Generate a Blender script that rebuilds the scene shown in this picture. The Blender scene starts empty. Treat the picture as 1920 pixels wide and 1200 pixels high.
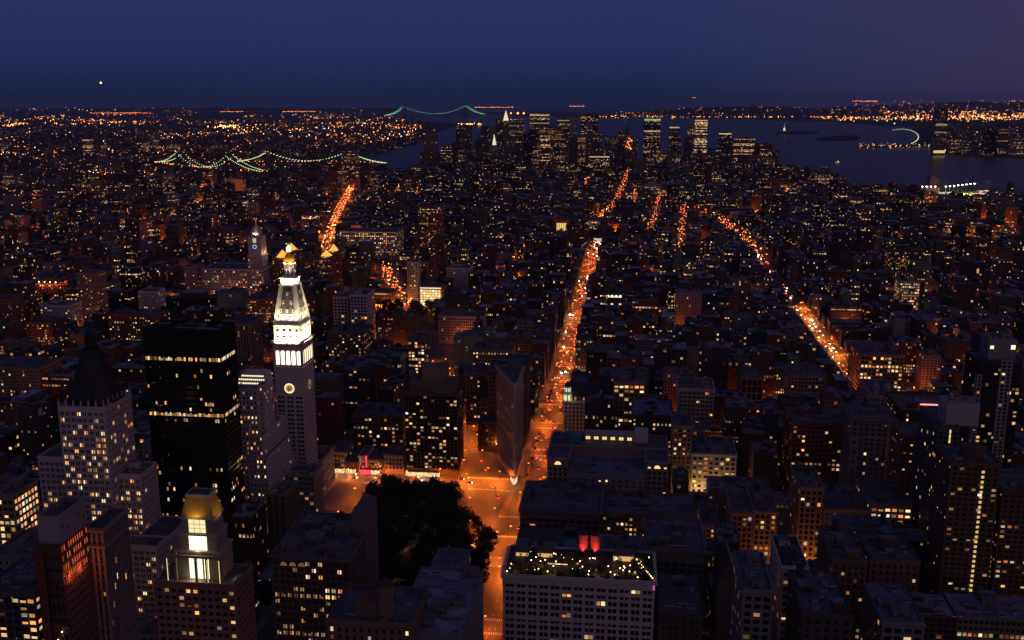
import bpy, math, random
from mathutils import Vector
RNG = random.Random(7)
sc = bpy.context.scene
COL = sc.collection

# ------------------------------------------------------------------ camera
F_PX, PITCH, YAW, H = 1890.0, math.radians(12.4), math.radians(6.63), 325.0
cam_d = bpy.data.cameras.new("camera"); cam = bpy.data.objects.new("camera", cam_d); COL.objects.link(cam)
cam_d.sensor_width = 36; cam_d.lens = F_PX / 1920 * 36; cam_d.clip_start = 1; cam_d.clip_end = 200000
cam.location = (0, 0, H); cam.rotation_euler = (math.pi / 2 - PITCH, 0, YAW)
sc.camera = cam

# ------------------------------------------------------------------ dusk sky
world = bpy.data.worlds.new("World"); sc.world = world; world.use_nodes = True
def sky():
    nt = world.node_tree; nt.nodes.clear(); N = nt.nodes.new; L = nt.links.new
    def m(op, a, b=None, c=None):
        n = N('ShaderNodeMath'); n.operation = op
        for i, v in enumerate((a, b, c)):
            if v is None: continue
            if isinstance(v, (int, float)): n.inputs[i].default_value = v
            else: L(v, n.inputs[i])
        return n.outputs[0]
    tc = N('ShaderNodeTexCoord'); sp = N('ShaderNodeSeparateXYZ'); L(tc.outputs['Generated'], sp.inputs[0])
    z = m('MAXIMUM', sp.outputs[2], 0.0)
    r = N('ShaderNodeValToRGB'); L(m('MULTIPLY', z, 2.5), r.inputs[0]); e = r.color_ramp.elements
    e[0].position = 0; e[0].color = (.0075, .0145, .058, 1)
    e[1].position = 1; e[1].color = (.017, .023, .072, 1)
    for p, c in ((.018, (.0085, .0172, .068, 1)), (.06, (.0118, .0232, .086, 1)), (.12, (.0165, .0290, .104, 1)), (.24, (.0240, .0320, .114, 1)), (.5, (.020, .027, .092, 1))):
        x = e.new(p); x.color = c
    # violet towards the west (right of the view)
    mx = N('ShaderNodeMix'); mx.data_type = 'RGBA'
    L(m('MULTIPLY', m('MAXIMUM', m('ADD', sp.outputs[0], -.02), 0.0), 2.3), mx.inputs[0]); mx.clamp_factor = True
    L(r.outputs[0], mx.inputs[6]); mx.inputs[7].default_value = (.045, .032, .088, 1)
    # afterglow of the sunset, north-west, behind the viewer
    d = N('ShaderNodeVectorMath'); d.operation = 'DOT_PRODUCT'; L(tc.outputs['Generated'], d.inputs[0]); d.inputs[1].default_value = (.38, -.92, .05)
    g = m('POWER', m('MAXIMUM', d.outputs['Value'], 0.0), 1.6)
    g = m('MULTIPLY', g, m('POWER', 2.718, m('MULTIPLY', z, -2.6)))
    gl = N('ShaderNodeMix'); gl.data_type = 'RGBA'; L(g, gl.inputs[0]); gl.inputs[6].default_value = (0, 0, 0, 1); gl.inputs[7].default_value = (.285, .19, .15, 1)
    ad = N('ShaderNodeMix'); ad.data_type = 'RGBA'; ad.blend_type = 'ADD'; ad.inputs[0].default_value = 1
    L(mx.outputs[2], ad.inputs[6]); L(gl.outputs[2], ad.inputs[7])
    bg = N('ShaderNodeBackground'); L(ad.outputs[2], bg.inputs[0]); bg.inputs[1].default_value = 1.0
    o = N('ShaderNodeOutputWorld'); L(bg.outputs[0], o.inputs[0])
sky()
sc.view_settings.view_transform = 'Standard'; sc.view_settings.look = 'None'; sc.view_settings.exposure = 0; sc.view_settings.gamma = 1
cy = sc.cycles
cy.max_bounces = 4; cy.diffuse_bounces = 2; cy.glossy_bounces = 2; cy.transmission_bounces = 2; cy.volume_bounces = 0
cy.sample_clamp_indirect = 1.5; cy.caustics_reflective = False; cy.caustics_refractive = False
cy.use_light_tree = True; cy.use_denoising = True

# ------------------------------------------------------------------ picture <-> place
_R = (math.cos(YAW), math.sin(YAW), 0); _FH = (-math.sin(YAW), math.cos(YAW), 0)
_U = (_FH[0] * math.sin(PITCH), _FH[1] * math.sin(PITCH), math.cos(PITCH)); _FW = (_FH[0] * math.cos(PITCH), _FH[1] * math.cos(PITCH), -math.sin(PITCH))
def ray(px, py):
    a = (px - 960) / F_PX; b = (600 - py) / F_PX
    return [_FW[i] + a * _R[i] + b * _U[i] for i in range(3)]
def gp(px, py, z=0.0):
    d = ray(px, py); t = (z - H) / d[2]; return (d[0] * t, d[1] * t, z)
def onY(px, py, Y):
    d = ray(px, py); t = Y / d[1]; return (d[0] * t, Y, H + d[2] * t)
def proj(x, y, z):
    v = (x, y, z - H); dd = sum(v[i] * _FW[i] for i in range(3))
    if dd < 1: return (0, 0, -1)
    return (960 + F_PX * sum(v[i] * _R[i] for i in range(3)) / dd, 600 - F_PX * sum(v[i] * _U[i] for i in range(3)) / dd, dd)

# ------------------------------------------------------------------ materials
class NT:
    def __init__(s, name):
        s.mt = bpy.data.materials.new(name); s.mt.use_nodes = True; s.t = s.mt.node_tree; s.t.nodes.clear()
        s.out = s.t.nodes.new('ShaderNodeOutputMaterial')
    def n(s, k, **kw):
        x = s.t.nodes.new('ShaderNode' + k)
        for a, v in kw.items(): setattr(x, a, v)
        return x
    def l(s, a, b): s.t.links.new(a, b)
    def put(s, v, i):
        if hasattr(v, 'is_linked') or hasattr(v, 'node'): s.l(v, i)
        else: i.default_value = v
    def m(s, op, a, b=None, c=None):
        x = s.n('Math', operation=op)
        for i, v in enumerate((a, b, c)):
            if v is not None: s.put(v, x.inputs[i])
        return x.outputs[0]
    def mix(s, f, a, b, blend='MIX'):
        x = s.n('Mix', data_type='RGBA', blend_type=blend); s.put(f, x.inputs[0]); s.put(a, x.inputs[6]); s.put(b, x.inputs[7]); return x.outputs[2]
    def noise(s, scale, vec=None, detail=3.0, rough=.6):
        x = s.n('TexNoise'); x.inputs['Scale'].default_value = scale; x.inputs['Detail'].default_value = detail; x.inputs['Roughness'].default_value = rough
        if vec is not None: s.l(vec, x.inputs['Vector'])
        return x.outputs[0]
    def white(s, dim, v=None, w=None):
        x = s.n('TexWhiteNoise', noise_dimensions=dim)
        if v is not None: s.l(v, x.inputs['Vector'])
        if w is not None: s.l(w, x.inputs['W'])
        return x
    def bsdf(s, col, rough=.8, metal=0.0, emit=None, strength=None, spec=.5):
        b = s.n('BsdfPrincipled'); s.put(col, b.inputs['Base Color']); s.put(rough, b.inputs['Roughness']); s.put(metal, b.inputs['Metallic'])
        s.put(spec, b.inputs['Specular IOR Level'])
        if emit is not None: s.put(emit, b.inputs['Emission Color']); s.put(strength, b.inputs['Emission Strength'])
        s.l(b.outputs[0], s.out.inputs[0]); return b
    def done(s, sample=False):
        s.mt.cycles.emission_sampling = 'AUTO' if sample else 'NONE'; return s.mt
def C(r, g, b): return (r, g, b, 1)
def glow(name, col, s):
    t = NT(name); e = t.n('Emission'); e.inputs[0].default_value = C(*col); e.inputs[1].default_value = s; t.l(e.outputs[0], t.out.inputs[0]); return t.done()
def plain(name, col, rough=.8, metal=0.0, var=.35, scale=.4):
    t = NT(name); g = t.n('NewGeometry'); f = t.noise(scale, g.outputs['Position'], 5)
    t.bsdf(t.mix(f, C(*[c * (1 - var) for c in col]), C(*[c * (1 + var) for c in col])), rough, metal); return t.done()
def tinted(name, rough=.85, var=.3, scale=.25, streak=False):
    """wall / roof colour taken from the face attribute 'tint', weathered"""
    t = NT(name); a = t.n('Attribute', attribute_name='tint'); g = t.n('NewGeometry')
    f = t.noise(scale, g.outputs['Position'], 5, .65)
    if streak:
        mp = t.n('Mapping'); t.l(g.outputs['Position'], mp.inputs[0]); mp.inputs['Scale'].default_value = (1.3, 1.3, .06)
        f = t.m('MULTIPLY_ADD', t.noise(.8, mp.outputs[0], 4), .5, t.m('MULTIPLY', f, .5))
    k = t.m('MULTIPLY_ADD', f, var * 2.4, 1 - var * 1.2)
    x = t.n('VectorMath', operation='SCALE'); t.l(a.outputs['Color'], x.inputs[0]); t.l(k, x.inputs['Scale'])
    t.bsdf(x.outputs[0], rough, spec=.2); return t.done()
def roofing():
    t = NT('roofing'); a = t.n('Attribute', attribute_name='tint'); g = t.n('NewGeometry')
    f = t.noise(.12, g.outputs['Position'], 6, .7); f2 = t.noise(1.1, g.outputs['Position'], 3)
    v = t.n('TexVoronoi', feature='F1'); t.l(g.outputs['Position'], v.inputs['Vector']); v.inputs['Scale'].default_value = .12
    k = t.m('ADD', t.m('MULTIPLY_ADD', f, 1.5, .1), t.m('MULTIPLY', f2, .35))
    sp = t.n('SeparateColor'); t.l(v.outputs['Color'], sp.inputs[0])
    k = t.m('MULTIPLY', k, t.m('MULTIPLY_ADD', sp.outputs[0], .6, .65))
    x = t.n('VectorMath', operation='SCALE'); t.l(a.outputs['Color'], x.inputs[0]); t.l(k, x.inputs['Scale'])
    t.bsdf(x.outputs[0], .75, spec=.3); return t.done()
def light_colour(t, r):
    cr = t.n('ValToRGB'); t.l(r, cr.inputs[0]); e = cr.color_ramp.elements
    e[0].position = 0; e[0].color = C(1, .27, .06); e[1].position = 1; e[1].color = C(.80, .90, .72)
    for p, c in ((.22, C(1, .43, .12)), (.55, C(1, .59, .23)), (.85, C(1, .74, .39)), (.93, C(1, .82, .52))):
        q = e.new(p); q.color = c
    return cr.outputs[0]
def facade(name, gain, rows=False):
    """masonry with a grid of windows: UV counts bays and storeys, tint = wall colour, its alpha = share of lit windows"""
    t = NT(name); uv = t.n('UVMap'); s = t.n('SeparateXYZ'); t.l(uv.outputs[0], s.inputs[0]); u, v = s.outputs[0], s.outputs[1]
    a = t.n('Attribute', attribute_name='tint'); g = t.n('NewGeometry')
    fu, fv = t.m('FRACT', u), t.m('FRACT', v); iu, iv = t.m('FLOOR', u), t.m('FLOOR', v)
    bu = t.m('FLOOR', t.m('DIVIDE', u, 64.0))
    blk = t.n('SeparateColor'); t.l(t.white('1D', w=bu).outputs['Color'], blk.inputs[0])
    ww = t.m('MULTIPLY_ADD', blk.outputs[0], .20, .19); wh = t.m('MULTIPLY_ADD', blk.outputs[1], .14, .22)
    du = t.m('ABSOLUTE', t.m('SUBTRACT', fu, .5)); dv = t.m('ABSOLUTE', t.m('SUBTRACT', fv, .52))
    mk = t.m('MULTIPLY', t.m('LESS_THAN', du, ww), t.m('LESS_THAN', dv, wh))
    pair = t.m('MAXIMUM', t.m('LESS_THAN', blk.outputs[2], .5), t.m('GREATER_THAN', du, .05))
    mk = t.m('MULTIPLY', t.m('MULTIPLY', mk, pair), t.m('GREATER_THAN', u, -.5))
    cv = t.n('CombineXYZ'); t.l(iu, cv.inputs[0]); t.l(iv, cv.inputs[1])
    w = t.n('SeparateColor'); wn = t.white('2D', cv.outputs[0]); t.l(wn.outputs['Color'], w.inputs[0])
    cf = t.n('CombineXYZ'); t.l(bu, cf.inputs[0]); t.l(iv, cf.inputs[1]); fl = t.white('2D', cf.outputs[0]).outputs['Value']
    if rows: ff = t.m('ADD', t.m('MULTIPLY', t.m('GREATER_THAN', fl, .70), 2.6), t.m('MULTIPLY', fl, .55))
    else: ff = t.m('ADD', t.m('MULTIPLY', t.m('GREATER_THAN', fl, .90), 3.2), t.m('MULTIPLY', fl, 1.1))
    lit = t.m('LESS_THAN', w.outputs[0], t.m('MULTIPLY', a.outputs['Alpha'], ff))
    br = t.m('MULTIPLY_ADD', t.m('POWER', w.outputs[1], 2.2), 1.25, .10)
    # blinds half way down in some rooms
    bl = t.m('MULTIPLY_ADD', t.m('GREATER_THAN', t.m('SUBTRACT', fv, .3), t.m('MULTIPLY', wn.outputs['Value'], .9)), -.55, 1.0)
    es = t.m('MULTIPLY', t.m('MULTIPLY', t.m('MULTIPLY', mk, lit), t.m('MULTIPLY', br, bl)), gain)
    f = t.noise(.2, g.outputs['Position'], 5)
    x = t.n('VectorMath', operation='SCALE'); t.l(a.outputs['Color'], x.inputs[0]); t.l(t.m('MULTIPLY_ADD', f, .8, .6), x.inputs['Scale'])
    # string courses
    sc_ = t.m('MULTIPLY_ADD', t.m('LESS_THAN', fv, .07), -.25, 1.0)
    y = t.n('VectorMath', operation='SCALE'); t.l(x.outputs[0], y.inputs[0]); t.l(sc_, y.inputs['Scale'])
    t.bsdf(t.mix(mk, y.outputs[0], C(.012, .013, .017)), t.m('MULTIPLY_ADD', mk, -.55, .85), 0, light_colour(t, w.outputs[2]), es, .25)
    return t.done()
def window_light(name, gain, many):
    """a lit room behind its pane: each pane its own brightness and warmth, blinds and furniture as soft blotches"""
    t = NT(name); g = t.n('NewGeometry')
    if many:
        uv = t.n('UVMap'); s = t.n('SeparateXYZ'); t.l(uv.outputs[0], s.inputs[0])
        cv = t.n('CombineXYZ'); t.l(t.m('FLOOR', s.outputs[0]), cv.inputs[0]); t.l(t.m('FLOOR', s.outputs[1]), cv.inputs[1])
        wn = t.white('2D', cv.outputs[0])
    else:
        oi = t.n('ObjectInfo'); wn = t.white('1D', w=t.m('MULTIPLY', oi.outputs['Random'], 913.0))
    w = t.n('SeparateColor'); t.l(wn.outputs['Color'], w.inputs[0])
    n = t.noise(1.3, g.outputs['Position'], 2)
    br = t.m('MULTIPLY', t.m('MULTIPLY_ADD', t.m('POWER', w.outputs[1], 1.6), 1.5, .16), t.m('MULTIPLY_ADD', n, 1.3, .35))
    e = t.n('Emission'); t.l(light_colour(t, w.outputs[2]), e.inputs[0]); t.l(t.m('MULTIPLY', br, gain), e.inputs[1])
    t.l(e.outputs[0], t.out.inputs[0]); return t.done()
M = {}
M['wall'] = tinted('masonry', .85, .22, .2, True)
M['roof'] = roofing()
M['trim'] = tinted('trim stone', .8, .18, .5)
M['facade'] = facade('windowed masonry', 1.0)
M['far'] = facade('distant windowed masonry', 2.0)
t = NT('dark window glass'); g_ = t.n('NewGeometry'); t.bsdf(t.mix(t.noise(.6, g_.outputs['Position'], 2), C(.006, .006, .008), C(.02, .018, .018)), .12, spec=.5); M['glass'] = t.done()
M['lit'] = window_light('lit window', 1.15, False)
M['litdim'] = window_light('dim lit window', .42, False)
M['litmany'] = window_light('lit windows', 1.15, True)
M['litred'] = glow('red-orange lit interior', (1, .16, .04), .75)
M['white_light'] = glow('floodlit arch', (1, .82, .55), 2.6)
M['clock_light'] = glow('clock ring light', (1, .70, .34), 1.6)
M['sodium'] = glow('sodium lamp', (1, .23, .026), 10)
M['warm_lamp'] = glow('warm lamp', (1, .62, .25), 10)
M['white_lamp'] = glow('white lamp', (.95, .95, .75), 10)
M['green_lamp'] = glow('greenish lamp', (.80, 1, .45), 2.6)
M['head'] = glow('headlight', (1, .86, .55), 40)
M['tail'] = glow('tail light', (1, .035, .02), 24)
def shop():
    t = NT('lit shop front'); g = t.n('NewGeometry'); n = t.noise(.55, g.outputs['Position'], 4, .75)
    e = t.n('Emission'); t.l(t.mix(n, C(1, .40, .10), C(1, .82, .50)), e.inputs[0]); t.l(t.m('MULTIPLY_ADD', t.m('POWER', n, 3.0), 7.0, .15), e.inputs[1]); t.l(e.outputs[0], t.out.inputs[0]); return t.done()
M['shop'] = shop()
M['redsign'] = glow('red sign', (1, .04, .06), 2.2)
M['steel'] = plain('dark steel', (.05, .05, .055), .5, .6)
M['metal'] = plain('galvanised metal', (.28, .29, .31), .5, .3)
M['wood'] = plain('tank timber', (.07, .045, .03), .85)
M['gold'] = plain('gilded roof', (.60, .33, .04), .45, .25, .4, .8)
M['copper'] = plain('dark patina copper', (.025, .022, .018), .6, .2, .4, .5)
M['teal'] = plain('teal copper roof', (.05, .24, .24), .6)
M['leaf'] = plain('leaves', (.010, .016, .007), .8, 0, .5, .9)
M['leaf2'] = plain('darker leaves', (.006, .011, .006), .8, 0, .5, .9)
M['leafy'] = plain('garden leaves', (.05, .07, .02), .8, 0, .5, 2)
M['bark'] = plain('bark', (.05, .038, .028), .9)
M['asphalt'] = plain('asphalt', (.085, .08, .078), .62, 0, .4, .15)
M['pave'] = plain('concrete pavement', (.19, .18, .17), .85, 0, .3, .2)
M['paint'] = plain('road paint', (.55, .55, .5), .6, 0, .25, 1.0)
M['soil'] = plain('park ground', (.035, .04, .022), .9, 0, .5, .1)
M['land'] = plain('far land', (.05, .05, .045), .95, 0, .5, .004)
M['hill'] = plain('wooded hill', (.03, .035, .025), .95, 0, .4, .003)
M['car1'] = plain('yellow taxi paint', (.55, .30, .02), .3, 0, .1); M['car2'] = plain('black car paint', (.015, .015, .017), .25, 0, .1)
M['car3'] = plain('silver car paint', (.35, .36, .38), .3, .4, .1); M['car4'] = plain('white car paint', (.7, .7, .68), .3, 0, .1)
M['tyre'] = plain('rubber', (.015, .015, .015), .9)
M['black'] = plain('bronzed curtain wall', (.011, .009, .008), .32, .2, .25)
def water():
    t = NT('harbour water'); g = t.n('NewGeometry'); mp = t.n('Mapping'); t.l(g.outputs['Position'], mp.inputs[0]); mp.inputs['Scale'].default_value = (.02, .006, .02)
    b = t.n('Bump'); b.inputs['Strength'].default_value = .25; b.inputs['Distance'].default_value = 6; t.l(t.noise(1.0, mp.outputs[0], 6, .7), b.inputs['Height'])
    p = t.bsdf(C(.006, .011, .028), .30, spec=.38); t.l(b.outputs[0], p.inputs['Normal']); return t.done()
M['water'] = water()

# ------------------------------------------------------------------ mesh helpers
TINT = dict(lime=(.56, .48, .46), white=(.58, .525, .51), cream=(.46, .38, .31), tan=(.29, .20, .135), brown=(.19, .12, .085), brick=(.20, .095, .065),
            dark=(.085, .065, .055), grey=(.20, .185, .185), slate=(.11, .11, .12), pink=(.42, .28, .25), black=(.012, .010, .009), redbrick=(.24, .085, .05))
TWORD = dict(lime='pale limestone', white='white', cream='cream', tan='tan', brown='brown', brick='brick', dark='dark', grey='grey', slate='slate-grey', pink='pinkish', black='black', redbrick='red brick')
class MB:
    def __init__(s): s.v = []; s.f = []; s.mi = []; s.uv = []; s.ti = []; s.mats = []
    def mid(s, m):
        m = M[m] if isinstance(m, str) else m
        if m not in s.mats: s.mats.append(m)
        return s.mats.index(m)
    def face(s, pts, m='wall', tint=(.3, .3, .3, 0), uv=None):
        b = len(s.v); s.v += [tuple(p) for p in pts]; s.f.append(tuple(range(b, b + len(pts)))); s.mi.append(s.mid(m))
        s.ti.append(tuple(tint) if len(tint) == 4 else tuple(tint) + (0.0,)); s.uv += list(uv) if uv else [(-5.0, -5.0)] * len(pts)
    def prism(s, pts, z0, z1, m='wall', tint=(.3, .3, .3), top=True, bottom=False, tops=None):
        n = len(pts); tp = tops or pts
        for i in range(n):
            a, b = pts[i], pts[(i + 1) % n]; c, d = tp[(i + 1) % n], tp[i]
            s.face([(a[0], a[1], z0), (b[0], b[1], z0), (c[0], c[1], z1), (d[0], d[1], z1)], m, tint)
        if top: s.face([(p[0], p[1], z1) for p in tp], m, tint)
        if bottom: s.face([(p[0], p[1], z0) for p in reversed(pts)], m, tint)
    def box(s, x0, x1, y0, y1, z0, z1, m='wall', tint=(.3, .3, .3), bottom=False):
        s.prism([(x0, y0), (x1, y0), (x1, y1), (x0, y1)], z0, z1, m, tint, True, bottom)
    def cyl(s, x, y, r, z0, z1, m='wall', tint=(.3, .3, .3), n=12, r2=None):
        p = [(x + r * math.cos(k * 2 * math.pi / n), y + r * math.sin(k * 2 * math.pi / n)) for k in range(n)]
        r2 = r if r2 is None else r2
        q = [(x + r2 * math.cos(k * 2 * math.pi / n), y + r2 * math.sin(k * 2 * math.pi / n)) for k in range(n)]
        s.prism(p, z0, z1, m, tint, True, True, q)
    def bar(s, a, b, w, m='steel', tint=(.1, .1, .1)):
        a, b = Vector(a), Vector(b); d = (b - a)
        if d.length < 1e-6: return
        d.normalize(); up = Vector((0, 0, 1)) if abs(d.z) < .95 else Vector((0, 1, 0)); r = d.cross(up).normalized() * w / 2; u = r.cross(d).normalized() * w / 2
        A = [a + r + u, a - r + u, a - r - u, a + r - u]; B = [p + (b - a) for p in A]
        for i in range(4): s.face([A[i], A[(i + 1) % 4], B[(i + 1) % 4], B[i]], m, tint)
        s.face(A[::-1], m, tint); s.face(B, m, tint)
    def build(s, name, parent=None, kind=None, smooth=False, off=None):
        if not s.f: return None
        me = bpy.data.meshes.new(name)
        o3 = Vector(off) if off is not None else (root_of(parent).location if parent else Vector((0, 0, 0)))
        me.from_pydata([(x - o3[0], y - o3[1], z - o3[2]) for x, y, z in s.v], [], s.f)
        for m in s.mats: me.materials.append(m)
        me.polygons.foreach_set('material_index', s.mi)
        me.uv_layers.new(name='UVMap').data.foreach_set('uv', [c for p in s.uv for c in p])
        a = me.attributes.new('tint', 'FLOAT_COLOR', 'FACE'); a.data.foreach_set('color', [c for p in s.ti for c in p])
        if smooth: me.polygons.foreach_set('use_smooth', [True] * len(s.f))
        return link(name, me, parent, kind)
def root_of(o):
    while o.parent: o = o.parent
    return o
def link(name, me, parent=None, kind=None):
    o = bpy.data.objects.new(name, me); COL.objects.link(o)
    if parent: o.parent = parent
    if kind: o['kind'] = kind
    return o
def tag(o, label, cat, group=None):
    o['label'] = label; o['category'] = cat
    if group: o['group'] = group
    return o
def thing(name, label, cat, loc, group=None):
    o = bpy.data.objects.new(name, None); o.location = loc; o.empty_display_size = 1; COL.objects.link(o); return tag(o, label, cat, group)
def inset(pts, d):
    """move every edge of a counter-clockwise outline inwards by d"""
    n = len(pts); out = []
    for i in range(n):
        p, q, r = Vector(pts[i - 1]), Vector(pts[i]), Vector(pts[(i + 1) % n])
        a = (q - p).normalized(); b = (r - q).normalized(); na = Vector((-a.y, a.x)); nb = Vector((-b.y, b.x))
        k = na + nb; den = 1 + na.dot(nb); out.append(tuple(q + k * d / max(den, .2)))
    return out
def rect(x0, x1, y0, y1): return [(x0, y0), (x1, y0), (x1, y1), (x0, y1)]

# ------------------------------------------------------------------ detailed facades
class Style:
    def __init__(s, tint, bay=3.4, fh=3.7, ww=.5, wh=.5, lit=.1, mode='punch', rev=.35, lits=None, trim=None, floorlit=None, base=5.0, top=3.0, pane='lit', dim=.4):
        s.__dict__.update(locals()); s.tint = TINT[tint] if isinstance(tint, str) else tint
        s.trim = TINT[trim] if isinstance(trim, str) else (trim or tuple(min(.7, c * 1.12) for c in s.tint))
PANES = {}
def pane_mesh(u, n, w, h, mat):
    key = (round(u[0], 3), round(u[1], 3), round(w, 2), round(h, 2), mat)
    if key not in PANES:
        b = MB(); mw = .06
        U = lambda a, z, d=0: (u[0] * a + n[0] * d, u[1] * a + n[1] * d, z)
        b.face([U(-w / 2, 0), U(w / 2, 0), U(w / 2, h), U(-w / 2, h)], mat)
        b.face([U(-w / 2, h * .5 - mw, .03), U(w / 2, h * .5 - mw, .03), U(w / 2, h * .5 + mw, .03), U(-w / 2, h * .5 + mw, .03)], 'steel')
        me = bpy.data.meshes.new('window'); me.from_pydata(b.v, [], b.f)
        for m in b.mats: me.materials.append(m)
        me.polygons.foreach_set('material_index', b.mi); PANES[key] = me
    return PANES[key]
class Build:
    """one building: collects wall, glass and lit panes of several blocks, then links them as parts"""
    def __init__(s, name, label, cat='building', loc=None, group=None, rng=None, maxlit=90):
        s.root = thing(name, label, cat, loc, group); s.rng = rng or random.Random(label); s.nlit = 0; s.maxlit = maxlit; s.more = MB(); s.glass = MB()
    def edge(s, W, a, b, z0, z1, st, blank=False, litk=1.0):
        a, b = Vector(a), Vector(b); L = (b - a).length
        if L < .3: return
        u = (b - a) / L; n = Vector((u.y, -u.x)); ti = st.tint
        P = lambda x, z, d=0.0: (a.x + u.x * x - n.x * d, a.y + u.y * x - n.y * d, z)
        base = min(st.base, (z1 - z0) * .2) if st.base else 0; topm = min(st.top, (z1 - z0) * .25)
        nb = max(1, round((L - 1.2) / st.bay)); nf = max(1, round((z1 - z0 - base - topm) / st.fh))
        if blank or L < 2.6 or z1 - z0 < 5:
            W.face([P(0, z0), P(L, z0), P(L, z1), P(0, z1)], 'wall', ti); return
        m0 = .6; bw = (L - 2 * m0) / nb; fh = (z1 - z0 - base - topm) / nf; zb = z0 + base
        w = bw * st.ww; h = fh * st.wh; sub = 2 if st.mode == 'pair' else 1
        W.face([P(0, z0), P(L, z0), P(L, zb), P(0, zb)], 'wall', ti) if base else None
        W.face([P(0, z1 - topm), P(L, z1 - topm), P(L, z1), P(0, z1)], 'wall', ti)
        wins = []
        for i in range(nb):
            c = m0 + bw * (i + .5)
            if sub == 1: wins.append((c - w / 2, c + w / 2, i))
            else:
                g = max(.35, w * .10); wins += [(c - w / 2, c - g / 2, i), (c + g / 2, c + w / 2, i)]
        d = st.rev; spand = st.mode == 'pier'
        for j in range(nf):
            f0 = zb + j * fh; zs = f0 + (fh - h) * .55; zt = zs + h
            bt = [(f0, zs), (zt, f0 + fh)]
            if spand:
                xs = 0.0
                for (x0, x1, i) in wins + [(L, L, -1)]:
                    W.face([P(xs, f0), P(x0, f0), P(x0, f0 + fh), P(xs, f0 + fh)], 'wall', ti)
                    xs = x1
                for (x0, x1, i) in wins:
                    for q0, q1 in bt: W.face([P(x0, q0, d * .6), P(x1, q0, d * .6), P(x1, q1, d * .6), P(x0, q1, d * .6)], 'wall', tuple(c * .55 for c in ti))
            else:
                for q0, q1 in bt: W.face([P(0, q0), P(L, q0), P(L, q1), P(0, q1)], 'wall', ti)
                xs = 0.0
                for (x0, x1, i) in wins + [(L, L, -1)]:
                    if x0 - xs > .01: W.face([P(xs, zs), P(x0, zs), P(x0, zt), P(xs, zt)], 'wall', ti)
                    xs = x1
            rf = s.rng.random(); rowk = (3.0 if rf > .88 else .7 + .4 * rf)
            if st.floorlit is not None: rowk = st.floorlit(nf - 1 - j, nf)
            pl = None
            for (x0, x1, i) in wins:
                W.face([P(x0, zs), P(x1, zs), P(x1, zs, d), P(x0, zs, d)], 'wall', st.trim)
                W.face([P(x0, zt, d), P(x1, zt, d), P(x1, zt), P(x0, zt)], 'wall', ti)
                W.face([P(x0, zs), P(x0, zs, d), P(x0, zt, d), P(x0, zt)], 'wall', ti)
                W.face([P(x1, zs, d), P(x1, zs), P(x1, zt), P(x1, zt, d)], 'wall', ti)
                if pl is not None and pl[0] == i: on = pl[1]
                else: on = s.rng.random() < st.lit * rowk * litk
                pl = (i, on)
                q = [P(x0, zs, d), P(x1, zs, d), P(x1, zt, d), P(x0, zt, d)]
                if on and s.nlit < s.maxlit and st.lits is None:
                    s.nlit += 1; c = P((x0 + x1) / 2, zs, d)
                    s.glass.face([P(x0, zs, d + .06), P(x1, zs, d + .06), P(x1, zt, d + .06), P(x0, zt, d + .06)], 'glass')
                    o = link('window', pane_mesh((u.x, u.y), (n.x, n.y), x1 - x0, zt - zs, 'litdim' if s.rng.random() < st.dim else st.pane), s.root); o.location = Vector(c) - s.root.location; o.scale.z = s.rng.choice((1, 1, 1, 1, .55, .72, .85))
                elif on:
                    k = s.rng.randrange(9999) + .5; s.more.face(q, st.lits or 'litmany', (0, 0, 0), [(k, k * .37)] * 4)
                else: s.glass.face(q, 'glass')
    def block(s, pts, z0, z1, st, roof='slate', blank=(), litk=None, par=1.1, cornice=0.0, ctint=None, name='wall', roofm='roof', deck=None):
        W = MB(); n = len(pts)
        for i in range(n):
            s.edge(W, pts[i], pts[(i + 1) % n], z0, z1, st, i in blank, (litk or {}).get(i, 1.0))
        inn = inset(pts, .45); zr = z1 - par
        for i in range(n):
            a, b, c, d = pts[i], pts[(i + 1) % n], inn[(i + 1) % n], inn[i]
            W.face([(a[0], a[1], z1), (b[0], b[1], z1), (c[0], c[1], z1), (d[0], d[1], z1)], 'trim', st.trim)
            W.face([(c[0], c[1], zr), (d[0], d[1], zr), (d[0], d[1], z1), (c[0], c[1], z1)], 'wall', st.tint)
        W.build(name, s.root)
        R = MB(); R.face([(p[0], p[1], zr) for p in inn], roofm, TINT[roof] if isinstance(roof, str) else roof); R.build('roof', s.root)
        if cornice:
            K = MB(); o1 = inset(pts, -cornice); ct = ctint or st.trim; zc = z1 - 1.6
            K.prism(inset(pts, -.02), zc - .9, zc, 'trim', ct, False, True, o1); K.prism(o1, zc, zc + .7, 'trim', ct, False)
            ii = inset(pts, .0)
            for i in range(n):
                a, b, c, d = o1[i], o1[(i + 1) % n], ii[(i + 1) % n], ii[i]
                K.face([(a[0], a[1], zc + .7), (b[0], b[1], zc + .7), (c[0], c[1], zc + .72), (d[0], d[1], zc + .72)], 'trim', ct)
            K.build('cornice', s.root)
        return zr
    def finish(s):
        s.glass.build('window', s.root, 'stuff'); s.more.build('window', s.root, 'stuff' if len(s.more.f) > 3 else None)
        return s.root
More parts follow.
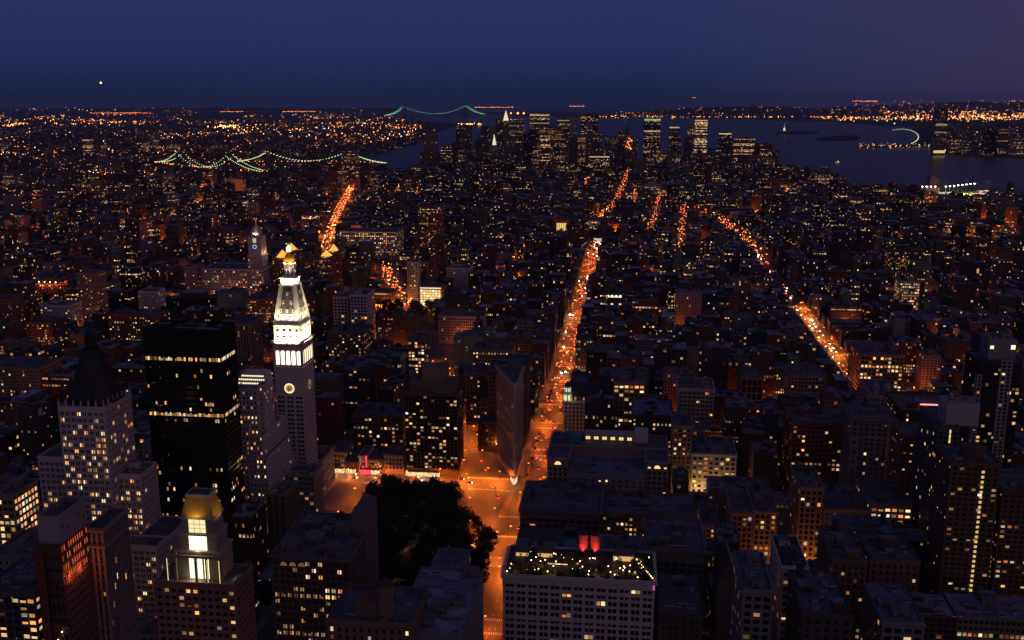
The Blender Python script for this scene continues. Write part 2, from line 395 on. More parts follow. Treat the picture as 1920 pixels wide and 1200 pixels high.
# rooftop things that belong to their building -------------------------------
def tank_mesh():
    b = MB(); b.cyl(0, 0, 1.9, 2.6, 6.2, 'wood', n=14); b.cyl(0, 0, 2.1, 6.2, 7.9, 'steel', n=14, r2=.1)
    for sx in (-1, 1):
        for sy in (-1, 1): b.bar((sx * 1.2, sy * 1.2, 0), (sx * 1.2, sy * 1.2, 2.7), .22)
    b.bar((-1.2, -1.2, .3), (1.2, -1.2, 2.4), .12); b.bar((1.2, 1.2, .3), (-1.2, 1.2, 2.4), .12); b.box(-1.6, 1.6, -1.6, 1.6, 2.4, 2.62, 'steel')
    return b
def hvac_mesh():
    b = MB(); b.box(-1, 1, -1, 1, 0, 1, 'metal'); b.cyl(-.4, 0, .45, 1.0, 1.18, 'steel', n=10); b.cyl(.5, .1, .36, 1.0, 1.15, 'steel', n=10); return b
_pm = {}
def proto(k):
    if k not in _pm:
        b = {'tank': tank_mesh, 'hvac': hvac_mesh}[k](); o = b.build('proto'); _pm[k] = o.data; bpy.data.objects.remove(o)
    return _pm[k]
def add_proto(root, k, name, x, y, z, s=(1, 1, 1), rz=0):
    o = link(name, proto(k), root); o.location = Vector((x, y, z)) - root.location; o.scale = s; o.rotation_euler = (0, 0, rz); return o
def bulkhead(root, x0, x1, y0, y1, z, h, tint, rng, m='wall'):
    b = MB(); b.box(x0, x1, y0, y1, z, z + h, m, tint)
    b.box(x0 - .15, x1 + .15, y0 - .15, y1 + .15, z + h, z + h + .25, 'roof', (.14, .14, .16))
    xd = x0 + (x1 - x0) * rng.uniform(.2, .6); b.box(xd, xd + 1.0, y0 - .06, y0, z, z + min(2.1, h - .3), 'steel')
    return b.build('bulkhead', root)
def clutter(root, x0, x1, y0, y1, z, rng, tint, nb=2, na=3, tank=.6):
    w, d = x1 - x0, y1 - y0; used = []
    def spot(a, b):
        for _ in range(14):
            if w - 2 < a + .5 or d - 2 < b + .5: return None
            x, y = rng.uniform(x0 + 1, x1 - 1 - a), rng.uniform(y0 + 1, y1 - 1 - b)
            if all(x + a + .6 < q[0] or q[1] + .6 < x or y + b + .6 < q[2] or q[3] + .6 < y for q in used):
                used.append((x, x + a, y, y + b)); return x, y
        return None
    for _ in range(nb):
        a, b = min(w * .45, rng.uniform(4, 10)), min(d * .45, rng.uniform(4, 9)); p = spot(a, b)
        if p: bulkhead(root, p[0], p[0] + a, p[1], p[1] + b, z, rng.uniform(2.6, 5.5), tint, rng)
    if rng.random() < tank:
        p = spot(4.4, 4.4)
        if p: add_proto(root, 'tank', 'water_tank', p[0] + 2.2, p[1] + 2.2, z, rz=rng.random())
    for _ in range(na):
        a, b = rng.uniform(1.2, 2.6), rng.uniform(1, 2); p = spot(2 * a, 2 * b)
        if p: add_proto(root, 'hvac', 'air_conditioner', p[0] + a, p[1] + b, z, (a, b, rng.uniform(1, 2)))
    if na >= 3:
        for _ in range(2):
            L = rng.uniform(.25, .5) * w; p = spot(L, .9)
            if p: b = MB(); b.box(p[0], p[0] + L, p[1], p[1] + .8, z + .5, z + 1.2, 'metal', bottom=True); b.box(p[0] + .2, p[0] + .5, p[1] + .1, p[1] + .7, z, z + .5, 'steel'); b.box(p[0] + L - .5, p[0] + L - .2, p[1] + .1, p[1] + .7, z, z + .5, 'steel'); b.build('duct', root)
        for _ in range(3):
            p = spot(1.2, 1.2)
            if p: b = MB(); b.cyl(p[0] + .6, p[1] + .6, .22, z, z + 1.3, 'metal', n=8); b.cyl(p[0] + .6, p[1] + .6, .45, z + 1.3, z + 1.7, 'metal', n=8, r2=.2); b.build('vent', root)
        if w > 14 and rng.random() < .7:
            p = spot(5, 2.4)
            if p: b = MB(); b.box(p[0], p[0] + 5, p[1], p[1] + 2.4, z, z + .5, 'trim', (.2, .2, .22)); b.prism(rect(p[0], p[0] + 5, p[1], p[1] + 2.4), z + .5, z + 1.5, 'glass', tops=[(p[0], p[1] + 1.15), (p[0] + 5, p[1] + 1.15), (p[0] + 5, p[1] + 1.25), (p[0], p[1] + 1.25)]); b.build('skylight', root)
FOOT = []          # footprints taken: x0, x1, y0, y1
REG = {}
KEEP = []          # points of streets that the picture shows free
def hero(name, label, px, Y, dep, st, *, back=None, cat='building', roof='slate', tiers=(), nb=2, na=4, tank=.5, cornice=.5, blank=(2,), z0=0, fin=True, group=None, ctint=None, maxlit=90, litk=None, x01=None, zt=None):
    """a building whose front edge runs between two picture points (px: left, right, top) at distance Y"""
    xl, xr, yt = px; x0 = onY(xl, yt, Y)[0]; x1 = onY(xr, yt, Y)[0]; z1 = onY((xl + xr) / 2, yt, Y)[2]
    if x01: x0, x1 = x01
    if zt: z1 = zt
    if back: xs = x1 if x0 + x1 < 0 else x0; d_ = ray(*back); dep = max(8, min(90, d_[1] * xs / d_[0] - Y))
    B = Build(name, label, cat, ((x0 + x1) / 2, Y + dep / 2, z0), group, maxlit=maxlit); pts = rect(x0, x1, Y, Y + dep); FOOT.append((x0, x1, Y, Y + dep))
    lk = {1: .75 if x0 < 0 else 0.3, 3: .75 if x0 > 0 else .3}; lk.update(litk or {})
    zr = B.block(pts, z0, z1, st, roof, blank, lk, cornice=cornice, ctint=ctint)
    B.x0, B.x1, B.y0, B.y1, B.z, B.zr, B.st = x0, x1, Y, Y + dep, z1, zr, st
    if nb or na or tank: clutter(B.root, x0 + .5, x1 - .5, Y + .5, Y + dep - .5, zr, B.rng, tuple(c * .8 for c in st.tint), nb, na, tank)
    if fin: B.finish()
    REG[label] = B
    return B
def ST(n): return 815 - (n - 23) * 80.5 + 9      # house line on the south side of a numbered street
# ------------------------------------------------------------------ ground, streets, water
def sheet(name, pts, z, mat, kind='structure'):
    b = MB(); b.face([(p[0], p[1], z) for p in pts], mat); return b.build(name, None, kind)
def ccw(p): return p if sum(p[i - 1][0] * p[i][1] - p[i][0] * p[i - 1][1] for i in range(len(p))) > 0 else p[::-1]
def gpoly(px): return ccw([gp(*p)[:2] for p in px])
sheet('ground', rect(-60000, 60000, -3000, 33000), 0, 'land')
AVE = [(-1820, 24), (-1620, 22), (-1420, 22), (-1220, 26), (-1010, 30), (-800, 30), (-590, 30), (-470, 20), (-350, 30), (-215, 24), (-75, 32), (270, 30), (545, 30), (815, 30), (1085, 30), (1350, 30)]
def YS(n): return 815 - (n - 23) * 80.5
sheet('road', rect(-2000, 1500, 150, 2420), .02, 'asphalt')
PARKS = [(-200, -98, 582, 797), (-432, -292, 1325, 1535), (-150, 90, 2330, 2480), (-800, -640, 1310, 1500)]
pv = MB()
for i in range(len(AVE) - 1):
    xa, xb = AVE[i][0] + AVE[i][1] / 2 - 4, AVE[i + 1][0] - AVE[i + 1][1] / 2 + 4
    for n in range(31, 3, -1):
        y0, y1 = YS(n) + 6, YS(n - 1) - 6
        if any(p[0] < xb and xa < p[1] and p[2] < y1 - 8 and y0 + 8 < p[3] for p in PARKS): continue
        if AVE[i][0] == -215 and n > 23: pv.box(xa, xb, y0, y1, .02, .17, 'pave'); continue
        pv.box(xa, xb, y0, y1, .02, .17, 'pave')
pv.build('pavement', None, 'structure')
BW = [(-64, 610), (-90, 720), (-150, 915), (-335, 1548)]          # the diagonal avenue
def strip(name, pts, w, z, mat, kind='structure'):
    b = MB()
    for i in range(len(pts) - 1):
        a, c = Vector(pts[i]), Vector(pts[i + 1]); u = (c - a).normalized(); n = Vector((-u.y, u.x)) * w / 2; e = u * (w * .15 if i < len(pts) - 2 else 0)
        b.face([(*(a - n), z), (*(c + e - n), z), (*(c + e + n), z), (*(a + n), z)], mat)
    return b.build(name, None, kind)
strip('road', BW, 28, .18, 'asphalt')
sheet('road', ccw([(-160, 798), (-60, 798), (-60, 834), (-99, 834), (-132, 900), (-160, 880)]), .185, 'asphalt')
sheet('road', ccw([(-97, 640), (-59, 640), (-59, 797), (-97, 797)]), .1825, 'asphalt')
for k, p in enumerate(PARKS): 
    b = MB(); b.box(p[0], p[1], p[2], p[3], .02, .2, 'soil'); b.build('park_ground', None, 'structure')
pp = MB()
for a, c, w in (((-200, 600), (-98, 780), 5), ((-196, 780), (-100, 600), 5), ((-150, 582), (-150, 797), 4), ((-200, 690), (-98, 690), 5)):
    a, c = Vector(a), Vector(c); u = (c - a).normalized(); n = Vector((-u.y, u.x)) * w / 2; z = .21 + len(pp.f) * .004
    pp.face([(*(a - n), z), (*(c - n), z), (*(c + n), z), (*(a + n), z)], 'pave')
pp.build('path', None, 'structure')
mk = MB(); Zm = .028
def dashes(a, c, z, on=3, off=6, w=.22):
    a, c = Vector(a), Vector(c); L = (c - a).length; u = (c - a) / L; n = Vector((-u.y, u.x)) * w / 2; s = 0
    while s < L:
        p, q = a + u * s, a + u * min(L, s + on); mk.face([(*(p - n), z), (*(q - n), z), (*(q + n), z), (*(p + n), z)], 'paint'); s += on + off
def zebra(x0, x1, y0, y1, z, along='x', step=1.5):
    if along == 'x':
        x = x0
        while x < x1: mk.face([(x, y0, z), (x + step * .5, y0, z), (x + step * .5, y1, z), (x, y1, z)], 'paint'); x += step
    else:
        y = y0
        while y < y1: mk.face([(x0, y, z), (x1, y, z), (x1, y + step * .5, z), (x0, y + step * .5, z)], 'paint'); y += step
for dx in (-5.5, -1.8, 1.8, 5.5): dashes((-75 + dx, 560), (-75 + dx, 2300), Zm)
for dx in (-5.5, 0, 5.5): dashes((270 + dx, 700), (270 + dx, 2300), Zm)
for dx in (-5, 0, 5): dashes((-112 + dx, 790), (-240 + dx, 1223), .19)
for n in range(27, 9, -1):
    for s in (-8.5, 8.5): zebra(-88, -62, YS(n) + s - 1.6, YS(n) + s + 1.6, Zm + .002); zebra(257, 283, YS(n) + s - 1.6, YS(n) + s + 1.6, Zm + .002)
zebra(-135, -98, 822, 826, .192); zebra(-240, -200, 800, 804, Zm + .002); zebra(-130, -95, 795, 799, .192)
for dy in (-.25, .25): dashes((-330, YS(23) + dy), (-100, YS(23) + dy), Zm + .004, 40, 0, .18)
zebra(-110, -62, 742, 745, .192); zebra(-118, -62, 705, 708, .192)
# chevrons and the lattice painted where the two avenues merge
for k in range(14): dashes((-98 + k * .35, 745 + k * 4.2), (-92 + k * .1, 743 + k * 4.2), .192, 20, 0, .5)
for k in range(13):
    dashes((-92 + k * 2.4, 655), (-104 + k * 2.4, 672), .194, 40, 0, .5); dashes((-104 + k * 2.4, 655), (-92 + k * 2.4, 672), .196, 40, 0, .5)
mk.build('road_markings', None, 'structure')
# water: bay and river, laid over the ground sheet
sheet('water', gpoly([(585, 312), (650, 303), (700, 291), (780, 270), (800, 262), (812, 252), (845, 240), (862, 233), (800, 228), (742, 220), (722, 216), (735, 212), (800, 211), (900, 211), (935, 215), (1010, 219), (1130, 221), (1290, 221), (1450, 226), (1560, 228), (1640, 236), (1700, 238), (1760, 244), (1760, 285), (1830, 296), (1960, 299), (1960, 372), (1700, 358), (1600, 352), (1560, 340), (1480, 338), (1440, 322), (1400, 318), (1000, 330), (700, 318)]), .5, 'water')
sheet('water', gpoly([(-200, 345), (150, 344), (420, 336), (560, 322), (640, 312), (640, 300), (560, 306), (420, 320), (150, 328), (-200, 327)]), .5, 'water')
sheet('sea', rect(-60000, 3200, 24500, 33000), .6, 'water')
def islet(name, px, h, mat='hill', z0=.5):
    b = MB(); b.prism(gpoly(px), z0, h, mat); return b.build(name, None, 'structure')
islet('island', [(1450, 250), (1470, 247.5), (1500, 246.5), (1533, 248), (1535, 250), (1500, 252), (1465, 252)], 6)
islet('island', [(1528, 261), (1560, 256), (1600, 255), (1614, 259), (1605, 263), (1550, 264.5)], 6)
islet('island', [(862, 236.5), (905, 236), (906, 233.5), (880, 232)], 4)
islet('shore', [(1612, 277), (1740, 275), (1770, 290), (1770, 246), (1742, 240), (1700, 242), (1722, 250), (1728, 262), (1690, 270), (1640, 273)], 3)
for px in ([(1455, 318), (1507, 321), (1510, 325), (1460, 326)], [(1600, 357), (1694, 350), (1696, 352), (1604, 360)], [(1490, 334), (1545, 331), (1546, 333), (1492, 337)], [(1715, 372), (1800, 352), (1925, 352), (1925, 385), (1850, 392)]): islet('pier', px, 4, 'pave')
HILL_LAMPS = []
def ridge(name, prof, Y, dep, seed, lamps=0):
    """a long wooded rise with real depth: prof = picture points of its skyline"""
    b = MB(); r = random.Random(seed); pts = []
    for i in range(len(prof) - 1):
        for k in range(6):
            t = k / 6; pts.append((prof[i][0] + (prof[i + 1][0] - prof[i][0]) * t, prof[i][1] + (prof[i + 1][1] - prof[i][1]) * t + r.uniform(-.5, .5)))
    top = [onY(x, y, Y) for x, y in pts]
    for a, c in zip(top, top[1:]):
        for (y0, k0), (y1, k1) in (((-dep, 0), (-dep * .5, .62)), ((-dep * .5, .62), (0, 1)), ((0, 1), (dep, 0))):
            b.face([(a[0], Y + y0, max(.3, a[2] * k0)), (c[0], Y + y0, max(.3, c[2] * k0)), (c[0], Y + y1, max(.3, c[2] * k1)), (a[0], Y + y1, max(.3, a[2] * k1))], 'hill')
    for _ in range(lamps):
        i = r.randrange(len(top) - 1); f, t = r.random(), r.random() ** 1.5; x = top[i][0] + (top[i + 1][0] - top[i][0]) * f; z = top[i][2] + (top[i + 1][2] - top[i][2]) * f
        HILL_LAMPS.append((x, Y - dep * (1 - t), max(0, z) * (t * 1.24 if t < .5 else .62 + (t - .5) * .76) + 8))
    return b.build(name, None, 'structure')
ridge('hill', [(1150, 212), (1200, 208), (1260, 204), (1340, 200), (1420, 199), (1500, 201), (1570, 206), (1660, 210)], 19600, 1500, 3, 150)
ridge('hill', [(1560, 201), (1700, 195), (1800, 191), (1960, 190)], 29000, 2500, 4, 120)
ridge('hill', [(-60, 206), (120, 203), (300, 202), (470, 202), (640, 203), (760, 203)], 27000, 1500, 5, 40)
sheet('road', ccw([(-97.5, 690), (-97.5, 796.5), (-199.5, 796.5), (-199.5, 779), (-141, 779), (-108, 715)]), .24, 'asphalt')
# ------------------------------------------------------------------ the tall buildings one recognises
def dX(px, py, X):
    d = ray(px, py); return d[1] * X / d[0]
def spot(name, loc, target, power, col, size=math.radians(100), blend=.8, rad=.4):
    l = bpy.data.lights.new(name, 'SPOT'); l.energy = power; l.color = col; l.spot_size = size; l.spot_blend = blend; l.shadow_soft_size = rad
    o = bpy.data.objects.new(name, l); COL.objects.link(o); o.location = loc; o.rotation_euler = (Vector(target) - Vector(loc)).to_track_quat('-Z', 'Y').to_euler(); return o
def point(loc, power, col, rad=.5, name='lamp_light'):
    l = bpy.data.lights.new(name, 'POINT'); l.energy = power; l.color = col; l.shadow_soft_size = rad
    o = bpy.data.objects.new(name, l); COL.objects.link(o); o.location = loc; return o

def clock_tower():
    Y = 737; x0, x1 = onY(514, 690, Y)[0], onY(568, 690, Y)[0]; cx = (x0 + x1) / 2; w = x1 - x0; y1 = Y + 27; cyy = (Y + y1) / 2
    B = Build('clock_tower', 'tall pale marble clock tower with floodlit white pyramid top and golden lantern', 'tower', (cx, cyy, 0)); root = B.root
    FOOT.append((x0, x1, Y, y1)); ti = TINT['lime']; Z = lambda y: onY(542, y, Y)[2]
    st = Style('lime', bay=w / 3.3, fh=3.55, ww=.72, wh=.52, lit=0.0, mode='pair', rev=.5, base=10, top=2)
    zs = Z(712); B.block(rect(x0, x1, Y, y1), 0, zs - 11, st, blank=(2,), par=.1)
    # clock stage
    b = MB(); b.prism(rect(x0, x1, Y, y1), zs - 11, Z(690), 'wall', ti, False)
    b.build('clock_stage', root)
    st2 = Style('lime', bay=w / 9, fh=4.0, ww=.4, wh=.55, lit=0.0, base=.5, top=.5)
    B.block(rect(x0 - .25, x1 + .25, Y - .25, y1 + .25), Z(698), Z(688), st2, par=.1, blank=(2,))
    # belfry stage with five lit arches a side
    a0, a1, tp = Z(685), Z(659), Z(644)
    b = MB(); b.box(x0 + 1.2, x1 - 1.2, Y + 1.2, y1 - 1.2, a0 - .5, tp, 'wall', ti)
    b.build('belfry', root)
    b = MB(); b.prism(rect(x0, x1, Y, y1), a1 + .6, tp, 'wall', ti, True, True)
    for k in range(6):
        f = k / 5
        for (px, py) in ((x0 + .9 + f * (w - 1.8), Y + .65), (x1 - .65, Y + .9 + f * (y1 - Y - 1.8)), (x0 + .65, Y + .9 + f * (y1 - Y - 1.8))):
            hw = 1.0 if k in (0, 5) else .5
            b.box(px - min(hw, .85), px + min(hw, .85), py - .6, py + .6, a0, a1 + .6, 'wall', ti)
    b.build('arcade', root)
    for side in (0, 1, 3):
        for k in range(5):
            f = (k + .5) / 5; A = MB(); r = (w - 1.8) / 10 - .45
            pts = [(-r, 0), (r, 0)] + [(r * math.cos(q * math.pi / 8), (a1 - a0) - r + r * math.sin(q * math.pi / 8)) for q in range(0, 9)]
            if side == 0: P = lambda u, v: (x0 + .9 + f * (w - 1.8) + u, Y + .9, a0 + .2 + v)
            elif side == 1: P = lambda u, v: (x1 - .9, Y + .9 + f * (y1 - Y - 1.8) + u, a0 + .2 + v)
            else: P = lambda u, v: (x0 + .9, Y + .9 + f * (y1 - Y - 1.8) - u, a0 + .2 + v)
            A.face([P(*p) for p in pts], 'white_light'); A.build('arch_light', root)
    # balcony cornice
    o = rect(x0 - 1.4, x1 + 1.4, Y - 1.4, y1 + 1.4)
    b = MB(); b.prism(rect(x0, x1, Y, y1), tp - 2.2, tp, 'trim', ti, False, True, o); b.prism(o, tp, tp + 1.2, 'trim', ti); b.build('balcony', root)
    b = MB()
    for k in range(11):
        b.box(x0 - 1 + k * (w + 2) / 10 - .25, x0 - 1 + k * (w + 2) / 10 + .25, Y - 1.35, Y - .9, tp + 1.2, tp + 2.1, 'trim', ti)
    b.box(x0 - 1.4, x1 + 1.4, Y - 1.35, Y - .95, tp + 2.1, tp + 2.4, 'trim', ti); b.build('balustrade', root)
    # white block, pyramid, cupola
    wt = (.72, .68, .60); q0, q1 = Z(641), Z(608); i1 = .9
    st3 = Style(wt, bay=(w - 4) / 4, fh=(q1 - q0) / 2.6, ww=.38, wh=.34, lit=0, rev=.4, base=1.2, top=2.6)
    B.block(rect(x0 + i1, x1 - i1, Y + i1, y1 - i1), tp + 1.2, q1, st3, par=.2, blank=(2,), cornice=.3)
    p0, p1 = q1 - .2, Z(539); wtop = (onY(565, 539, Y)[0] - onY(533, 539, Y)[0]) / 2 * .92; c = (cx, cyy)
    lo = rect(x0 + i1 + .3, x1 - i1 - .3, Y + i1 + .3, y1 - i1 - .3); hi = rect(cx - wtop, cx + wtop, cyy - wtop, cyy + wtop)
    b = MB(); b.prism(lo, p0, p1, 'wall', wt, True, False, hi)
    for i in range(4): b.bar((*lo[i], p0), (*hi[i], p1), .9, 'trim', wt)
    b.build('pyramid_roof', root)
    # dormers in rows of 4, 3, 2, 1
    rows = [(.10, 4), (.30, 3), (.52, 2), (.74, 1)]
    for f, n in rows:
        z = p0 + (p1 - p0) * f; hw = (lo[1][0] - lo[0][0]) / 2 * (1 - f) + wtop * f; hy = (lo[2][1] - lo[0][1]) / 2 * (1 - f) + wtop * f
        for side in range(2):
            for k in range(n):
                D = MB(); off = (k - (n - 1) / 2) * (2 * hw / (max(n, 2) + .6)); s = .85
                if side == 0: D.box(cx + off - s, cx + off + s, cyy - hy - .45, cyy - hy + 2.2, z, z + 2.6, 'wall', wt); D.cyl(cx + off, cyy - hy + .5, s, z + 2.6, z + 3.6, 'wall', wt, 8, .1)
                else: D.box(cx + hw - 2.2, cx + hw + .45, cyy + off - s, cyy + off + s, z, z + 2.6, 'wall', wt); D.cyl(cx + hw - .5, cyy + off, s, z + 2.6, z + 3.6, 'wall', wt, 8, .1)
                d = D.build('dormer', root); G = MB()
                if side == 0: G.face([(cx + off - .45, cyy - hy - .47, z + .5), (cx + off + .45, cyy - hy - .47, z + .5), (cx + off + .45, cyy - hy - .47, z + 2.1), (cx + off - .45, cyy - hy - .47, z + 2.1)], 'glass')
                else: G.face([(cx + hw + .47, cyy + off - .45, z + .5), (cx + hw + .47, cyy + off + .45, z + .5), (cx + hw + .47, cyy + off + .45, z + 2.1), (cx + hw + .47, cyy + off - .45, z + 2.1)], 'glass')
                G.build('pane', d)
    # carved panels on the slope
    for side in (0, 1):
        b = MB(); P = []
        for f in (.26, .97):
            hw = (lo[1][0] - lo[0][0]) / 2 * (1 - f) + wtop * f; hy = (lo[2][1] - lo[0][1]) / 2 * (1 - f) + wtop * f; z = p0 + (p1 - p0) * f; q = (hw if side == 0 else hy) * .62
            P.append([(cx - q, cyy - hy - .1, z), (cx + q, cyy - hy - .1, z)] if side == 0 else [(cx + hw + .1, cyy - q, z), (cx + hw + .1, cyy + q, z)])
        b.face([P[0][0], P[0][1], P[1][1], P[1][0]], M_carved)
        for k in (0, 1): b.bar(P[0][k], P[1][k], .35, 'trim', wt)
        b.build('carved_panel', root)
    zt1, zt2 = p1, Z(526)
    b = MB(); r0 = wtop + .9; b.prism(rect(cx - r0, cx + r0, cyy - r0, cyy + r0), zt1, zt1 + 1, 'trim', wt); b.box(cx - r0 * .8, cx + r0 * .8, cyy - r0 * .8, cyy + r0 * .8, zt1 + 1, zt2, 'wall', wt)
    b.prism(rect(cx - r0 * .95, cx + r0 * .95, cyy - r0 * .95, cyy + r0 * .95), zt2, zt2 + .6, 'trim', wt); b.build('platform', root)
    z3 = Z(499); rr = 3.9
    b = MB(); b.cyl(cx, cyy, rr - 1, zt2 + .6, z3, 'wall', wt, 16)
    for k in range(8): b.cyl(cx + rr * math.cos(k * math.pi / 4 + .39), cyy + rr * math.sin(k * math.pi / 4 + .39), .5, zt2 + .6, z3, 'trim', wt, 8)
    b.cyl(cx, cyy, rr + .9, z3, z3 + 1.0, 'trim', wt, 16); b.build('cupola', root)
    z4 = Z(480); b = MB(); prev = (rr, z3 + 1.0)
    for q in range(1, 7):
        an = q * math.pi / 2 / 6; nx = (rr * math.cos(an) * .96 + .45, z3 + 1 + (z4 - z3 - 1) * math.sin(an)); b.cyl(cx, cyy, prev[0], prev[1], nx[1], 'gold', n=16, r2=nx[0]); prev = nx
    b.build('dome', root, smooth=False)
    b = MB(); b.cyl(cx, cyy, .9, z4 - .2, z4 + 1.2, 'gold', n=10, r2=1.6); b.cyl(cx, cyy, 1.6, z4 + 1.2, z4 + 1.5, 'gold', n=10); b.build('lantern_base', root)
    b = MB(); b.cyl(cx, cyy, 1.7, z4 + 1.5, z4 + 4.2, M_lantern, n=10); b.cyl(cx, cyy, 1.9, z4 + 4.2, z4 + 6.6, M_lantern, n=10, r2=.1); b.build('lantern', root)
    # clocks
    zc = Z(728); R = w / 2 * .33
    for side in (0, 1):
        def P(u, v, d): return (cx + u, Y - d, zc + v) if side == 0 else (x1 + d, cyy + u, zc + v)
        def disc(r0, r1, d, m, mb, n=36):
            for k in range(n):
                a, e = k * 2 * math.pi / n, (k + 1) * 2 * math.pi / n; c1, s1, c2, s2 = math.cos(a), math.sin(a), math.cos(e), math.sin(e)
                mb.face([P(r0 * c1, r0 * s1, d), P(r1 * c1, r1 * s1, d), P(r1 * c2, r1 * s2, d), P(r0 * c2, r0 * s2, d)], m)
        b = MB(); disc(0, R * 1.12, .3, 'wall', b); disc(R * 1.12, R * 1.13, .3, 'trim', b)
        ck = b.build('clock', root)
        b = MB(); disc(R * .86, R * 1.05, .36, M['clock_light'] if side == 0 else M_dimclock, b); b.build('ring', ck)
        b = MB(); disc(0, R * .6, .34, M_dimclock, b); b.build('dial', ck)
        for k in range(12):
            a = k * math.pi / 6; b = MB(); b.bar(P(R * .62 * math.sin(a), R * .62 * math.cos(a), .42), P(R * .84 * math.sin(a), R * .84 * math.cos(a), .42), .5, M['clock_light'] if side == 0 else M_dimclock); b.build('numeral', ck)
        for an, ln, wd in ((-110, .78, .35), (195, .55, .5)):
            a = math.radians(an); b = MB(); b.bar(P(0, 0, .5), P(R * ln * math.sin(a), R * ln * math.cos(a), .5), wd, 'steel'); b.build('hand', ck)
    B.finish()
    # floodlights on the ledges
    def flood(x, y, z, tx, ty, tz, p, a=130): spot('floodlight', (x, y, z), (tx, ty, tz), p, (1, .80, .55), math.radians(a), .9)
    for k in (-8, -3, 3, 8):
        flood(cx + k, Y - 4.5, tp + 1, cx + k * .6, cyy, tp + 16, 11000); flood(x1 + 4.5, cyy + k, tp + 1, cx, cyy + k * .6, tp + 16, 11000)
        flood(cx + k, Y - 3.0, q1 + 1, cx + k * .3, cyy - 4, p1 - 2, 9500, 100); flood(x1 + 3.0, cyy + k, q1 + 1, cx + 4, cyy + k * .3, p1 - 2, 9500, 100)
    for k in (-1, 1):
        flood(cx + k * 4, cyy - r0 - 3.5, zt1 + 1, cx, cyy, z3 - 1, 9000); flood(cx + r0 + 3.5, cyy + k * 4, zt1 + 1, cx, cyy, z3 - 1, 9000)
    for k in range(6): an = k * math.pi / 3; spot('floodlight', (cx + 7.5 * math.cos(an), cyy + 7.5 * math.sin(an), z3 - 1), (cx, cyy, (z3 + z4) / 2 + 2), 4200, (1, .66, .25), math.radians(80))
def carved():
    t = NT('carved marble scales'); g = t.n('NewGeometry'); v = t.n('TexVoronoi', feature='DISTANCE_TO_EDGE'); t.l(g.outputs['Position'], v.inputs['Vector']); v.inputs['Scale'].default_value = .75
    t.bsdf(t.mix(t.m('SMOOTH_MIN', t.m('MULTIPLY', v.outputs['Distance'], 5.0), 1.0, .2), C(.05, .036, .024), C(.20, .15, .105)), .8); return t.done()
M_carved = carved()
M_lantern = glow('golden lantern', (1, .62, .18), 8); M_dimclock = glow('dim clock dial', (1, .72, .25), .22)
clock_tower()
# southern annexe of the clock tower, glowing above the street
x1t = onY(568, 690, 737)[0]
hero('office_block', 'low wing behind the white clock tower with orange-lit west wall over the street', (566, 600, 838), 764.5, 34, Style('pink', 3, 3.8, .45, .5, .5), x01=(x1t - 32, x1t + 3.5), zt=34, tank=0, nb=1, litk={1: 1.3})

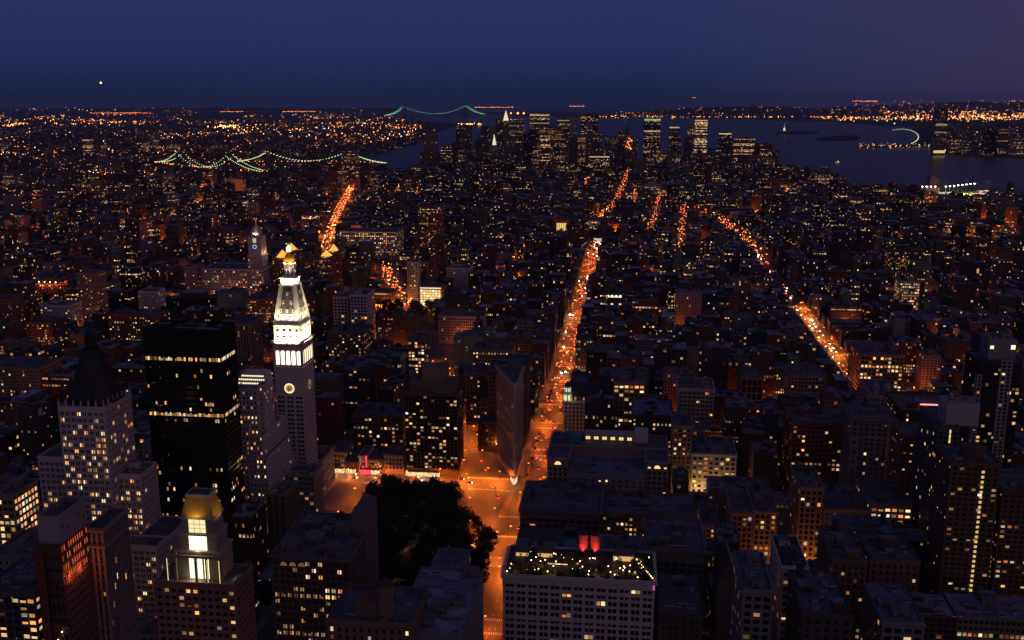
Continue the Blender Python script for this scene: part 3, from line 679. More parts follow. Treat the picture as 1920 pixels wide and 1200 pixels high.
def pyramid_tower():
    Y = 545; x0, x1 = onY(108, 765, Y)[0], onY(196, 770, Y)[0]; zt = onY(150, 762, Y)[2]; dep = max(24, min(40, dX(246, 742, x1) - Y)); y1 = Y + dep
    st = Style('lime', 3.6, 3.9, .64, .58, .42, 'pair', base=0, dim=.25)
    def fl(j, n): return (1.35 if 2 < j < 10 else .75) if j > 1 else .4
    st.floorlit = fl
    B = Build('pyramid_tower', 'pale stone tower under a dark unlit eight-sided pyramid roof', 'tower', ((x0 + x1) / 2, (Y + y1) / 2, 0), maxlit=100); R = B.root
    zw = onY(235, 888, Y + 8)[2]; xw = onY(263, 888, Y + 8)[0]; xl = onY(70, 856, Y + 8)[0]; zl = onY(90, 856, Y + 8)[2]; zp = onY(255, 1022, Y - 14)[2]; xp = onY(293, 1022, Y - 14)[0]
    B.block(rect(x0, x1, Y, y1), 0, zt, st, blank=(2, 3), litk={1: .45}, par=.8)
    yb = max(Y + 30, dX(291, 868, xw))
    st.lit = .34
    B.block(rect(x1, xw, Y + 8, yb), 0, zw, st, blank=(2, 3), litk={1: .12})
    B.block(rect(xl, x0, Y + 8, Y + 40), 0, zl, st, blank=(2, 3), litk={0: .3})
    B.block(rect(x0 - 8, xp, Y - 14, Y - .1), 0, zp, st, blank=(2, 3), litk={0: .6})
    B.block(rect(xw, xp + 1, Y - .05, yb), 0, zp, st, blank=(2, 3), litk={1: .5})
    FOOT.append((xl, xp + 2, Y - 14, yb))
    # pinnacles of the crown
    b = MB()
    for k in range(7):
        f = k / 6
        for (px, py) in ((x0 + .5 + f * (x1 - x0 - 1), Y + .4), (x1 - .4, Y + .5 + f * (dep - 1))):
            b.box(px - .45, px + .45, py - .45, py + .45, zt - 3, zt + 2.2, 'wall', TINT['lime']); b.cyl(px, py, .5, zt + 2.2, zt + 4.6, 'wall', TINT['lime'], 4, .05)
    b.build('pinnacle', R)
    cx, cyy = (x0 + x1) / 2 + .5, (Y + y1) / 2; za = onY(171, 652, cyy)[2]; zz = onY(171, 618, cyy)[2]; r = min(x1 - x0, dep) / 2 * .98
    b = MB(); n = 8; r *= 1.1; rad = [(r * 1.0, zt - .5), (r * .80, zt + (za - zt) * .30), (r * .50, zt + (za - zt) * .70), (r * .30, za)]
    def ring(q): return [(cx + q * math.cos(math.pi / 8 + k * math.pi / 4), cyy + q * math.sin(math.pi / 8 + k * math.pi / 4)) for k in range(8)]
    for (r0, z0), (r1, z1) in zip(rad, rad[1:]): b.prism(ring(r0), z0, z1, 'copper', (.02,) * 3, False, False, ring(r1))
    for k in range(8):
        for (r0, z0), (r1, z1) in zip(rad, rad[1:]): b.bar((*ring(r0)[k], z0), (*ring(r1)[k], z1), .6, 'copper')
    b.build('pyramid_roof', R)
    b = MB(); b.prism(ring(r * .2), za, zz - 3, 'copper'); b.prism(ring(r * .26), zz - 3, zz, 'copper', tops=ring(r * .02)); b.build('lantern', R)
    # masts and plant on the western wing
    for mx in (.35, .8):
        b = MB(); xx = x1 + (xw - x1) * mx; b.bar((xx, Y + 12, zw - 1), (xx, Y + 12, zw + 15), .25, 'metal'); b.build('mast', R)
    clutter(R, x1 + 1, xw - 1, Y + 10, yb - 1, zw - 1.1, B.rng, TINT['lime'], 1, 6, 0); B.finish()
pyramid_tower()

def black_tower():
    Y = 600; x0, x1 = onY(266, 616, Y)[0], onY(411, 622, Y)[0]; z1 = onY(340, 618, Y)[2]; dep = 26
    B = Build('office_tower', 'black glass slab tower with two yellow-lit floors beside the pyramid tower', 'tower', ((x0 + x1) / 2, Y + dep / 2, 0), maxlit=100); FOOT.append((x0, x1, Y, Y + dep))
    hot = {1: .85, 11: 1.15, 3: .06, 4: .14, 6: .12, 9: .12, 10: .14, 12: .22, 21: .35, 22: .1, 24: .15, 25: .28, 27: .28, 30: .2}
    def fl(j, n): return hot.get(j, .012) / .7 * (1 if j in (1, 11) else .7)
    st = Style((.014, .012, .011), 1.55, 3.75, .82, .62, .7, 'pier', rev=.12, base=6, top=14, trim=(.02, .018, .016)); st.floorlit = fl
    B.block(rect(x0, x1, Y, Y + dep), 0, z1, st, (.02, .02, .022), blank=(2,), litk={1: .8}, par=2.0)
    clutter(B.root, x0 + 2, x1 - 2, Y + 2, Y + dep - 2, z1 - 2, B.rng, (.02, .02, .02), 2, 4, 0); B.finish()
black_tower()

def setback_block():
    Y = 668; st = Style('lime', 2.75, 3.75, .42, .52, .2, base=0, top=1.5); st.trim = TINT['lime']
    B = Build('setback_tower', 'pale stone block stepping back in tiers with a tall arched entrance', 'tower', (-262, 695, 0), maxlit=100); R = B.root
    X = lambda px, py, y: onY(px, py, y)[0]; Z = lambda px, py, y: onY(px, py, y)[2]
    xa, xb = X(440, 870, Y), X(508, 905, Y)      # lowest front tier
    def tier(pl, pr, pt, y0, bx, by, **kw):
        x0, x1 = X(pl, pt, y0), X(pr, pt, y0); y1 = max(y0 + 12, min(y0 + 60, dX(bx, by, x1))); B.block(rect(x0, x1, y0, y1), 0, Z((pl + pr) / 2, pt, y0), st, blank=(2, 3), litk={0: 1.0, 1: .45}, **kw); return x0, x1, y1
    tier(439, 466, 869, Y, 478, 858)
    q = tier(467, 503, 902, Y - 1.5, 558, 872); FOOT.append((xa, q[1] + 1, Y - 2, q[2]))
    tier(438, 467, 796, Y + 3, 480, 786)
    tier(466, 500, 858, Y + 1, 546, 836)
    q = tier(466, 493, 815, Y + 4, 534, 779)
    tier(437, 482, 729, Y + 7, 497, 716)
    tier(481, 494, 722, Y + 13, 512, 706)
    # arched entrance
    zc = 22; xm = X(490, 1030, Y - 1); b = MB(); r = 3.6
    pts = [(-r, 0), (r, 0)] + [(r * math.cos(q * math.pi / 8), 12 + r * math.sin(q * math.pi / 8)) for q in range(9)]
    b.face([(xm + u, Y - 1.12, 1 + v) for u, v in pts], M_portal); b.build('arched_entrance', R)
    # bright stacked top storeys
    for k in range(4):
        y0 = Y + 20 + k * 3; b = MB(); a0, a1 = X(437 + k * 5, 722 - k * 7, y0), X(500 - k * 1.5, 722 - k * 7, y0); z = Z(470, 722 - k * 7, y0)
        b.box(a0, a1, y0, y0 + 14, z - 3.6, z, 'wall', TINT['lime'])
        b.build('upper_storey', R)
        n = 13
        for q in range(n):
            g = MB(); u0 = a0 + .3 + (a1 - a0 - .6) * q / n; u1 = u0 + (a1 - a0 - .6) / n * .74
            g.face([(u0, y0 - .03, z - 2.9), (u1, y0 - .03, z - 2.9), (u1, y0 - .03, z - 1.0), (u0, y0 - .03, z - 1.0)], M_bright); g.build('window', R)
    B.finish(); point((xm, Y - 5, 6), 2600, (1, .72, .4), .4)
M_portal = glow('lit portal', (1, .66, .28), .75); M_bright = glow('bright office strip', (1, .84, .52), 1.5)
setback_block()

def wedge():
    A = onY(971, 712, 822); zt = 88; ax = -93.5; p = [(ax - 1.4, 823.2), (ax, 822.6), (ax + 1.2, 823.4), (ax + 1.8, 826), (ax + 1.8, 880), (ax - 23, 880)]
    st = Style('pink', 3.7, 4.3, .60, .58, .07, base=8, top=7, rev=.6); st.tint = (.48, .34, .27); st.trim = (.58, .43, .35)
    B = Build('wedge_building', 'narrow terracotta wedge-shaped building where the two orange avenues fork', 'building', (ax - 6, 860, 0)); FOOT.append((ax - 24, ax + 3, 820, 888))
    zr = B.block(p, 0, zt, st, 'slate', cornice=1.7, blank=(4,))
    for z in (9, 18, 31, 44, 57, 70):
        b = MB(); b.prism(inset(p, -.05), z - .5, z, 'trim', st.trim, False, True, inset(p, -.6)); b.prism(inset(p, -.6), z, z + .5, 'trim', st.trim); b.build('string_course', B.root)
    b = MB(); b.box(ax - 12, ax - 3, 866, 875, zr, zr + 4.5, 'wall', TINT['slate']); b.build('bulkhead', B.root)
    b = MB(); b.box(ax - 6, ax - 1, 848, 856, zr, zr + 3, 'wall', TINT['slate']); b.build('bulkhead', B.root)
    for k in range(4): add_proto(B.root, 'hvac', 'air_conditioner', ax - 4 + RNG.uniform(-1, 2), 842 + k * 1.0 + k * 5, zr, (1, 1, 1.2))
    b = MB(); b.prism([(ax - 3.2, 820), (ax - .2, 812.5), (ax + 1.6, 812.5), (ax + 3, 820)], .17, 5.2, 'shop'); b.prism([(ax - 3.6, 820), (ax - .4, 812), (ax + 1.8, 812), (ax + 3.4, 820)], 5.2, 5.7, 'trim', st.trim); b.build('prow_shop', B.root)
    B.finish(); point((ax + .6, 809, 6), 500, (1, .8, .35), .5)
wedge()

def lantern_block():
    Y = 350; x0, x1 = onY(288, 1085, Y)[0], onY(442, 1095, Y)[0]; zt = onY(360, 1092, Y)[2]; y1 = max(Y + 18, min(Y + 34, dX(468, 1062, x1)))
    st = Style('brick', 3.0, 3.1, .62, .5, .13, base=0, top=2.5); st.tint = (.26, .125, .095); st.trim = (.38, .31, .28)
    B = Build('apartment_tower', 'brick apartment tower crowned by a glowing white lantern and gilded hipped roof', 'tower', ((x0 + x1) / 2, (Y + y1) / 2, 0)); R = B.root; FOOT.append((x0, x1, Y, y1))
    B.block(rect(x0, x1, Y, y1), 0, zt, st, 'grey', blank=(2,), litk={1: 0.05})
    X = lambda px, y: onY(px, y, Y + 5)[0]; Z = lambda y, yy=Y + 5: onY(375, y, yy)[2]; bt = (.33, .25, .19); zr = zt - 1.1
    cx = X(372, 1040); c0 = (cx, Y + 5 + 6)
    def tier(hw, hd, z0, z1, name):
        b = MB(); b.box(cx - hw, cx + hw, c0[1] - hd, c0[1] + hd, z0, z1, 'wall', bt); o = rect(cx - hw - .5, cx + hw + .5, c0[1] - hd - .5, c0[1] + hd + .5); b.prism(o, z1, z1 + .7, 'trim', TINT['cream']); return b.build(name, R)
    z1, z2, z3, z4 = Z(1036), Z(1006), Z(976), Z(934); s = (X(415, 1020) - X(335, 1020)) / 2
    tier(s * 1.02, 6.2, zr, z1, 'lower_tier'); tier(s * .86, 5.4, z1 + .7, z2, 'middle_tier'); tier(s * .74, 4.8, z2 + .7, z3, 'upper_tier')
    lo = rect(cx - s * .76, cx + s * .76, c0[1] - 4.9, c0[1] + 4.9); hi = rect(cx - s * .52, cx + s * .52, c0[1] - 3.3, c0[1] + 3.3)
    b = MB(); b.prism(lo, z3 + .7, z4 - .8, 'gold', (.5, .3, .1), True, False, hi); b.build('gilded_roof', R)
    b = MB(); q = inset(hi, -.35); qi = inset(hi, .35)
    b.prism(q, z4 - .8, z4 + .3, 'trim', TINT['white'], False, True)
    for i in range(4): b.face([(*q[i], z4 + .3), (*q[(i + 1) % 4], z4 + .3), (*qi[(i + 1) % 4], z4 + .3), (*qi[i], z4 + .3)], 'trim', TINT['white'])
    b.prism(qi[::-1], z4 - .6, z4 + .3, 'trim', TINT['slate'], False); b.face([(*p, z4 - .55) for p in qi], 'roof', TINT['slate']); b.build('roof_kerb', R)
    for (hd, za, zb, k0, k1, nm) in ((4.8, z2 + 1.0, z3 - .3, -.42, .36, 1), (5.4, z1 + .8, z2 - .2, -.42, .40, 2.6), (6.2, zr + .5, z1 - 1.2, -.44, .16, 2.6), (6.2, zr + .5, z1 - 1.2, .26, .46, 2.6)):
        b = MB(); yy = c0[1] - hd - .06; xx0, xx1 = cx + k0 * s, cx + k1 * s; b.box(xx0, xx1, yy, yy + .1, za, zb, M_lan if nm > 1 else M_lan2)
        g = b.build('lantern_window', R); m_ = MB()
        for q in (1 / 3, 2 / 3): m_.bar((xx0 + (xx1 - xx0) * q, yy - .05, za), (xx0 + (xx1 - xx0) * q, yy - .05, zb), .12, 'metal')
        for q in (.33, .66): m_.bar((xx0, yy - .05, za + (zb - za) * q), (xx1, yy - .05, za + (zb - za) * q), .12, 'metal')
        m_.build('glazing_bars', g)
    # free-standing pillars and the beam over the terrace
    for k, px in enumerate((-1.32, -.95, .0, .5, 1.18)):
        b = MB(); xx = cx + px * s; b.box(xx - .45, xx + .45, Y + 1.6, Y + 2.5, zr, z1 - 1, 'wall', TINT['tan']); b.build('pillar', R)
    b = MB(); b.box(cx - 1.45 * s, cx + 1.3 * s, Y + 1.5, Y + 2.6, z1 - 1, z1, 'trim', TINT['tan']); b.build('pergola_beam', R)
    for px in (-1.32, .55, 1.1):
        b = MB(); xx = cx + px * s; b.box(xx - .12, xx + .12, Y + 1.52, Y + 1.58, zr + .5, z1 - 1.5, M_lan2); b.build('light_strip', R)
    for k in range(9):
        b = MB(); xx, yy = x1 - 1.0, Y + 2 + k * 1.8; 
        if yy < y1 - 1: b.box(xx - .4, xx + .4, yy - .5, yy + .5, zr, zr + .7, 'trim', TINT['brown']); b.cyl(xx, yy, .55, zr + .7, zr + 2.2, 'leafy', n=7, r2=.15); b.build('planter', R)
    B.finish()
    spot('roof_floodlight', (cx - 2, Y + 1.5, z3 + .5), (cx, c0[1], (z3 + z4) / 2), 600, (1, .7, .25), math.radians(100)); spot('roof_floodlight', (cx + s + 3, c0[1], z3 + .5), (cx, c0[1], (z3 + z4) / 2), 500, (1, .7, .25), math.radians(100))
    point((cx - .15 * s, Y + 3.2, zr + 2.2), 420, (1, .84, .45), .5); point((x1 - 2.2, Y + 7, zr + 1), 60, (1, .7, .2), .3); point((cx, Y + 4, z1 + 1.5), 160, (1, .84, .45), .4)
M_lan = glow('lantern glass bright', (1, .88, .55), 2.4); M_lan2 = glow('lantern glass', (1, .84, .42), 1.05)
lantern_block()

def scaffold_tower():
    Y = 385; x0, x1 = onY(68, 963, Y)[0], onY(108, 975, Y)[0]; zt = onY(88, 968, Y)[2]; y1 = Y + 17
    B = Build('tower_under_repair', 'dark red tower wrapped in scaffolding with a raw concrete top and orange-lit west side', 'tower', ((x0 + x1) / 2, Y + 12, 0)); R = B.root
    ti = (.20, .11, .085); st = Style(ti, 2.4, 3.9, .5, .55, .0, base=0, top=.5); zc = zt - 13
    stW = Style(ti, 1.9, 4.2, .62, .62, .9, base=0, top=.6, lits='litred')
    FOOT.append((x0 - 1, x1 + 24, Y, y1 + 30))
    # concrete head
    W = MB(); W.prism(rect(x0, x1, Y, y1 + 6), zc, zt, 'wall', (.34, .31, .31), False)
    q = inset(rect(x0, x1, Y, y1 + 6), .5); o = rect(x0, x1, Y, y1 + 6)
    for i in range(4):
        W.face([(*o[i], zt), (*o[(i + 1) % 4], zt), (*q[(i + 1) % 4], zt), (*q[i], zt)], 'wall', (.38, .35, .34)); W.face([(*q[(i + 1) % 4], zt - 3), (*q[i], zt - 3), (*q[i], zt), (*q[(i + 1) % 4], zt)], 'wall', (.25, .23, .24))
    W.face([(*p, zt - 3) for p in q], 'roof', TINT['slate']); W.build('concrete_head', R)
    for k in range(5):
        g = MB(); yy = Y + 3 + k * 4.2; zz = zt - 5 - (k % 3) * 2.6; g.face([(x1 + .02, yy, zz - 1.6), (x1 + .02, yy + .8, zz - 1.6), (x1 + .02, yy + .8, zz), (x1 + .02, yy, zz)], 'glass'); g.build('opening', R)
    # shaft: lit western bands, dark below
    B.block(rect(x0 - .3, x1 + .0, Y - .2, y1 + 6), zc - 19, zc, stW, blank=(0, 2, 3), par=.1, name='lit_storeys')
    B.block(rect(x0 - .3, x1 + .6, Y - .2, y1 + 6), 0, zc - 19, st, blank=(2, 3), par=.1)
    # wing reaching west
    yw = y1 + 6; xw = onY(192, 990, yw)[0]; zw = onY(172, 990, yw)[2]
    stp = Style((.33, .24, .20), 2.6, 4.0, .42, .8, .03, 'pier', base=0, top=2)
    B.block(rect(x1 - 2, xw, yw, yw + 24), 0, zw, stp, blank=(2, 3), cornice=.9)
    b = MB(); o = rect(x1 - 2, xw, yw, yw + 24); b.prism(inset(o, -.05), zw - 10, zw - 9, 'trim', stp.trim, False, True, inset(o, -1.5)); b.prism(inset(o, -1.5), zw - 9, zw - 8.2, 'trim', stp.trim); b.build('lower_cornice', R)
    # scaffolding on the front: standards, ledgers, decks
    S = MB(); nx, nz = 6, 22; xs = [x0 - 1.2 + (x1 - x0 + 2.4) * k / nx for k in range(nx + 1)]
    for x in xs:
        for yy in (Y - .9, Y - 2.3): S.bar((x, yy, 0), (x, yy, zc), .14, 'steel')
    for k in range(8, nz + 1):
        z = zc * k / nz
        for yy in (Y - .9, Y - 2.3): S.bar((xs[0], yy, z + 1), (xs[-1], yy, z + 1), .1, 'steel')
        S.box(xs[0], xs[-1], Y - 2.3, Y - .9, z, z + .08, 'wood')
    S.build('scaffolding', R)
    N = MB(); N.box(xs[0] - .1, xs[2], Y - 2.5, Y - 2.42, zc - 62, zc - 2, M_net); N.build('debris_netting', R)
    for k in range(6):
        b = MB(); b.cyl(xs[2] + k % 3 * 2.2, Y - 1.6, .22, zc * .52 + k * 4.1 + 2.2, zc * .52 + k * 4.1 + 2.6, M['warm_lamp'], n=8); b.build('work_light', R)
    B.finish()
    for k in range(2): point((x1 + 1.6, Y + 4 + k * 9, zc - 17), 700, (1, .22, .06), .5)
    point((xs[2], Y - 3.4, zc * .52), 500, (1, .25, .08), .4)
M_net = plain('red debris netting', (.16, .035, .02), .9, 0, .5, .3)
scaffold_tower()
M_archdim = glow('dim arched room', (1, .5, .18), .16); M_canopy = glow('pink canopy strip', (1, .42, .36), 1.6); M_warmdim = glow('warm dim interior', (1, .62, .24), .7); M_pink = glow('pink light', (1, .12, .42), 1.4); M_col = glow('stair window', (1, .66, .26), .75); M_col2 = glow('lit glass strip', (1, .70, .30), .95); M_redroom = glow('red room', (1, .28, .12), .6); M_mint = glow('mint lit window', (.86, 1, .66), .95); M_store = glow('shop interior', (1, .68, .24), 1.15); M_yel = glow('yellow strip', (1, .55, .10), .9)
# ------------------------------------------------------------------ other buildings of the near city, each from its own place in the picture
S = Style
hero('office_block', 'yellow-lit loft block behind the pyramid tower at the picture edge', (-30, 24, 926), ST(28) + 60, 58, S('tan', 3.2, 3.9, .75, .6, .75, dim=.1), back=(70, 897), litk={1: 1.2}, nb=2)
hero('loft_building', 'dark low block with bright office floors at the lower picture corner', (-40, 64, 1108), 404, 34, S('slate', 4, 3.6, .8, .55, .45, 'pier'), nb=2, na=8, tank=0)
hero('loft_building', 'low grey block with long skylights behind the tower under repair', (-20, 66, 1040), 445, 30, S('grey', 3.5, 4, .5, .5, .06), nb=1, na=2)
hero('hotel', 'dark ornate apartment block with big arched top windows beside the park', (508, 655, 1043), 500, 60, S((.15, .105, .085), 3.6, 3.9, .62, .62, .30, 'pair', trim=(.2, .15, .12), dim=1), nb=3, na=8, tank=1, cornice=1.2, litk={1: .08})
_wt = hero('water_tower_building', 'stone building with a round chimney-like tank house near the bottom edge', (612, 772, 1165), 398, 34, S('brown', 3.4, 3.8, .4, .6, .07), nb=1, na=3, tank=0, fin=False)
for (nm, lab, px, Y, dep, st, kw) in [
 ('loft_building', 'flat white-roofed building crowded with cooling units beside the dark park', (735, 866, 1190), 404, 66, S('grey', 3.4, 3.9, .45, .5, .04), dict(nb=4, na=14, tank=0, roof=(.30, .30, .33))),
 ('grand_loft_building', 'big white loft building with a lit roof garden and two red tanks', (943, 1228, 1083), 500, 37, S((.50, .44, .43), 6.3, 3.95, .74, .62, .09, 'pair', rev=.5, base=0, top=4.5), dict(nb=0, na=0, tank=0, cornice=1.4, roof='dark')),
 ('toy_trade_building', 'dark ornate block behind the roof garden with arched top windows', (975, 1126, 957), 664, 55, S((.17, .13, .12), 5.5, 4.2, .7, .55, .03, rev=.5, top=6), dict(nb=3, na=4, tank=1, cornice=1.3)),
 ('loft_building', 'low block with teal copper roof huts behind the roof garden', (962, 1092, 1042), 588, 45, S('dark', 4, 4, .6, .5, .02), dict(nb=1, na=2, tank=1, fin=False, roof='dark')),
 ('loft_building', 'dark stone block with a row of arches beside the roof garden', (1212, 1322, 1030), 560, 46, S((.17, .13, .115), 5, 4.1, .66, .66, .01, 'pair', top=8), dict(nb=3, na=4, tank=0, cornice=1.4)),
 ('loft_building', 'long low building with one bright window row behind the dark arched block', (1128, 1306, 964), 672, 40, S('brown', 3.1, 3.9, .55, .5, .5), dict(nb=2, na=5, tank=1)),
 ('loft_building', 'narrow tan building over a bright shop with red sign', (1315, 1350, 984), 672, 40, S('tan', 3.2, 3.5, .5, .5, .35), dict(nb=1, na=2)),
 ('loft_building', 'tan ornate loft with dark glass middle, one of a pair', (1372, 1413, 960), 668, 44, S('tan', 3.6, 3.9, .62, .6, .05), dict(nb=1, cornice=.8)),
 ('loft_building', 'tan ornate loft with two bright floors, one of a pair', (1414, 1458, 957), 668, 44, S('tan', 3.4, 3.9, .6, .6, .32), dict(nb=2, cornice=.8)),
 ('slender_loft', 'slender tan loft tower with four bright top windows above a lit street', (1500, 1545, 912), 668, 40, S('tan', 3.7, 4.1, .6, .62, .1), dict(nb=1, tank=1, cornice=.8)),
 ('loft_building', 'wide tan building with bright top row and lit skylights', (1632, 1712, 944), 664, 46, S('tan', 4.2, 4, .7, .5, .35), dict(nb=1, na=2, tank=0)),
 ('loft_building', 'wide tan building with dull windows between slender loft and bright top row', (1546, 1631, 954), 664, 46, S('tan', 2.6, 3.7, .55, .5, .08), dict(nb=2, na=2, tank=1)),
 ('loft_building', 'grey loft with arched top windows and lit attic beside the gabled chapel', (1393, 1450, 1106), 470, 44, S('grey', 4, 4.1, .7, .62, .12), dict(nb=2, na=3, cornice=.8)),
 ('loft_building', 'pale narrow building with black roof between the bright alley and lofts', (1465, 1516, 1062), 500, 40, S('lime', 4, 4.1, .5, .55, .06), dict(nb=1, na=2, roof='dark', cornice=.6)),
 ('loft_building', 'brown stone block right of the bright alley', (1562, 1627, 1050), 540, 46, S('brown', 3.2, 3.9, .5, .5, .1), dict(nb=2, tank=1)),
 ('loft_building', 'low block with scrolled parapet behind the bottom edge roofs', (1632, 1726, 1048), 560, 40, S('brown', 4, 4, .45, .5, .02), dict(nb=2, na=4)),
 ('loft_building', 'low grey block with large panes at the bottom picture edge', (1655, 1735, 1166), 470, 40, S('grey', 4.6, 4.5, .75, .62, .03), dict(nb=2, na=4, roof=(.17, .18, .22))),
 ('loft_building', 'flat dark roof with pipes at the bottom edge below the alley', (1505, 1600, 1150), 450, 44, S('dark', 4, 4, .5, .5, .05), dict(nb=2, na=8)),
 ('loft_building', 'dark blank low building left of the gabled chapel', (1236, 1318, 1150), 500, 48, S('dark', 3.6, 4, .4, .5, .03), dict(nb=1, na=3, tank=0)),
 ('apartment_tower', 'red brick apartment tower with scattered orange windows left of the lit glass edge', (1692, 1754, 816), 690, 30, S('redbrick', 4.2, 3.0, .4, .45, .2, dim=.6), dict(nb=1, na=2, tank=0, litk={3: .5}, maxlit=70)),
 ('loft_tower', 'dark loft tower with pale stone ends and red centre', (1597, 1681, 785), 760, 40, S((.19, .15, .135), 4.4, 4.0, .4, .5, .06), dict(nb=2, na=3, tank=1, cornice=1.2)),
 ('glass_tower', 'slim glass tower with one bright vertical strip of windows', (1759, 1800, 800), 640, 42, S('slate', 3.2, 3.1, .8, .7, .1), dict(nb=0, na=3, tank=0, cornice=0)),
 ('apartment_tower', 'brown apartment tower with round rooftop tank and a bright window column', (1784, 1878, 866), 560, 30, S((.14, .08, .05), 3.6, 3.05, .62, .5, .13, dim=.7), dict(nb=0, na=3, tank=0, fin=False, cornice=.3, litk={3: .4})),
 ('apartment_tower', 'brown lower apartment wing with lamp-lit terrace beside round tank tower', (1880, 1960, 918), 565, 30, S((.14, .08, .05), 3.6, 3.05, .62, .5, .14, dim=.7), dict(nb=0, na=2, tank=0, cornice=.3)),
 ('glass_tower', 'dark glass tower with pale grid strip and lit penthouse near the right edge', (1836, 1919, 676), 800, 32, S((.05, .045, .045), 3.0, 3.1, .85, .7, .06), dict(nb=0, na=0, tank=0, fin=False, cornice=0)),
 ('loft_building', 'reddish brick block with many orange windows before the dark loft tower', (1486, 1600, 792), 790, 44, S('redbrick', 3.6, 3.9, .6, .5, .24, dim=.75), dict(nb=2, na=4)),
 ('corner_store_building', 'stately corner store building with yellow-lit floors at the orange avenue bend', (1614, 1696, 664), 1120, 60, S('tan', 4.2, 4.6, .66, .6, .5, dim=.2), dict(nb=2, na=3, cornice=1.2, litk={3: .08})),
 ('theatre_building', 'building with red-lit roof terrace and white windows beside the twin-domed corner', (1690, 1800, 770), 850, 55, S('dark', 3.4, 4, .5, .5, .3), dict(nb=1, na=3, tank=0, roof=(.18, .10, .09))),
 ('loft_building', 'cream building with golden-lit front and attic box', (1297, 1382, 850), 790, 44, S('cream', 4.2, 4.1, .6, .58, .4), dict(nb=2, na=3)),
 ('loft_tower', 'tall tan narrow loft left of the golden-lit front', (1262, 1298, 797), 790, 36, S('tan', 3.2, 3.9, .5, .5, .3), dict(nb=1, tank=1, cornice=.8)),
 ('loft_building', 'cream loft with dark regular window grid behind the tan narrow loft', (1272, 1340, 728), 930, 40, S('cream', 4.2, 4.0, .7, .55, .07, 'pair'), dict(nb=3, na=2, cornice=1.0)),
 ('loft_building', 'tan loft with many large lit windows in the middle distance', (1150, 1210, 716), 940, 36, S('tan', 4.6, 4.2, .7, .6, .48), dict(nb=2, na=2)),
 ('mansard_building', 'pale mansard-roofed corner building with a green-lit turret on the avenue', (1057, 1124, 752), 905, 40, S('lime', 3.4, 4.0, .42, .6, .02, top=1.5), dict(nb=0, na=0, tank=0, cornice=.8, fin=False)),
 ('loft_building', 'dark blue-roofed block before the cream loft grid', (1185, 1262, 778), 850, 50, S('dark', 3.6, 4, .45, .5, .2), dict(nb=3, na=4, tank=1, roof=(.17, .19, .26))),
 ('loft_building', 'dark loft with stone grid front and orange foot', (1391, 1431, 706), 1000, 40, S((.16, .12, .10), 5.5, 7.6, .84, .84, .04), dict(nb=1, na=2)),
 ('loft_building', 'wide grey loft with arched windows before the avenue bend', (1483, 1550, 702), 1000, 40, S('grey', 3.4, 4, .6, .55, .12), dict(nb=2, na=3)),
 ('condominium', 'dark condominium slab with scattered windows across from the park corner', (757, 858, 736), 826, 28, S((.10, .072, .055), 3.2, 3.05, .72, .62, .19, 'pier', base=6, dim=.65), dict(nb=0, na=3, tank=0, fin=False, cornice=.3)),
 ('slim_tower', 'slim dark building with white-lit corner windows behind the condominium', (764, 796, 636), 1060, 28, S('brown', 3.6, 3.7, .72, .66, .4), dict(nb=1, tank=1)),
 ('loft_building', 'brick building with two lit rows behind the small shop row', (660, 756, 778), 880, 40, S('brick', 3.8, 4, .62, .55, .26), dict(nb=3, na=4, tank=1)),
 ('row_building', 'yellow-lit stone row building beside the tower street', (618, 646, 846), 826, 28, S('tan', 3, 3.9, .6, .6, .3, base=5), dict(nb=0, na=2)),
 ('row_building', 'lowest dark row building over the bright shops', (647, 671, 866), 826, 26, S('brown', 3, 3.6, .55, .6, .12), dict(nb=0, na=2, tank=0)),
 ('row_building', 'cream row building with slim windows left of red sign', (672, 688, 853), 826, 26, S('cream', 2.6, 3.6, .55, .6, .25), dict(nb=0, na=1, tank=0)),
 ('row_building', 'tan row building carrying the red sign', (688.5, 719, 861), 826, 26, S('tan', 2.6, 3.6, .55, .6, .25), dict(nb=0, na=2, tank=1)),
 ('row_building', 'wider pinkish row building beside the condominium foot', (720, 756, 853), 826, 26, S('pink', 3, 3.8, .55, .55, .1), dict(nb=1, na=2, tank=0)),
 ('loft_building', 'tan corner building with dark billboard behind the wedge building', (873, 934, 700), 950, 30, S('tan', 3.4, 4, .5, .5, .14), dict(nb=2, na=1, fin=False, litk={3: .4}, cornice=.8)),
 ('loft_building', 'low dark building at the back of the wedge building', (912, 942, 790), 893, 22, S('dark', 3.4, 4, .5, .5, .1), dict(nb=0, na=1, tank=0, x01=(-136, -112))),
 ('loft_building', 'tan ornate building with a lit row beyond the wedge building', (885, 960, 655), 1064, 36, S('tan', 3.2, 4, .5, .5, .3), dict(nb=2, na=2, cornice=.8)),
 ('loft_building', 'dark brick neighbour with slim side wall seen past the wedge building', (986, 1018, 694), 906, 55, S((.15, .10, .085), 3.4, 4, .45, .5, .03), dict(nb=1, na=1, cornice=.8, x01=(-128, -93))),
 ('office_block', 'tan terraced apartment block at the left picture edge', (-60, 72, 688), 960, 44, S('tan', 3.1, 3.5, .5, .5, .16), dict(nb=2, na=2, cornice=1.0, litk={1: .3})),
 ('dark_block', 'plain dark block with a white flag banner before the terraced tan block', (32, 66, 765), 800, 26, S('dark', 3.4, 3.4, .45, .45, .12), dict(nb=1, na=2)),
 ('tower_block', 'dark brown corner tower cut by the left picture edge', (-40, 14, 560), 1180, 34, S('brown', 3.2, 3.2, .5, .5, .12), dict(nb=1, na=1, tank=0)),
 ('tower_block', 'slender tan apartment tower with warm lit foot rising over the left quarter', (143, 178, 512), 1330, 30, S((.36, .25, .18), 3.1, 3.1, .5, .5, .16), dict(nb=1, na=1, tank=0, litk={1: .6})),
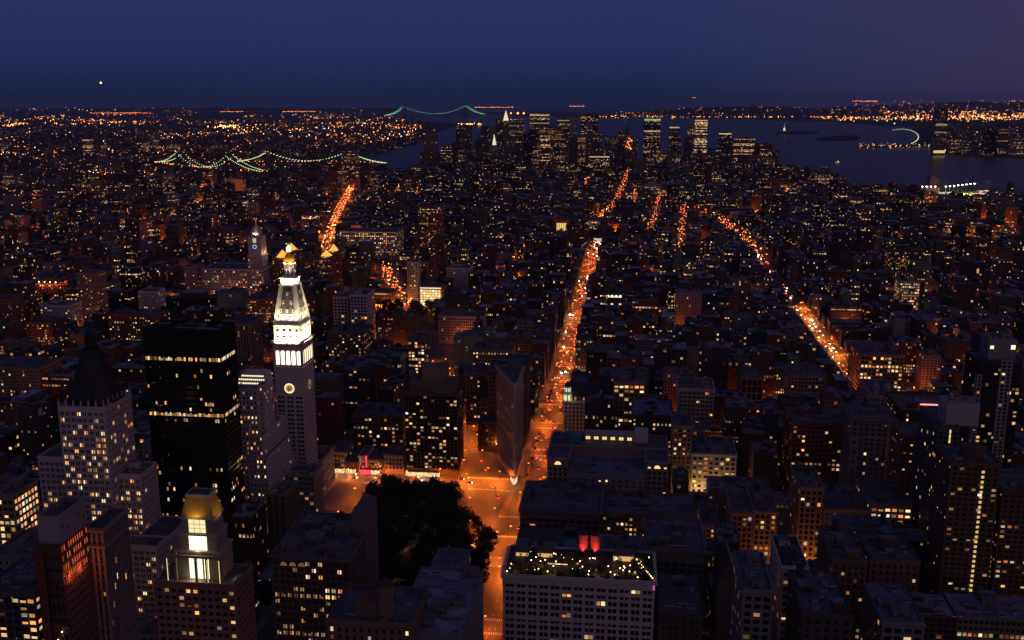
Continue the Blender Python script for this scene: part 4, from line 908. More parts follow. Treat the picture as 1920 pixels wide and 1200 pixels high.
 ('apartment_block', 'white terraced apartment block under the dark square', (74, 130, 572), 1290, 32, S('white', 3.4, 3.2, .6, .5, .12), dict(nb=2, na=2)),
 ('apartment_block', 'white apartment block with stepped roof right of the slender tower', (258, 292, 546), 1400, 30, S('white', 3.2, 3.3, .55, .5, .16), dict(nb=1, na=1)),
 ('apartment_block', 'pinkish tall block with orange-lit side wall', (344, 368, 500), 1560, 30, S('pink', 3.2, 3.4, .5, .5, .1), dict(nb=1, na=1, tank=0)),
 ('apartment_block', 'red brick block with many windows below the slender tower', (202, 296, 590), 1210, 34, S('redbrick', 3.6, 3.2, .5, .5, .26), dict(nb=2, na=2)),
 ('apartment_block', 'brown brick block behind the pyramid roof tip', (48, 96, 604), 1160, 34, S('brick', 3.4, 3.2, .5, .5, .2), dict(nb=1, na=2)),
 ('small_palace', 'small brick palace glowing orange beside the dark square', (68, 108, 530), 1480, 28, S('redbrick', 4, 4, .5, .55, .2), dict(nb=0, na=0, tank=0, cornice=.8)),
 ('power_company_block', 'broad pale office block with a lit lower corner below the small clock tower', (378, 494, 504), 1560, 60, S('lime', 4, 4.2, .5, .6, .26), dict(nb=2, na=3, cornice=1.0, litk={1: .1})),
 ('tall_loft', 'tall tan ribbed building right of the black slab', (410, 466, 606), 1050, 40, S('tan', 3.4, 4.2, .42, .7, .06, 'pier'), dict(nb=2, na=2, tank=1)),
 ('office_block', 'broad dark office block with two lit rows behind the marble tower', (458, 520, 560), 1330, 50, S('brown', 3.4, 4, .7, .45, .3), dict(nb=2, na=2)),
 ('twin_block', 'grey gridded block beside the dark square, left of a pair', (624, 652, 556), 1260, 34, S('lime', 4.5, 4.2, .7, .6, .06), dict(nb=1, na=1)),
 ('twin_block', 'grey gridded taller block with big panes, right of a pair', (656, 688, 552), 1250, 40, S('lime', 4.5, 4.2, .7, .6, .06), dict(nb=1, na=1, tank=0)),
 ('loft_building', 'brown building with one bright row behind the clock tower', (614, 682, 622), 1130, 44, S('brown', 3.2, 4, .6, .5, .42), dict(nb=2, na=2)),
 ('yellow_strip_building', 'low theatre block with a yellow-lit cornice on the square', (658, 735, 548), 1560, 40, S('tan', 6, 6, .4, .4, .02), dict(nb=0, na=2, tank=0)),
 ('glowing_store', 'glowing brick store front lit bright yellow on the square', (786, 828, 537), 1550, 26, S((.42, .24, .15), 5, 4.6, .74, .72, .0), dict(nb=1, na=1, tank=0, cornice=.8, fin=False)),
 ('slim_tower', 'slim stone office tower left of the glowing store', (763, 783, 490), 1552, 24, S('cream', 3.2, 3.9, .5, .55, .2), dict(nb=1, na=0, tank=1, cornice=.8)),
 ('apartment_tower', 'dark apartment slab with lit top row beyond the square', (783, 828, 386), 2060, 26, S('brick', 3.6, 3.0, .5, .5, .2), dict(nb=1, na=0, tank=0)),
 ('office_block', 'long flat block with one orange-lit cornice row beyond the square', (636, 744, 434), 2010, 60, S('cream', 4, 4.5, .5, .5, .5), dict(nb=1, na=2, tank=0)),
 ('loft_building', 'white loft block with red-lit side beyond the square', (838, 880, 502), 1660, 40, S('white', 3.4, 4, .5, .5, .03), dict(nb=2, na=1)),
 ('loft_building', 'pale loft with regular dark windows beside the square', (822, 906, 592), 1310, 36, S((.40, .33, .34), 3.0, 4.1, .55, .6, .05), dict(nb=2, na=2, cornice=.8)),
 ('library_building', 'red sandstone library with a row of tall lit windows', (1026, 1078, 412), 2420, 60, S('redbrick', 9, 30, .3, .3, 0), dict(nb=0, na=2, tank=0, fin=False)),
 ('apartment_tower', 'yellow-lit apartment block right behind the white arch', (1098, 1126, 412), 2520, 30, S('tan', 3.6, 3.2, .7, .55, .55), dict(nb=1, na=0, tank=0)),
 ('telephone_tower', 'tan tower with arched lit windows beside the central avenue', (1112, 1174, 548), 1560, 44, S('slate', 8, 14, .6, .4, .0), dict(nb=1, na=2, fin=False)),
 ('narrow_block', 'narrow orange-lit block standing at the foot of a glowing street', (1358, 1384, 590), 1380, 30, S('tan', 3.4, 4, .5, .5, .3), dict(nb=0, na=1)),
 ('bright_block', 'bright cream loft with two white-lit rows in the western district', (1688, 1726, 527), 1560, 30, S('cream', 3.2, 4.2, .7, .55, .85), dict(nb=1, na=1)),
 ('mirror_slab', 'slim apartment slab with white-lit windows in the western district', (1666, 1716, 470), 1900, 26, S('brick', 3.4, 3.1, .55, .5, .4), dict(nb=1, na=0, tank=0)),
]:
    hero(nm, lab, px, Y, dep, st, **kw)
HB = lambda s: next(b for l, b in REG.items() if s in l)
def pbox(root, name, px0, px1, pyb, h, Y, dep, zb, m='wall', tint=(.3, .3, .3)):
    b = MB(); x0, x1 = onY(px0, pyb, Y)[0], onY(px1, pyb, Y)[0]; b.box(x0, x1, Y, Y + dep, zb, zb + h, m, tint); return b.build(name, root)
# --- roof garden of the big white loft
B = HB('roof garden and two'); R = B.root; zr = B.zr; rg = random.Random(5)
shrub = []
for k in range(4):
    b = MB()
    for q in range(46):
        a, e, r = rg.uniform(0, 6.28), rg.uniform(-.3, 1.5), rg.uniform(.5, 1.25); c = Vector((r * math.cos(a) * math.cos(e), r * math.sin(a) * math.cos(e), 1.0 + r * math.sin(e) * 1.2))
        d1 = Vector((rg.uniform(-1, 1), rg.uniform(-1, 1), rg.uniform(-1, 1))).normalized() * .34; d2 = d1.orthogonal().normalized() * .3
        b.face([c - d1, c - d2, c + d1, c + d2], 'leafy')
    b.box(-.5, .5, -.5, .5, 0, .7, 'wood'); o = b.build('shrub'); shrub.append(o.data); bpy.data.objects.remove(o)
n = 0
for k in range(210):
    x, y = rg.uniform(B.x0 + 1.5, B.x1 - 1.5), rg.choice((rg.uniform(B.y0 + 1.2, B.y0 + 8), rg.uniform(B.y0 + 8, B.y1 - 12)))
    if k > 105: x = rg.uniform(B.x1 - 12, B.x1 - 2); y = rg.uniform(B.y0 + 2, B.y1 - 6)
    s = rg.uniform(.8, 1.5); o = link('potted_shrub', shrub[k % 4]); o.location = (x, y, zr + .02); o.scale = (s, s, s * rg.uniform(.8, 1.4)); o.rotation_euler.z = rg.uniform(0, 6)
    tag(o, 'leafy potted shrub, one of many filling the lit roof garden', 'shrub', 'shrubs of the roof garden')
gl = bpy.data.meshes.new('bulb'); b = MB(); b.cyl(0, 0, .22, 0, .4, 'warm_lamp', n=6); b.bar((0, 0, -1.6), (0, 0, 0), .08); o = b.build('garden_lamp'); gl = o.data; bpy.data.objects.remove(o)
for k in range(70):
    x, y = rg.uniform(B.x0 + 1, B.x1 - 1), rg.uniform(B.y0 + 1, B.y1 - 10)
    if 31 <= k < 46: x = B.x1 - 1.2 - (k - 31) * .8; y = B.y0 + 2 + (k - 31) * 2.1
    o = link('garden_lamp', gl); o.location = (x, y, zr + 1.9); tag(o, 'small warm garden lamp, one of many on the roof garden terrace', 'lamp', 'lamps of the roof garden')
for k in range(7): point((B.x0 + 8 + k * 10.5, B.y0 + 5 + (k % 2) * 7, zr + 3.4), 260, (1, .62, .25), .3)
for (fx, w, h, m) in ((.05, 8, 3.2, 'shop'), (.20, 9, 3.4, 'wall'), (.72, 12, 4, 'wall')):
    b = MB(); x = B.x0 + fx * (B.x1 - B.x0); b.box(x, x + w, B.y1 - 13, B.y1 - 4, zr, zr + h, 'wall', TINT['brown']); p = b.build('pavilion', R)
    g = MB(); g.face([(x + .4, B.y1 - 13.05, zr + .4), (x + w - .4, B.y1 - 13.05, zr + .4), (x + w - .4, B.y1 - 13.05, zr + h - .8), (x + .4, B.y1 - 13.05, zr + h - .8)], M_warmdim); g.build('lit_glazing', p)
b = MB(); b.box(B.x0 + 22, B.x0 + 34, B.y0 + 14, B.y0 + 14.4, zr + 1.2, zr + 1.6, M['shop']); b.build('light_strip', R)
for px in (1093, 1116):
    x = onY(px, 1040, B.y1 - 6)[0]; b = MB(); b.cyl(x, B.y1 - 5, 2.7, zr + 4, zr + 12, 'wood', n=16); b.cyl(x, B.y1 - 5, 2.85, zr + 12, zr + 14, 'steel', n=16, r2=.1)
    b.cyl(x, B.y1 - 5, 2.1, zr, zr + 4, 'steel', n=10); b.build('water_tank', R)
    spot('red_floodlight', (x + .3, B.y1 - 12, zr + 2.5), (x, B.y1 - 5, zr + 8), 16000, (1, .06, .07), math.radians(90), .6, .2)
b = MB(); x = B.x1 - .6; b.box(x, x + .4, B.y0 - .6, B.y0 - .3, zr - 3.5, zr - .5, M_pink); b.build('pink_light', R)
# --- teal huts
B = HB('teal copper roof'); 
for (fx, w, h) in ((.02, 7, 6), (.25, 16, 4), (.72, 8, 7)):
    b = MB(); x = B.x0 + fx * (B.x1 - B.x0); y = B.y0 + 6; b.box(x, x + w, y, y + 12, B.zr, B.zr + h * .5, 'wall', TINT['slate']); b.build('bulkhead', B.root)
    b = MB(); b.prism(rect(x - .3, x + w + .3, y - .3, y + 12.3), B.zr + h * .5, B.zr + h, 'teal', (.1,) * 3, True, True, rect(x + w * .3, x + w * .7, y + 4, y + 8)); b.build('hipped_roof', B.root)
B.finish()
# --- round tank of the brown apartment tower, bright window column
B = HB('round rooftop tank'); x, y = (B.x0 + B.x1) / 2 + 2, B.y0 + 13; r = (onY(1872, 850, y)[0] - onY(1827, 850, y)[0]) / 2; zt = onY(1850, 838, y)[2]
b = MB(); b.cyl(x, y, r, B.zr, zt, 'wall', B.st.tint, 24); b.build('tank_house', B.root)
b = MB(); b.cyl(x, y, r + .35, zt - .6, zt + .3, 'trim', B.st.trim, 24); b.build('rim', B.root)
b = MB(); b.cyl(x, y, r + .3, zt * .5 + B.zr * .5, zt * .5 + B.zr * .5 + .5, 'trim', B.st.trim, 24); b.build('band', B.root)
k = 0; z = B.zr - 4; xc = onY(1842, 900, B.y0)[0]
while z > 30:
    b = MB(); b.box(xc - .75, xc + .75, B.y0 - .12, B.y0 - .02, z - 1.5, z, M_col); b.build('window', B.root); z -= 3.0
B.finish()
# --- bright strip of the slim glass tower, with its white head
B = HB('bright vertical strip'); xs = onY(1773, 900, B.y0)[0]; z = B.zr - 1
while z > 22:
    b = MB(); b.box(xs - .5, xs + .5, B.y0 - .12, B.y0 - .02, z - 2.6, z, M_col2); b.build('window', B.root); z -= 3.1
x0, x1 = onY(1772, 800, B.y0 + 6)[0], onY(1834, 800, B.y0 + 6)[0]; zt = onY(1800, 757, B.y0 + 6)[2]
b = MB(); b.box(x0, x1, B.y0 + 6, B.y0 + 24, B.zr, zt, 'wall', (.42, .37, .36)); b.build('plant_house', B.root)
clutter(B.root, x0, x1, B.y0 + 6, B.y0 + 24, zt, B.rng, TINT['grey'], 0, 5, 0)
# --- dark glass tower at the right: pale grid strip, penthouse
B = HB('pale grid strip'); B.finish()
stg = S((.36, .30, .29), 3.0, 3.1, .66, .66, .02, base=0, top=.4); xs0, xs1 = onY(1878, 676, B.y0 - .5)[0], onY(1900, 676, B.y0 - .5)[0]
B.block(rect(xs0, xs1, B.y0 - .6, B.y0 + 4), 0, B.z + .3, stg, blank=(1, 2, 3), par=.1, name='pale_strip')
B.block(rect(B.x0 - .4, B.x0 + 3.4, B.y0 - .5, B.y0 + 6), 0, B.z - 12, stg, blank=(1, 2), par=.1, name='pale_strip')
x0, x1 = onY(1852, 672, B.y0 + 6)[0], onY(1904, 672, B.y0 + 6)[0]; zt = onY(1878, 636, B.y0 + 6)[2]
b = MB(); b.box(x0, x1, B.y0 + 6, B.y0 + 24, B.zr, zt, 'wall', (.30, .25, .25)); ph = b.build('penthouse', B.root)
for (fx, w, h) in ((.05, 1.2, 2.6), (.12, 1.2, 2.6), (.80, 3.2, 3.4)):
    g = MB(); xx = x0 + fx * (x1 - x0); g.face([(xx, B.y0 + 5.95, zt - 8), (xx + w, B.y0 + 5.95, zt - 8), (xx + w, B.y0 + 5.95, zt - 8 + h), (xx, B.y0 + 5.95, zt - 8 + h)], M_bright); g.build('window', ph)
B.glass = MB(); B.more = MB()
clutter(B.root, x0, x1, B.y0 + 6, B.y0 + 24, zt, B.rng, TINT['grey'], 1, 4, 0)
# --- mansard with the lit turret
B = HB('mansard-roofed'); R = B.root; z = B.z
b = MB(); o = inset(rect(B.x0, B.x1, B.y0, B.y1), .5); i_ = inset(o, 3.2); b.prism(o, z, z + 8, 'wall', (.045, .04, .045), True, False, i_); b.build('mansard_roof', R)
for k in range(6):
    xx = B.x0 + 7 + k * (B.x1 - B.x0 - 10) / 6; D = MB(); D.box(xx - 1.1, xx + 1.1, B.y0 + .4, B.y0 + 3, z, z + 4, 'wall', TINT['lime']); D.cyl(xx, B.y0 + 1.3, 1.1, z + 4, z + 5.2, 'wall', TINT['slate'], 10, .1); d = D.build('dormer', R)
    g = MB(); g.face([(xx - .6, B.y0 + .37, z + .8), (xx + .6, B.y0 + .37, z + .8), (xx + .6, B.y0 + .37, z + 3.2), (xx - .6, B.y0 + .37, z + 3.2)], M_redroom if k in (0, 1, 3) else 'glass'); g.build('pane', d)
tx, ty = onY(1064, 755, B.y0)[0], B.y0 + 2.5; zt0, zt1, zt2 = z - 1, z + 7, z + 13
b = MB(); b.cyl(tx, ty, 4.0, zt0, zt0 + 8, 'wall', (.5, .5, .42), 8); b.cyl(tx, ty, 4.5, zt0 + 8, zt0 + 8.6, 'trim', (.5, .5, .42), 8); b.cyl(tx, ty, 3.0, zt0 + 8.6, zt0 + 14, 'wall', (.5, .5, .42), 8); b.cyl(tx, ty, 3.4, zt0 + 14, zt0 + 14.5, 'trim', (.5, .5, .42), 8); b.cyl(tx, ty, 3.1, zt0 + 14.5, zt0 + 18, 'copper', n=8, r2=1.6); b.cyl(tx, ty, .7, zt0 + 18, zt0 + 22, 'copper', n=8, r2=.05); b.build('turret', R)
for k in range(8):
    a = (k + .5) * math.pi / 4
    for (rr, za, zb, hw) in ((3.74, 1.2, 6.6, .75), (2.82, 9.4, 13.2, .6)):
        g = MB(); cx_, cy_ = tx + rr * math.cos(a), ty + rr * math.sin(a); ux, uy = -math.sin(a) * hw, math.cos(a) * hw
        g.face([(cx_ - ux, cy_ - uy, zt0 + za), (cx_ + ux, cy_ + uy, zt0 + za), (cx_ + ux, cy_ + uy, zt0 + zb), (cx_ - ux, cy_ - uy, zt0 + zb)], M_mint); g.build('turret_window', R)
for dx, dy in ((-3.5, -4.5), (3.5, -4.5), (5, 0)): point((tx + dx, ty + dy, zt0 + 4), 260, (.85, 1, .55), .3)
B.finish()
# --- condominium penthouse
B = HB('condominium slab'); x0, x1 = onY(752, 724, B.y0 + 8)[0], onY(845, 724, B.y0 + 8)[0]
b = MB(); b.box(B.x0 + 4, B.x1 - 3, B.y0 + 6, B.y1 - 3, B.zr, onY(800, 714, B.y0 + 6)[2], 'wall', (.17, .13, .10)); b.build('setback_storey', B.root)
b = MB(); b.box(onY(790, 690, B.y0 + 9)[0], onY(836, 690, B.y0 + 9)[0], B.y0 + 9, B.y1 - 4, B.zr, onY(812, 687, B.y0 + 9)[2], 'wall', (.24, .18, .12)); b.build('plant_house', B.root); B.finish()
# --- billboard
B = HB('dark billboard'); xb = onY(886, 720, B.y0)[0]; b = MB(); b.box(onY(899, 720, B.y0)[0], onY(915, 720, B.y0)[0], B.y0 - .5, B.y0 - .1, onY(905, 748, B.y0)[2], onY(905, 703, B.y0)[2], 'steel'); b.build('billboard', B.root); B.finish()
# --- glowing store
B = HB('glowing brick store'); w = B.x1 - B.x0; h = B.z
b = MB()
for (u0, u1, v0, v1, m) in [(.03, .97, .90, .95, M_bright), (.03, .97, .04, .20, M_bright)]: b.box(B.x0 + u0 * w, B.x0 + u1 * w, B.y0 - .25, B.y0 - .02, v0 * h, v1 * h, m); 
b.build('lit_frieze', B.root)
for i in range(7):
    for j in range(5):
        g = MB(); u0 = B.x0 + w * (.05 + i * .132); v0 = h * (.24 + j * .125); g.box(u0, u0 + w * .10, B.y0 - .2, B.y0 - .02, v0, v0 + h * .095, M_store if (i + j) % 4 else M_bright); g.build('window', B.root)
B.finish(); point(((B.x0 + B.x1) / 2, B.y0 - 14, 12), 16000, (1, .66, .22), 1)
# --- library, arched hall, chapel, lit strip cornice
B = HB('library')
for i in range(7):
    g = MB(); u0 = B.x0 + (B.x1 - B.x0) * (.27 + i * .065); g.box(u0, u0 + (B.x1 - B.x0) * .042, B.y0 - .2, B.y0 - .02, B.z - 26, B.z - 8, M_store); g.build('window', B.root)
B.finish()
B = HB('arched lit windows')
for i in range(5):
    g = MB(); u = B.x0 + (B.x1 - B.x0) * (.33 + i * .125); r = 2.7; g.face([(u - r, B.y0 - .05, B.z - 8), (u + r, B.y0 - .05, B.z - 8)] + [(u + r * math.cos(q * math.pi / 8), B.y0 - .05, B.z - 7.4 + 1.2 * r * math.sin(q * math.pi / 8)) for q in range(9)], M_bright); g.build('arched_window', B.root)
    if i % 2 == 0: g = MB(); g.face([(u - 2, B.y0 - .05, B.z - 20), (u + 2, B.y0 - .05, B.z - 20), (u + 2, B.y0 - .05, B.z - 17.5), (u - 2, B.y0 - .05, B.z - 17.5)], M_store); g.build('window', B.root)
B.finish()
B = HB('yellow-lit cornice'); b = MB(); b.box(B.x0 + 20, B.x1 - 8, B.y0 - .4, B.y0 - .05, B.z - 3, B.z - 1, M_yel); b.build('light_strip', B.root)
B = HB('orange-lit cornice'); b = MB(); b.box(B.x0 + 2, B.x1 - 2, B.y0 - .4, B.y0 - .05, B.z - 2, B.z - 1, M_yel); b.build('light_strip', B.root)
def tank_round():
    x, y, z = onY(723, 1150, 406); B = HBx; r = (onY(738, 1150, 406)[0] - onY(708, 1150, 406)[0]) / 2
    b = MB(); b.cyl(x, y, r, B.zr, B.zr + 15, 'wall', (.20, .14, .11), 18); b.build('tank_house', B.root)
    b = MB(); b.cyl(x, y, r + .4, B.zr + 15, B.zr + 19, 'wall', (.07, .06, .06), 18, .2); b.build('conical_roof', B.root)
    b = MB(); b.box(x - 13, x - r + .4, y - 3, y + 8, B.zr, B.zr + 8, 'wall', (.17, .10, .08)); b.build('bulkhead', B.root)
def chapel():
    Y = 545; x0, x1 = onY(1346, 1095, Y)[0], onY(1386, 1095, Y)[0]; zb, zt = onY(1366, 1092, Y)[2], onY(1366, 1050, Y)[2]
    r = thing('chapel', 'gabled chapel with steep dark roof and yellow-lit flank between lofts', 'chapel', ((x0 + x1) / 2, Y + 15, 0)); FOOT.append((x0, x1, Y, Y + 30))
    b = MB(); cx = (x0 + x1) / 2; b.prism(rect(x0, x1, Y, Y + 30), 0, zb, 'wall', TINT['tan'], False); b.face([(x0, Y, zb), (x1, Y, zb), (cx, Y, zt)], 'wall', TINT['brown']); b.build('wall', r)
    b = MB(); b.face([(x0 - .4, Y - .3, zb - .4), (cx, Y - .3, zt + .2), (cx, Y + 30, zt + .2), (x0 - .4, Y + 30, zb - .4)][::-1], 'roof', TINT['dark']); b.face([(cx, Y - .3, zt + .2), (x1 + .4, Y - .3, zb - .4), (x1 + .4, Y + 30, zb - .4), (cx, Y + 30, zt + .2)][::-1], 'roof', TINT['tan']); b.build('roof', r)
    b = MB(); b.bar((cx, Y, zt), (cx, Y, zt + 4), .3); b.bar((cx - 1, Y, zt + 2.8), (cx + 1, Y, zt + 2.8), .3); b.build('cross', r)
chapel()
HBx = _wt
tank_round(); HBx.finish()
def toy_court():
    """U-shaped block round a light court, with a long lit penthouse"""
    Y = 744; st = S((.30, .25, .215), 4.2, 4.1, .52, .6, .05, base=6, top=8, rev=.5); X = lambda px, py, y=Y: onY(px, py, y)[0]; z = onY(1045, 857, Y)[2]
    B = Build('court_building', 'large U-shaped stone block with arched top windows and yellow-lit roof penthouse', 'building', (-10, Y + 30, 0)); R = B.root
    xa, xb, xc, xd = X(1026, 857), X(1066, 857), X(1212, 862), X(1254, 862)
    FOOT.append((xa, xd, Y - 20, Y + 62))
    B.block(rect(xa, xb, Y, Y + 30), 0, z, st, blank=(2,), cornice=1.3); B.block(rect(xc, xd, Y, Y + 30), 0, z, st, blank=(2,), cornice=1.3)
    B.block(rect(xa, xd, Y + 30, Y + 62), 0, z + .2, st, blank=(2,), cornice=1.3)
    zl = onY(1150, 893, Y - 16)[2]; stl = S((.33, .27, .24), 5, 4, .3, .4, .03); 
    B.block(rect(xb + 1, xc - 1, Y - 14, Y + 29), 0, zl, stl, (.2, .2, .24), blank=(2,)); clutter(R, xb + 4, xc - 4, Y - 8, Y + 26, zl - 1.1, B.rng, TINT['grey'], 2, 5, 0)
    for xm, q in ((xa * .5 + xb * .5, 2.6), (xc * .5 + xd * .5, 2.4), (xc + 2.4, 1.1), (xd - 2.4, 1.1)):
        g = MB(); g.face([(xm - q, Y - .05, z - 6.2), (xm + q, Y - .05, z - 6.2)] + [(xm + q * math.cos(k * math.pi / 8), Y - .05, z - 6.0 + q * math.sin(k * math.pi / 8)) for k in range(9)], M_store); g.build('arched_window', R)
    y2 = Y + 44; x0, x1 = onY(1096, 838, y2)[0], onY(1210, 838, y2)[0]; zt = onY(1150, 818, y2)[2]; zr = z - .9
    b = MB(); b.box(x0, x1, y2, y2 + 14, zr, max(zt, zr + 5), 'wall', TINT['cream']); p = b.build('penthouse', R); zt = max(zt, zr + 5)
    for k in range(6):
        for q in (0, 1):
            g = MB(); u = x0 + 1 + k * (x1 - x0 - 9) / 6 + q * 1.9; g.face([(u, y2 - .04, zr + 1.4), (u + 1.6, y2 - .04, zr + 1.4), (u + 1.6, y2 - .04, zr + 3.9), (u, y2 - .04, zr + 3.9)], M_store); g.build('window', p)
    b = MB(); b.box(x1 - 9, x1 + 2, y2 - 1, y2 + 12, zr, zt + 4, 'wall', TINT['white']); b.build('bulkhead', R)
    b = MB(); b.box(xa + 14, xa + 24, Y + 40, Y + 50, zr, zr + 5, 'teal'); b.build('teal_hut', R); B.finish()
toy_court()

# --- back tower and roof structures of the ornate hotel
B = HB('dark ornate apartment block'); R = B.root
b = MB(); o = rect(B.x1 - 8, B.x1 + .4, B.y0 + 34, B.y1 + .5); b.prism(o, 0, onY(697, 960, B.y0 + 36)[2], 'wall', (.19, .15, .14)); b.build('stair_tower', R)
for (fx, fy, w, d, h) in ((.08, .12, 9, 8, 5), (.30, .30, 10, 12, 3.4), (.62, .10, 8, 9, 4.2), (.60, .52, 10, 9, 5.5), (.12, .62, 12, 10, 4)):
    bulkhead(R, B.x0 + fx * (B.x1 - B.x0), B.x0 + fx * (B.x1 - B.x0) + w, B.y0 + fy * 60, B.y0 + fy * 60 + d, B.zr, h, (.16, .14, .14), B.rng)
for i in range(3):
    g = MB(); u = B.x0 + 7 + i * 5.2; r = 1.9; g.face([(u - r, B.y0 - .06, B.z - 6.4), (u + r, B.y0 - .06, B.z - 6.4)] + [(u + r * math.cos(q * math.pi / 8), B.y0 - .06, B.z - 6.2 + 1.1 * r * math.sin(q * math.pi / 8)) for q in range(9)], M_archdim); g.build('arched_window', R)
# --- pale stone ends and red centre of the dark loft tower
B = HB('dark loft tower'); w = B.x1 - B.x0
for a in (B.x0 - .05, B.x1 - w * .2 + .05):
    b = MB(); b.box(a, a + w * .2, B.y0 - .5, B.y0 - .02, 0, B.z - 16, 'wall', (.30, .23, .19)); p = b.build('stone_pier', B.root); z = B.z - 20
    while z > 8: g = MB(); g.box(a + w * .07, a + w * .13, B.y0 - .56, B.y0 - .49, z, z + 2, 'glass'); g.build('window', p); z -= 8
b = MB(); b.box(B.x0 - .4, B.x1 + .4, B.y0 - .7, B.y0 - .03, B.z - 16, B.z - 14.6, 'trim', (.30, .23, .19)); b.build('string_course', B.root)
# --- red-lit canopy on the theatre roof, banner of the dark block
B = HB('red-lit roof terrace'); x0, x1 = onY(1722, 750, B.y0 + 8)[0], onY(1772, 750, B.y0 + 8)[0]
b = MB(); b.box(x0, x1, B.y0 + 8, B.y0 + 20, B.zr + 4.4, B.zr + 4.8, 'roof', (.5, .3, .3), True); b.box(x0 + .5, x0 + .9, B.y0 + 8.5, B.y0 + 8.9, B.zr, B.zr + 4.4, 'steel'); b.box(x1 - .9, x1 - .5, B.y0 + 8.5, B.y0 + 8.9, B.zr, B.zr + 4.4, 'steel'); c = b.build('canopy', B.root)
b = MB(); b.box(x0 + .4, x1 - .4, B.y0 + 7.7, B.y0 + 7.95, B.zr + 3.5, B.zr + 4.5, M_canopy); b.build('light_strip', c)
for k in range(3): point((x0 + (x1 - x0) * (k + .5) / 3, B.y0 + 5, B.zr + 3.5), 420, (1, .12, .06), .3)
B = HB('white flag banner'); b = MB(); b.box(B.x1 - .02, B.x1 + .3, B.y0 + 4, B.y0 + 9, B.z - 9, B.z - 1.5, 'trim', (.6, .6, .62)); b.build('banner', B.root)
# --- twin-domed hall at the avenue bend
def domed():
    Y = 960; B = hero('domed_hall', 'low pale hall with two domed corner turrets by the bend of the orange avenue', (1636, 1692, 742), Y, 60, S('cream', 4, 4.5, .5, .55, .03), nb=1, na=1, tank=0, cornice=.8, fin=False); R = B.root
    for px in (1643, 1664):
        x = onY(px, 735, Y)[0]; z = B.z; b = MB(); b.cyl(x, Y + 2, 3.0, z - 3, z + 6, 'wall', TINT['cream'], 12); b.cyl(x, Y + 2, 3.5, z + 6, z + 6.6, 'trim', TINT['cream'], 12); b.build('turret', R)
        b = MB(); p = (3.1, z + 6.6)
        for q in range(1, 6): a = q * math.pi / 10; n_ = (3.1 * math.cos(a) + .12, z + 6.6 + 5.2 * math.sin(a)); b.cyl(x, Y + 2, p[0], p[1], n_[1], 'trim', TINT['cream'], 12, n_[0]); p = n_
        b.cyl(x, Y + 2, .3, p[1], p[1] + 2.5, 'trim', TINT['cream'], 6, .05); b.build('dome', R)
    B.finish()
domed()

B = HB('golden-lit front')
for k in range(4): point((B.x0 + (B.x1 - B.x0) * (k + .5) / 4, B.y0 - 7, 12), 2600, (1, .62, .22), .5)

B = HB('roof garden and two'); o = rect(B.x0, B.x1, B.y0, B.y1)
for dz, w in ((5.2, .7), (9.4, .35), (26, .4)):
    b = MB(); q = inset(o, -w); z = B.z - dz; b.prism(inset(o, -.02), z - .6, z, 'trim', B.st.trim, False, True, q); b.prism(q, z, z + .4, 'trim', B.st.trim); b.build('string_course', B.root)
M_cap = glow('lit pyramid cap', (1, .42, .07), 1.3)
# ------------------------------------------------------------------ small clock tower, four lit pyramids, white arch
def small_clock_tower():
    Y = 1568; x0, x1 = onY(465, 500, Y)[0], onY(493, 500, Y)[0]; w = x1 - x0; Z = lambda y: onY(480, y, Y)[2]; cx, cyy = (x0 + x1) / 2, Y + w / 2
    B = Build('small_clock_tower', 'smaller pale tower with blue-lit clock face and lit temple top, red beacon', 'tower', (cx, cyy, 0)); R = B.root; FOOT.append((x0, x1, Y, Y + w))
    st = S('lime', 3, 3.8, .4, .5, .08, base=0); z1, z2, z3 = Z(478), Z(444), Z(424)
    B.block(rect(x0, x1, Y, Y + w), 0, z1, st, blank=(2,), par=.3)
    i = 1.6; b = MB(); b.box(x0 + i, x1 - i, Y + i, Y + w - i, z1 - .3, z2, 'wall', TINT['lime']); b.build('belfry', R)
    b = MB(); b.prism(rect(x0 + i - .6, x1 - i + .6, Y + i - .6, Y + w - i + .6), z2, z2 + 1, 'trim', TINT['lime']); b.build('cornice', R)
    for k in (-1, 0, 1):
        g = MB(); u = cx + k * 2.1; g.face([(u - .5, Y + i - .05, z2 - 10), (u + .5, Y + i - .05, z2 - 10), (u + .5, Y + i - .05, z2 - 2.5), (u - .5, Y + i - .05, z2 - 2.5)], M_mint); g.build('belfry_light', R)
    zc = Z(463); r = 3.4; b = MB()
    for q in range(28):
        a, e = q * 2 * math.pi / 28, (q + 1) * 2 * math.pi / 28
        b.face([(cx + rr * math.cos(an), Y + i - .3, zc + rr * math.sin(an)) for rr, an in ((r * .75, a), (r, a), (r, e), (r * .75, e))], M_blue)
    ck = b.build('clock', R)
    b = MB(); b.cyl(cx, cyy, w * .36, z2 + 1, z2 + 6, 'wall', TINT['lime'], 12); b.cyl(cx, cyy, w * .40, z2 + 6, z3 + 3, 'trim', TINT['lime'], 12, .8); b.build('temple_roof', R)
    b = MB(); b.cyl(cx, cyy, .9, z3 + 3, z3 + 7, 'metal', n=8); b.build('finial', R)
    b = MB(); b.cyl(cx, cyy, .9, z3 + 7, z3 + 8.8, M['redsign'], n=8); b.build('beacon', R)
    spot('floodlight', (cx + 2, Y - 1, z2 + 1.6), (cx, cyy, z3), 14000, (1, .72, .5), math.radians(110))
    for k in (-.9, 0, .9): point((x1 + 1.5, cyy + k * w * .5, z1 + 3), 900, (1, .6, .35), .3)
    B.finish()
M_blue = glow('blue clock ring', (.35, .62, 1), 1.1)
small_clock_tower()
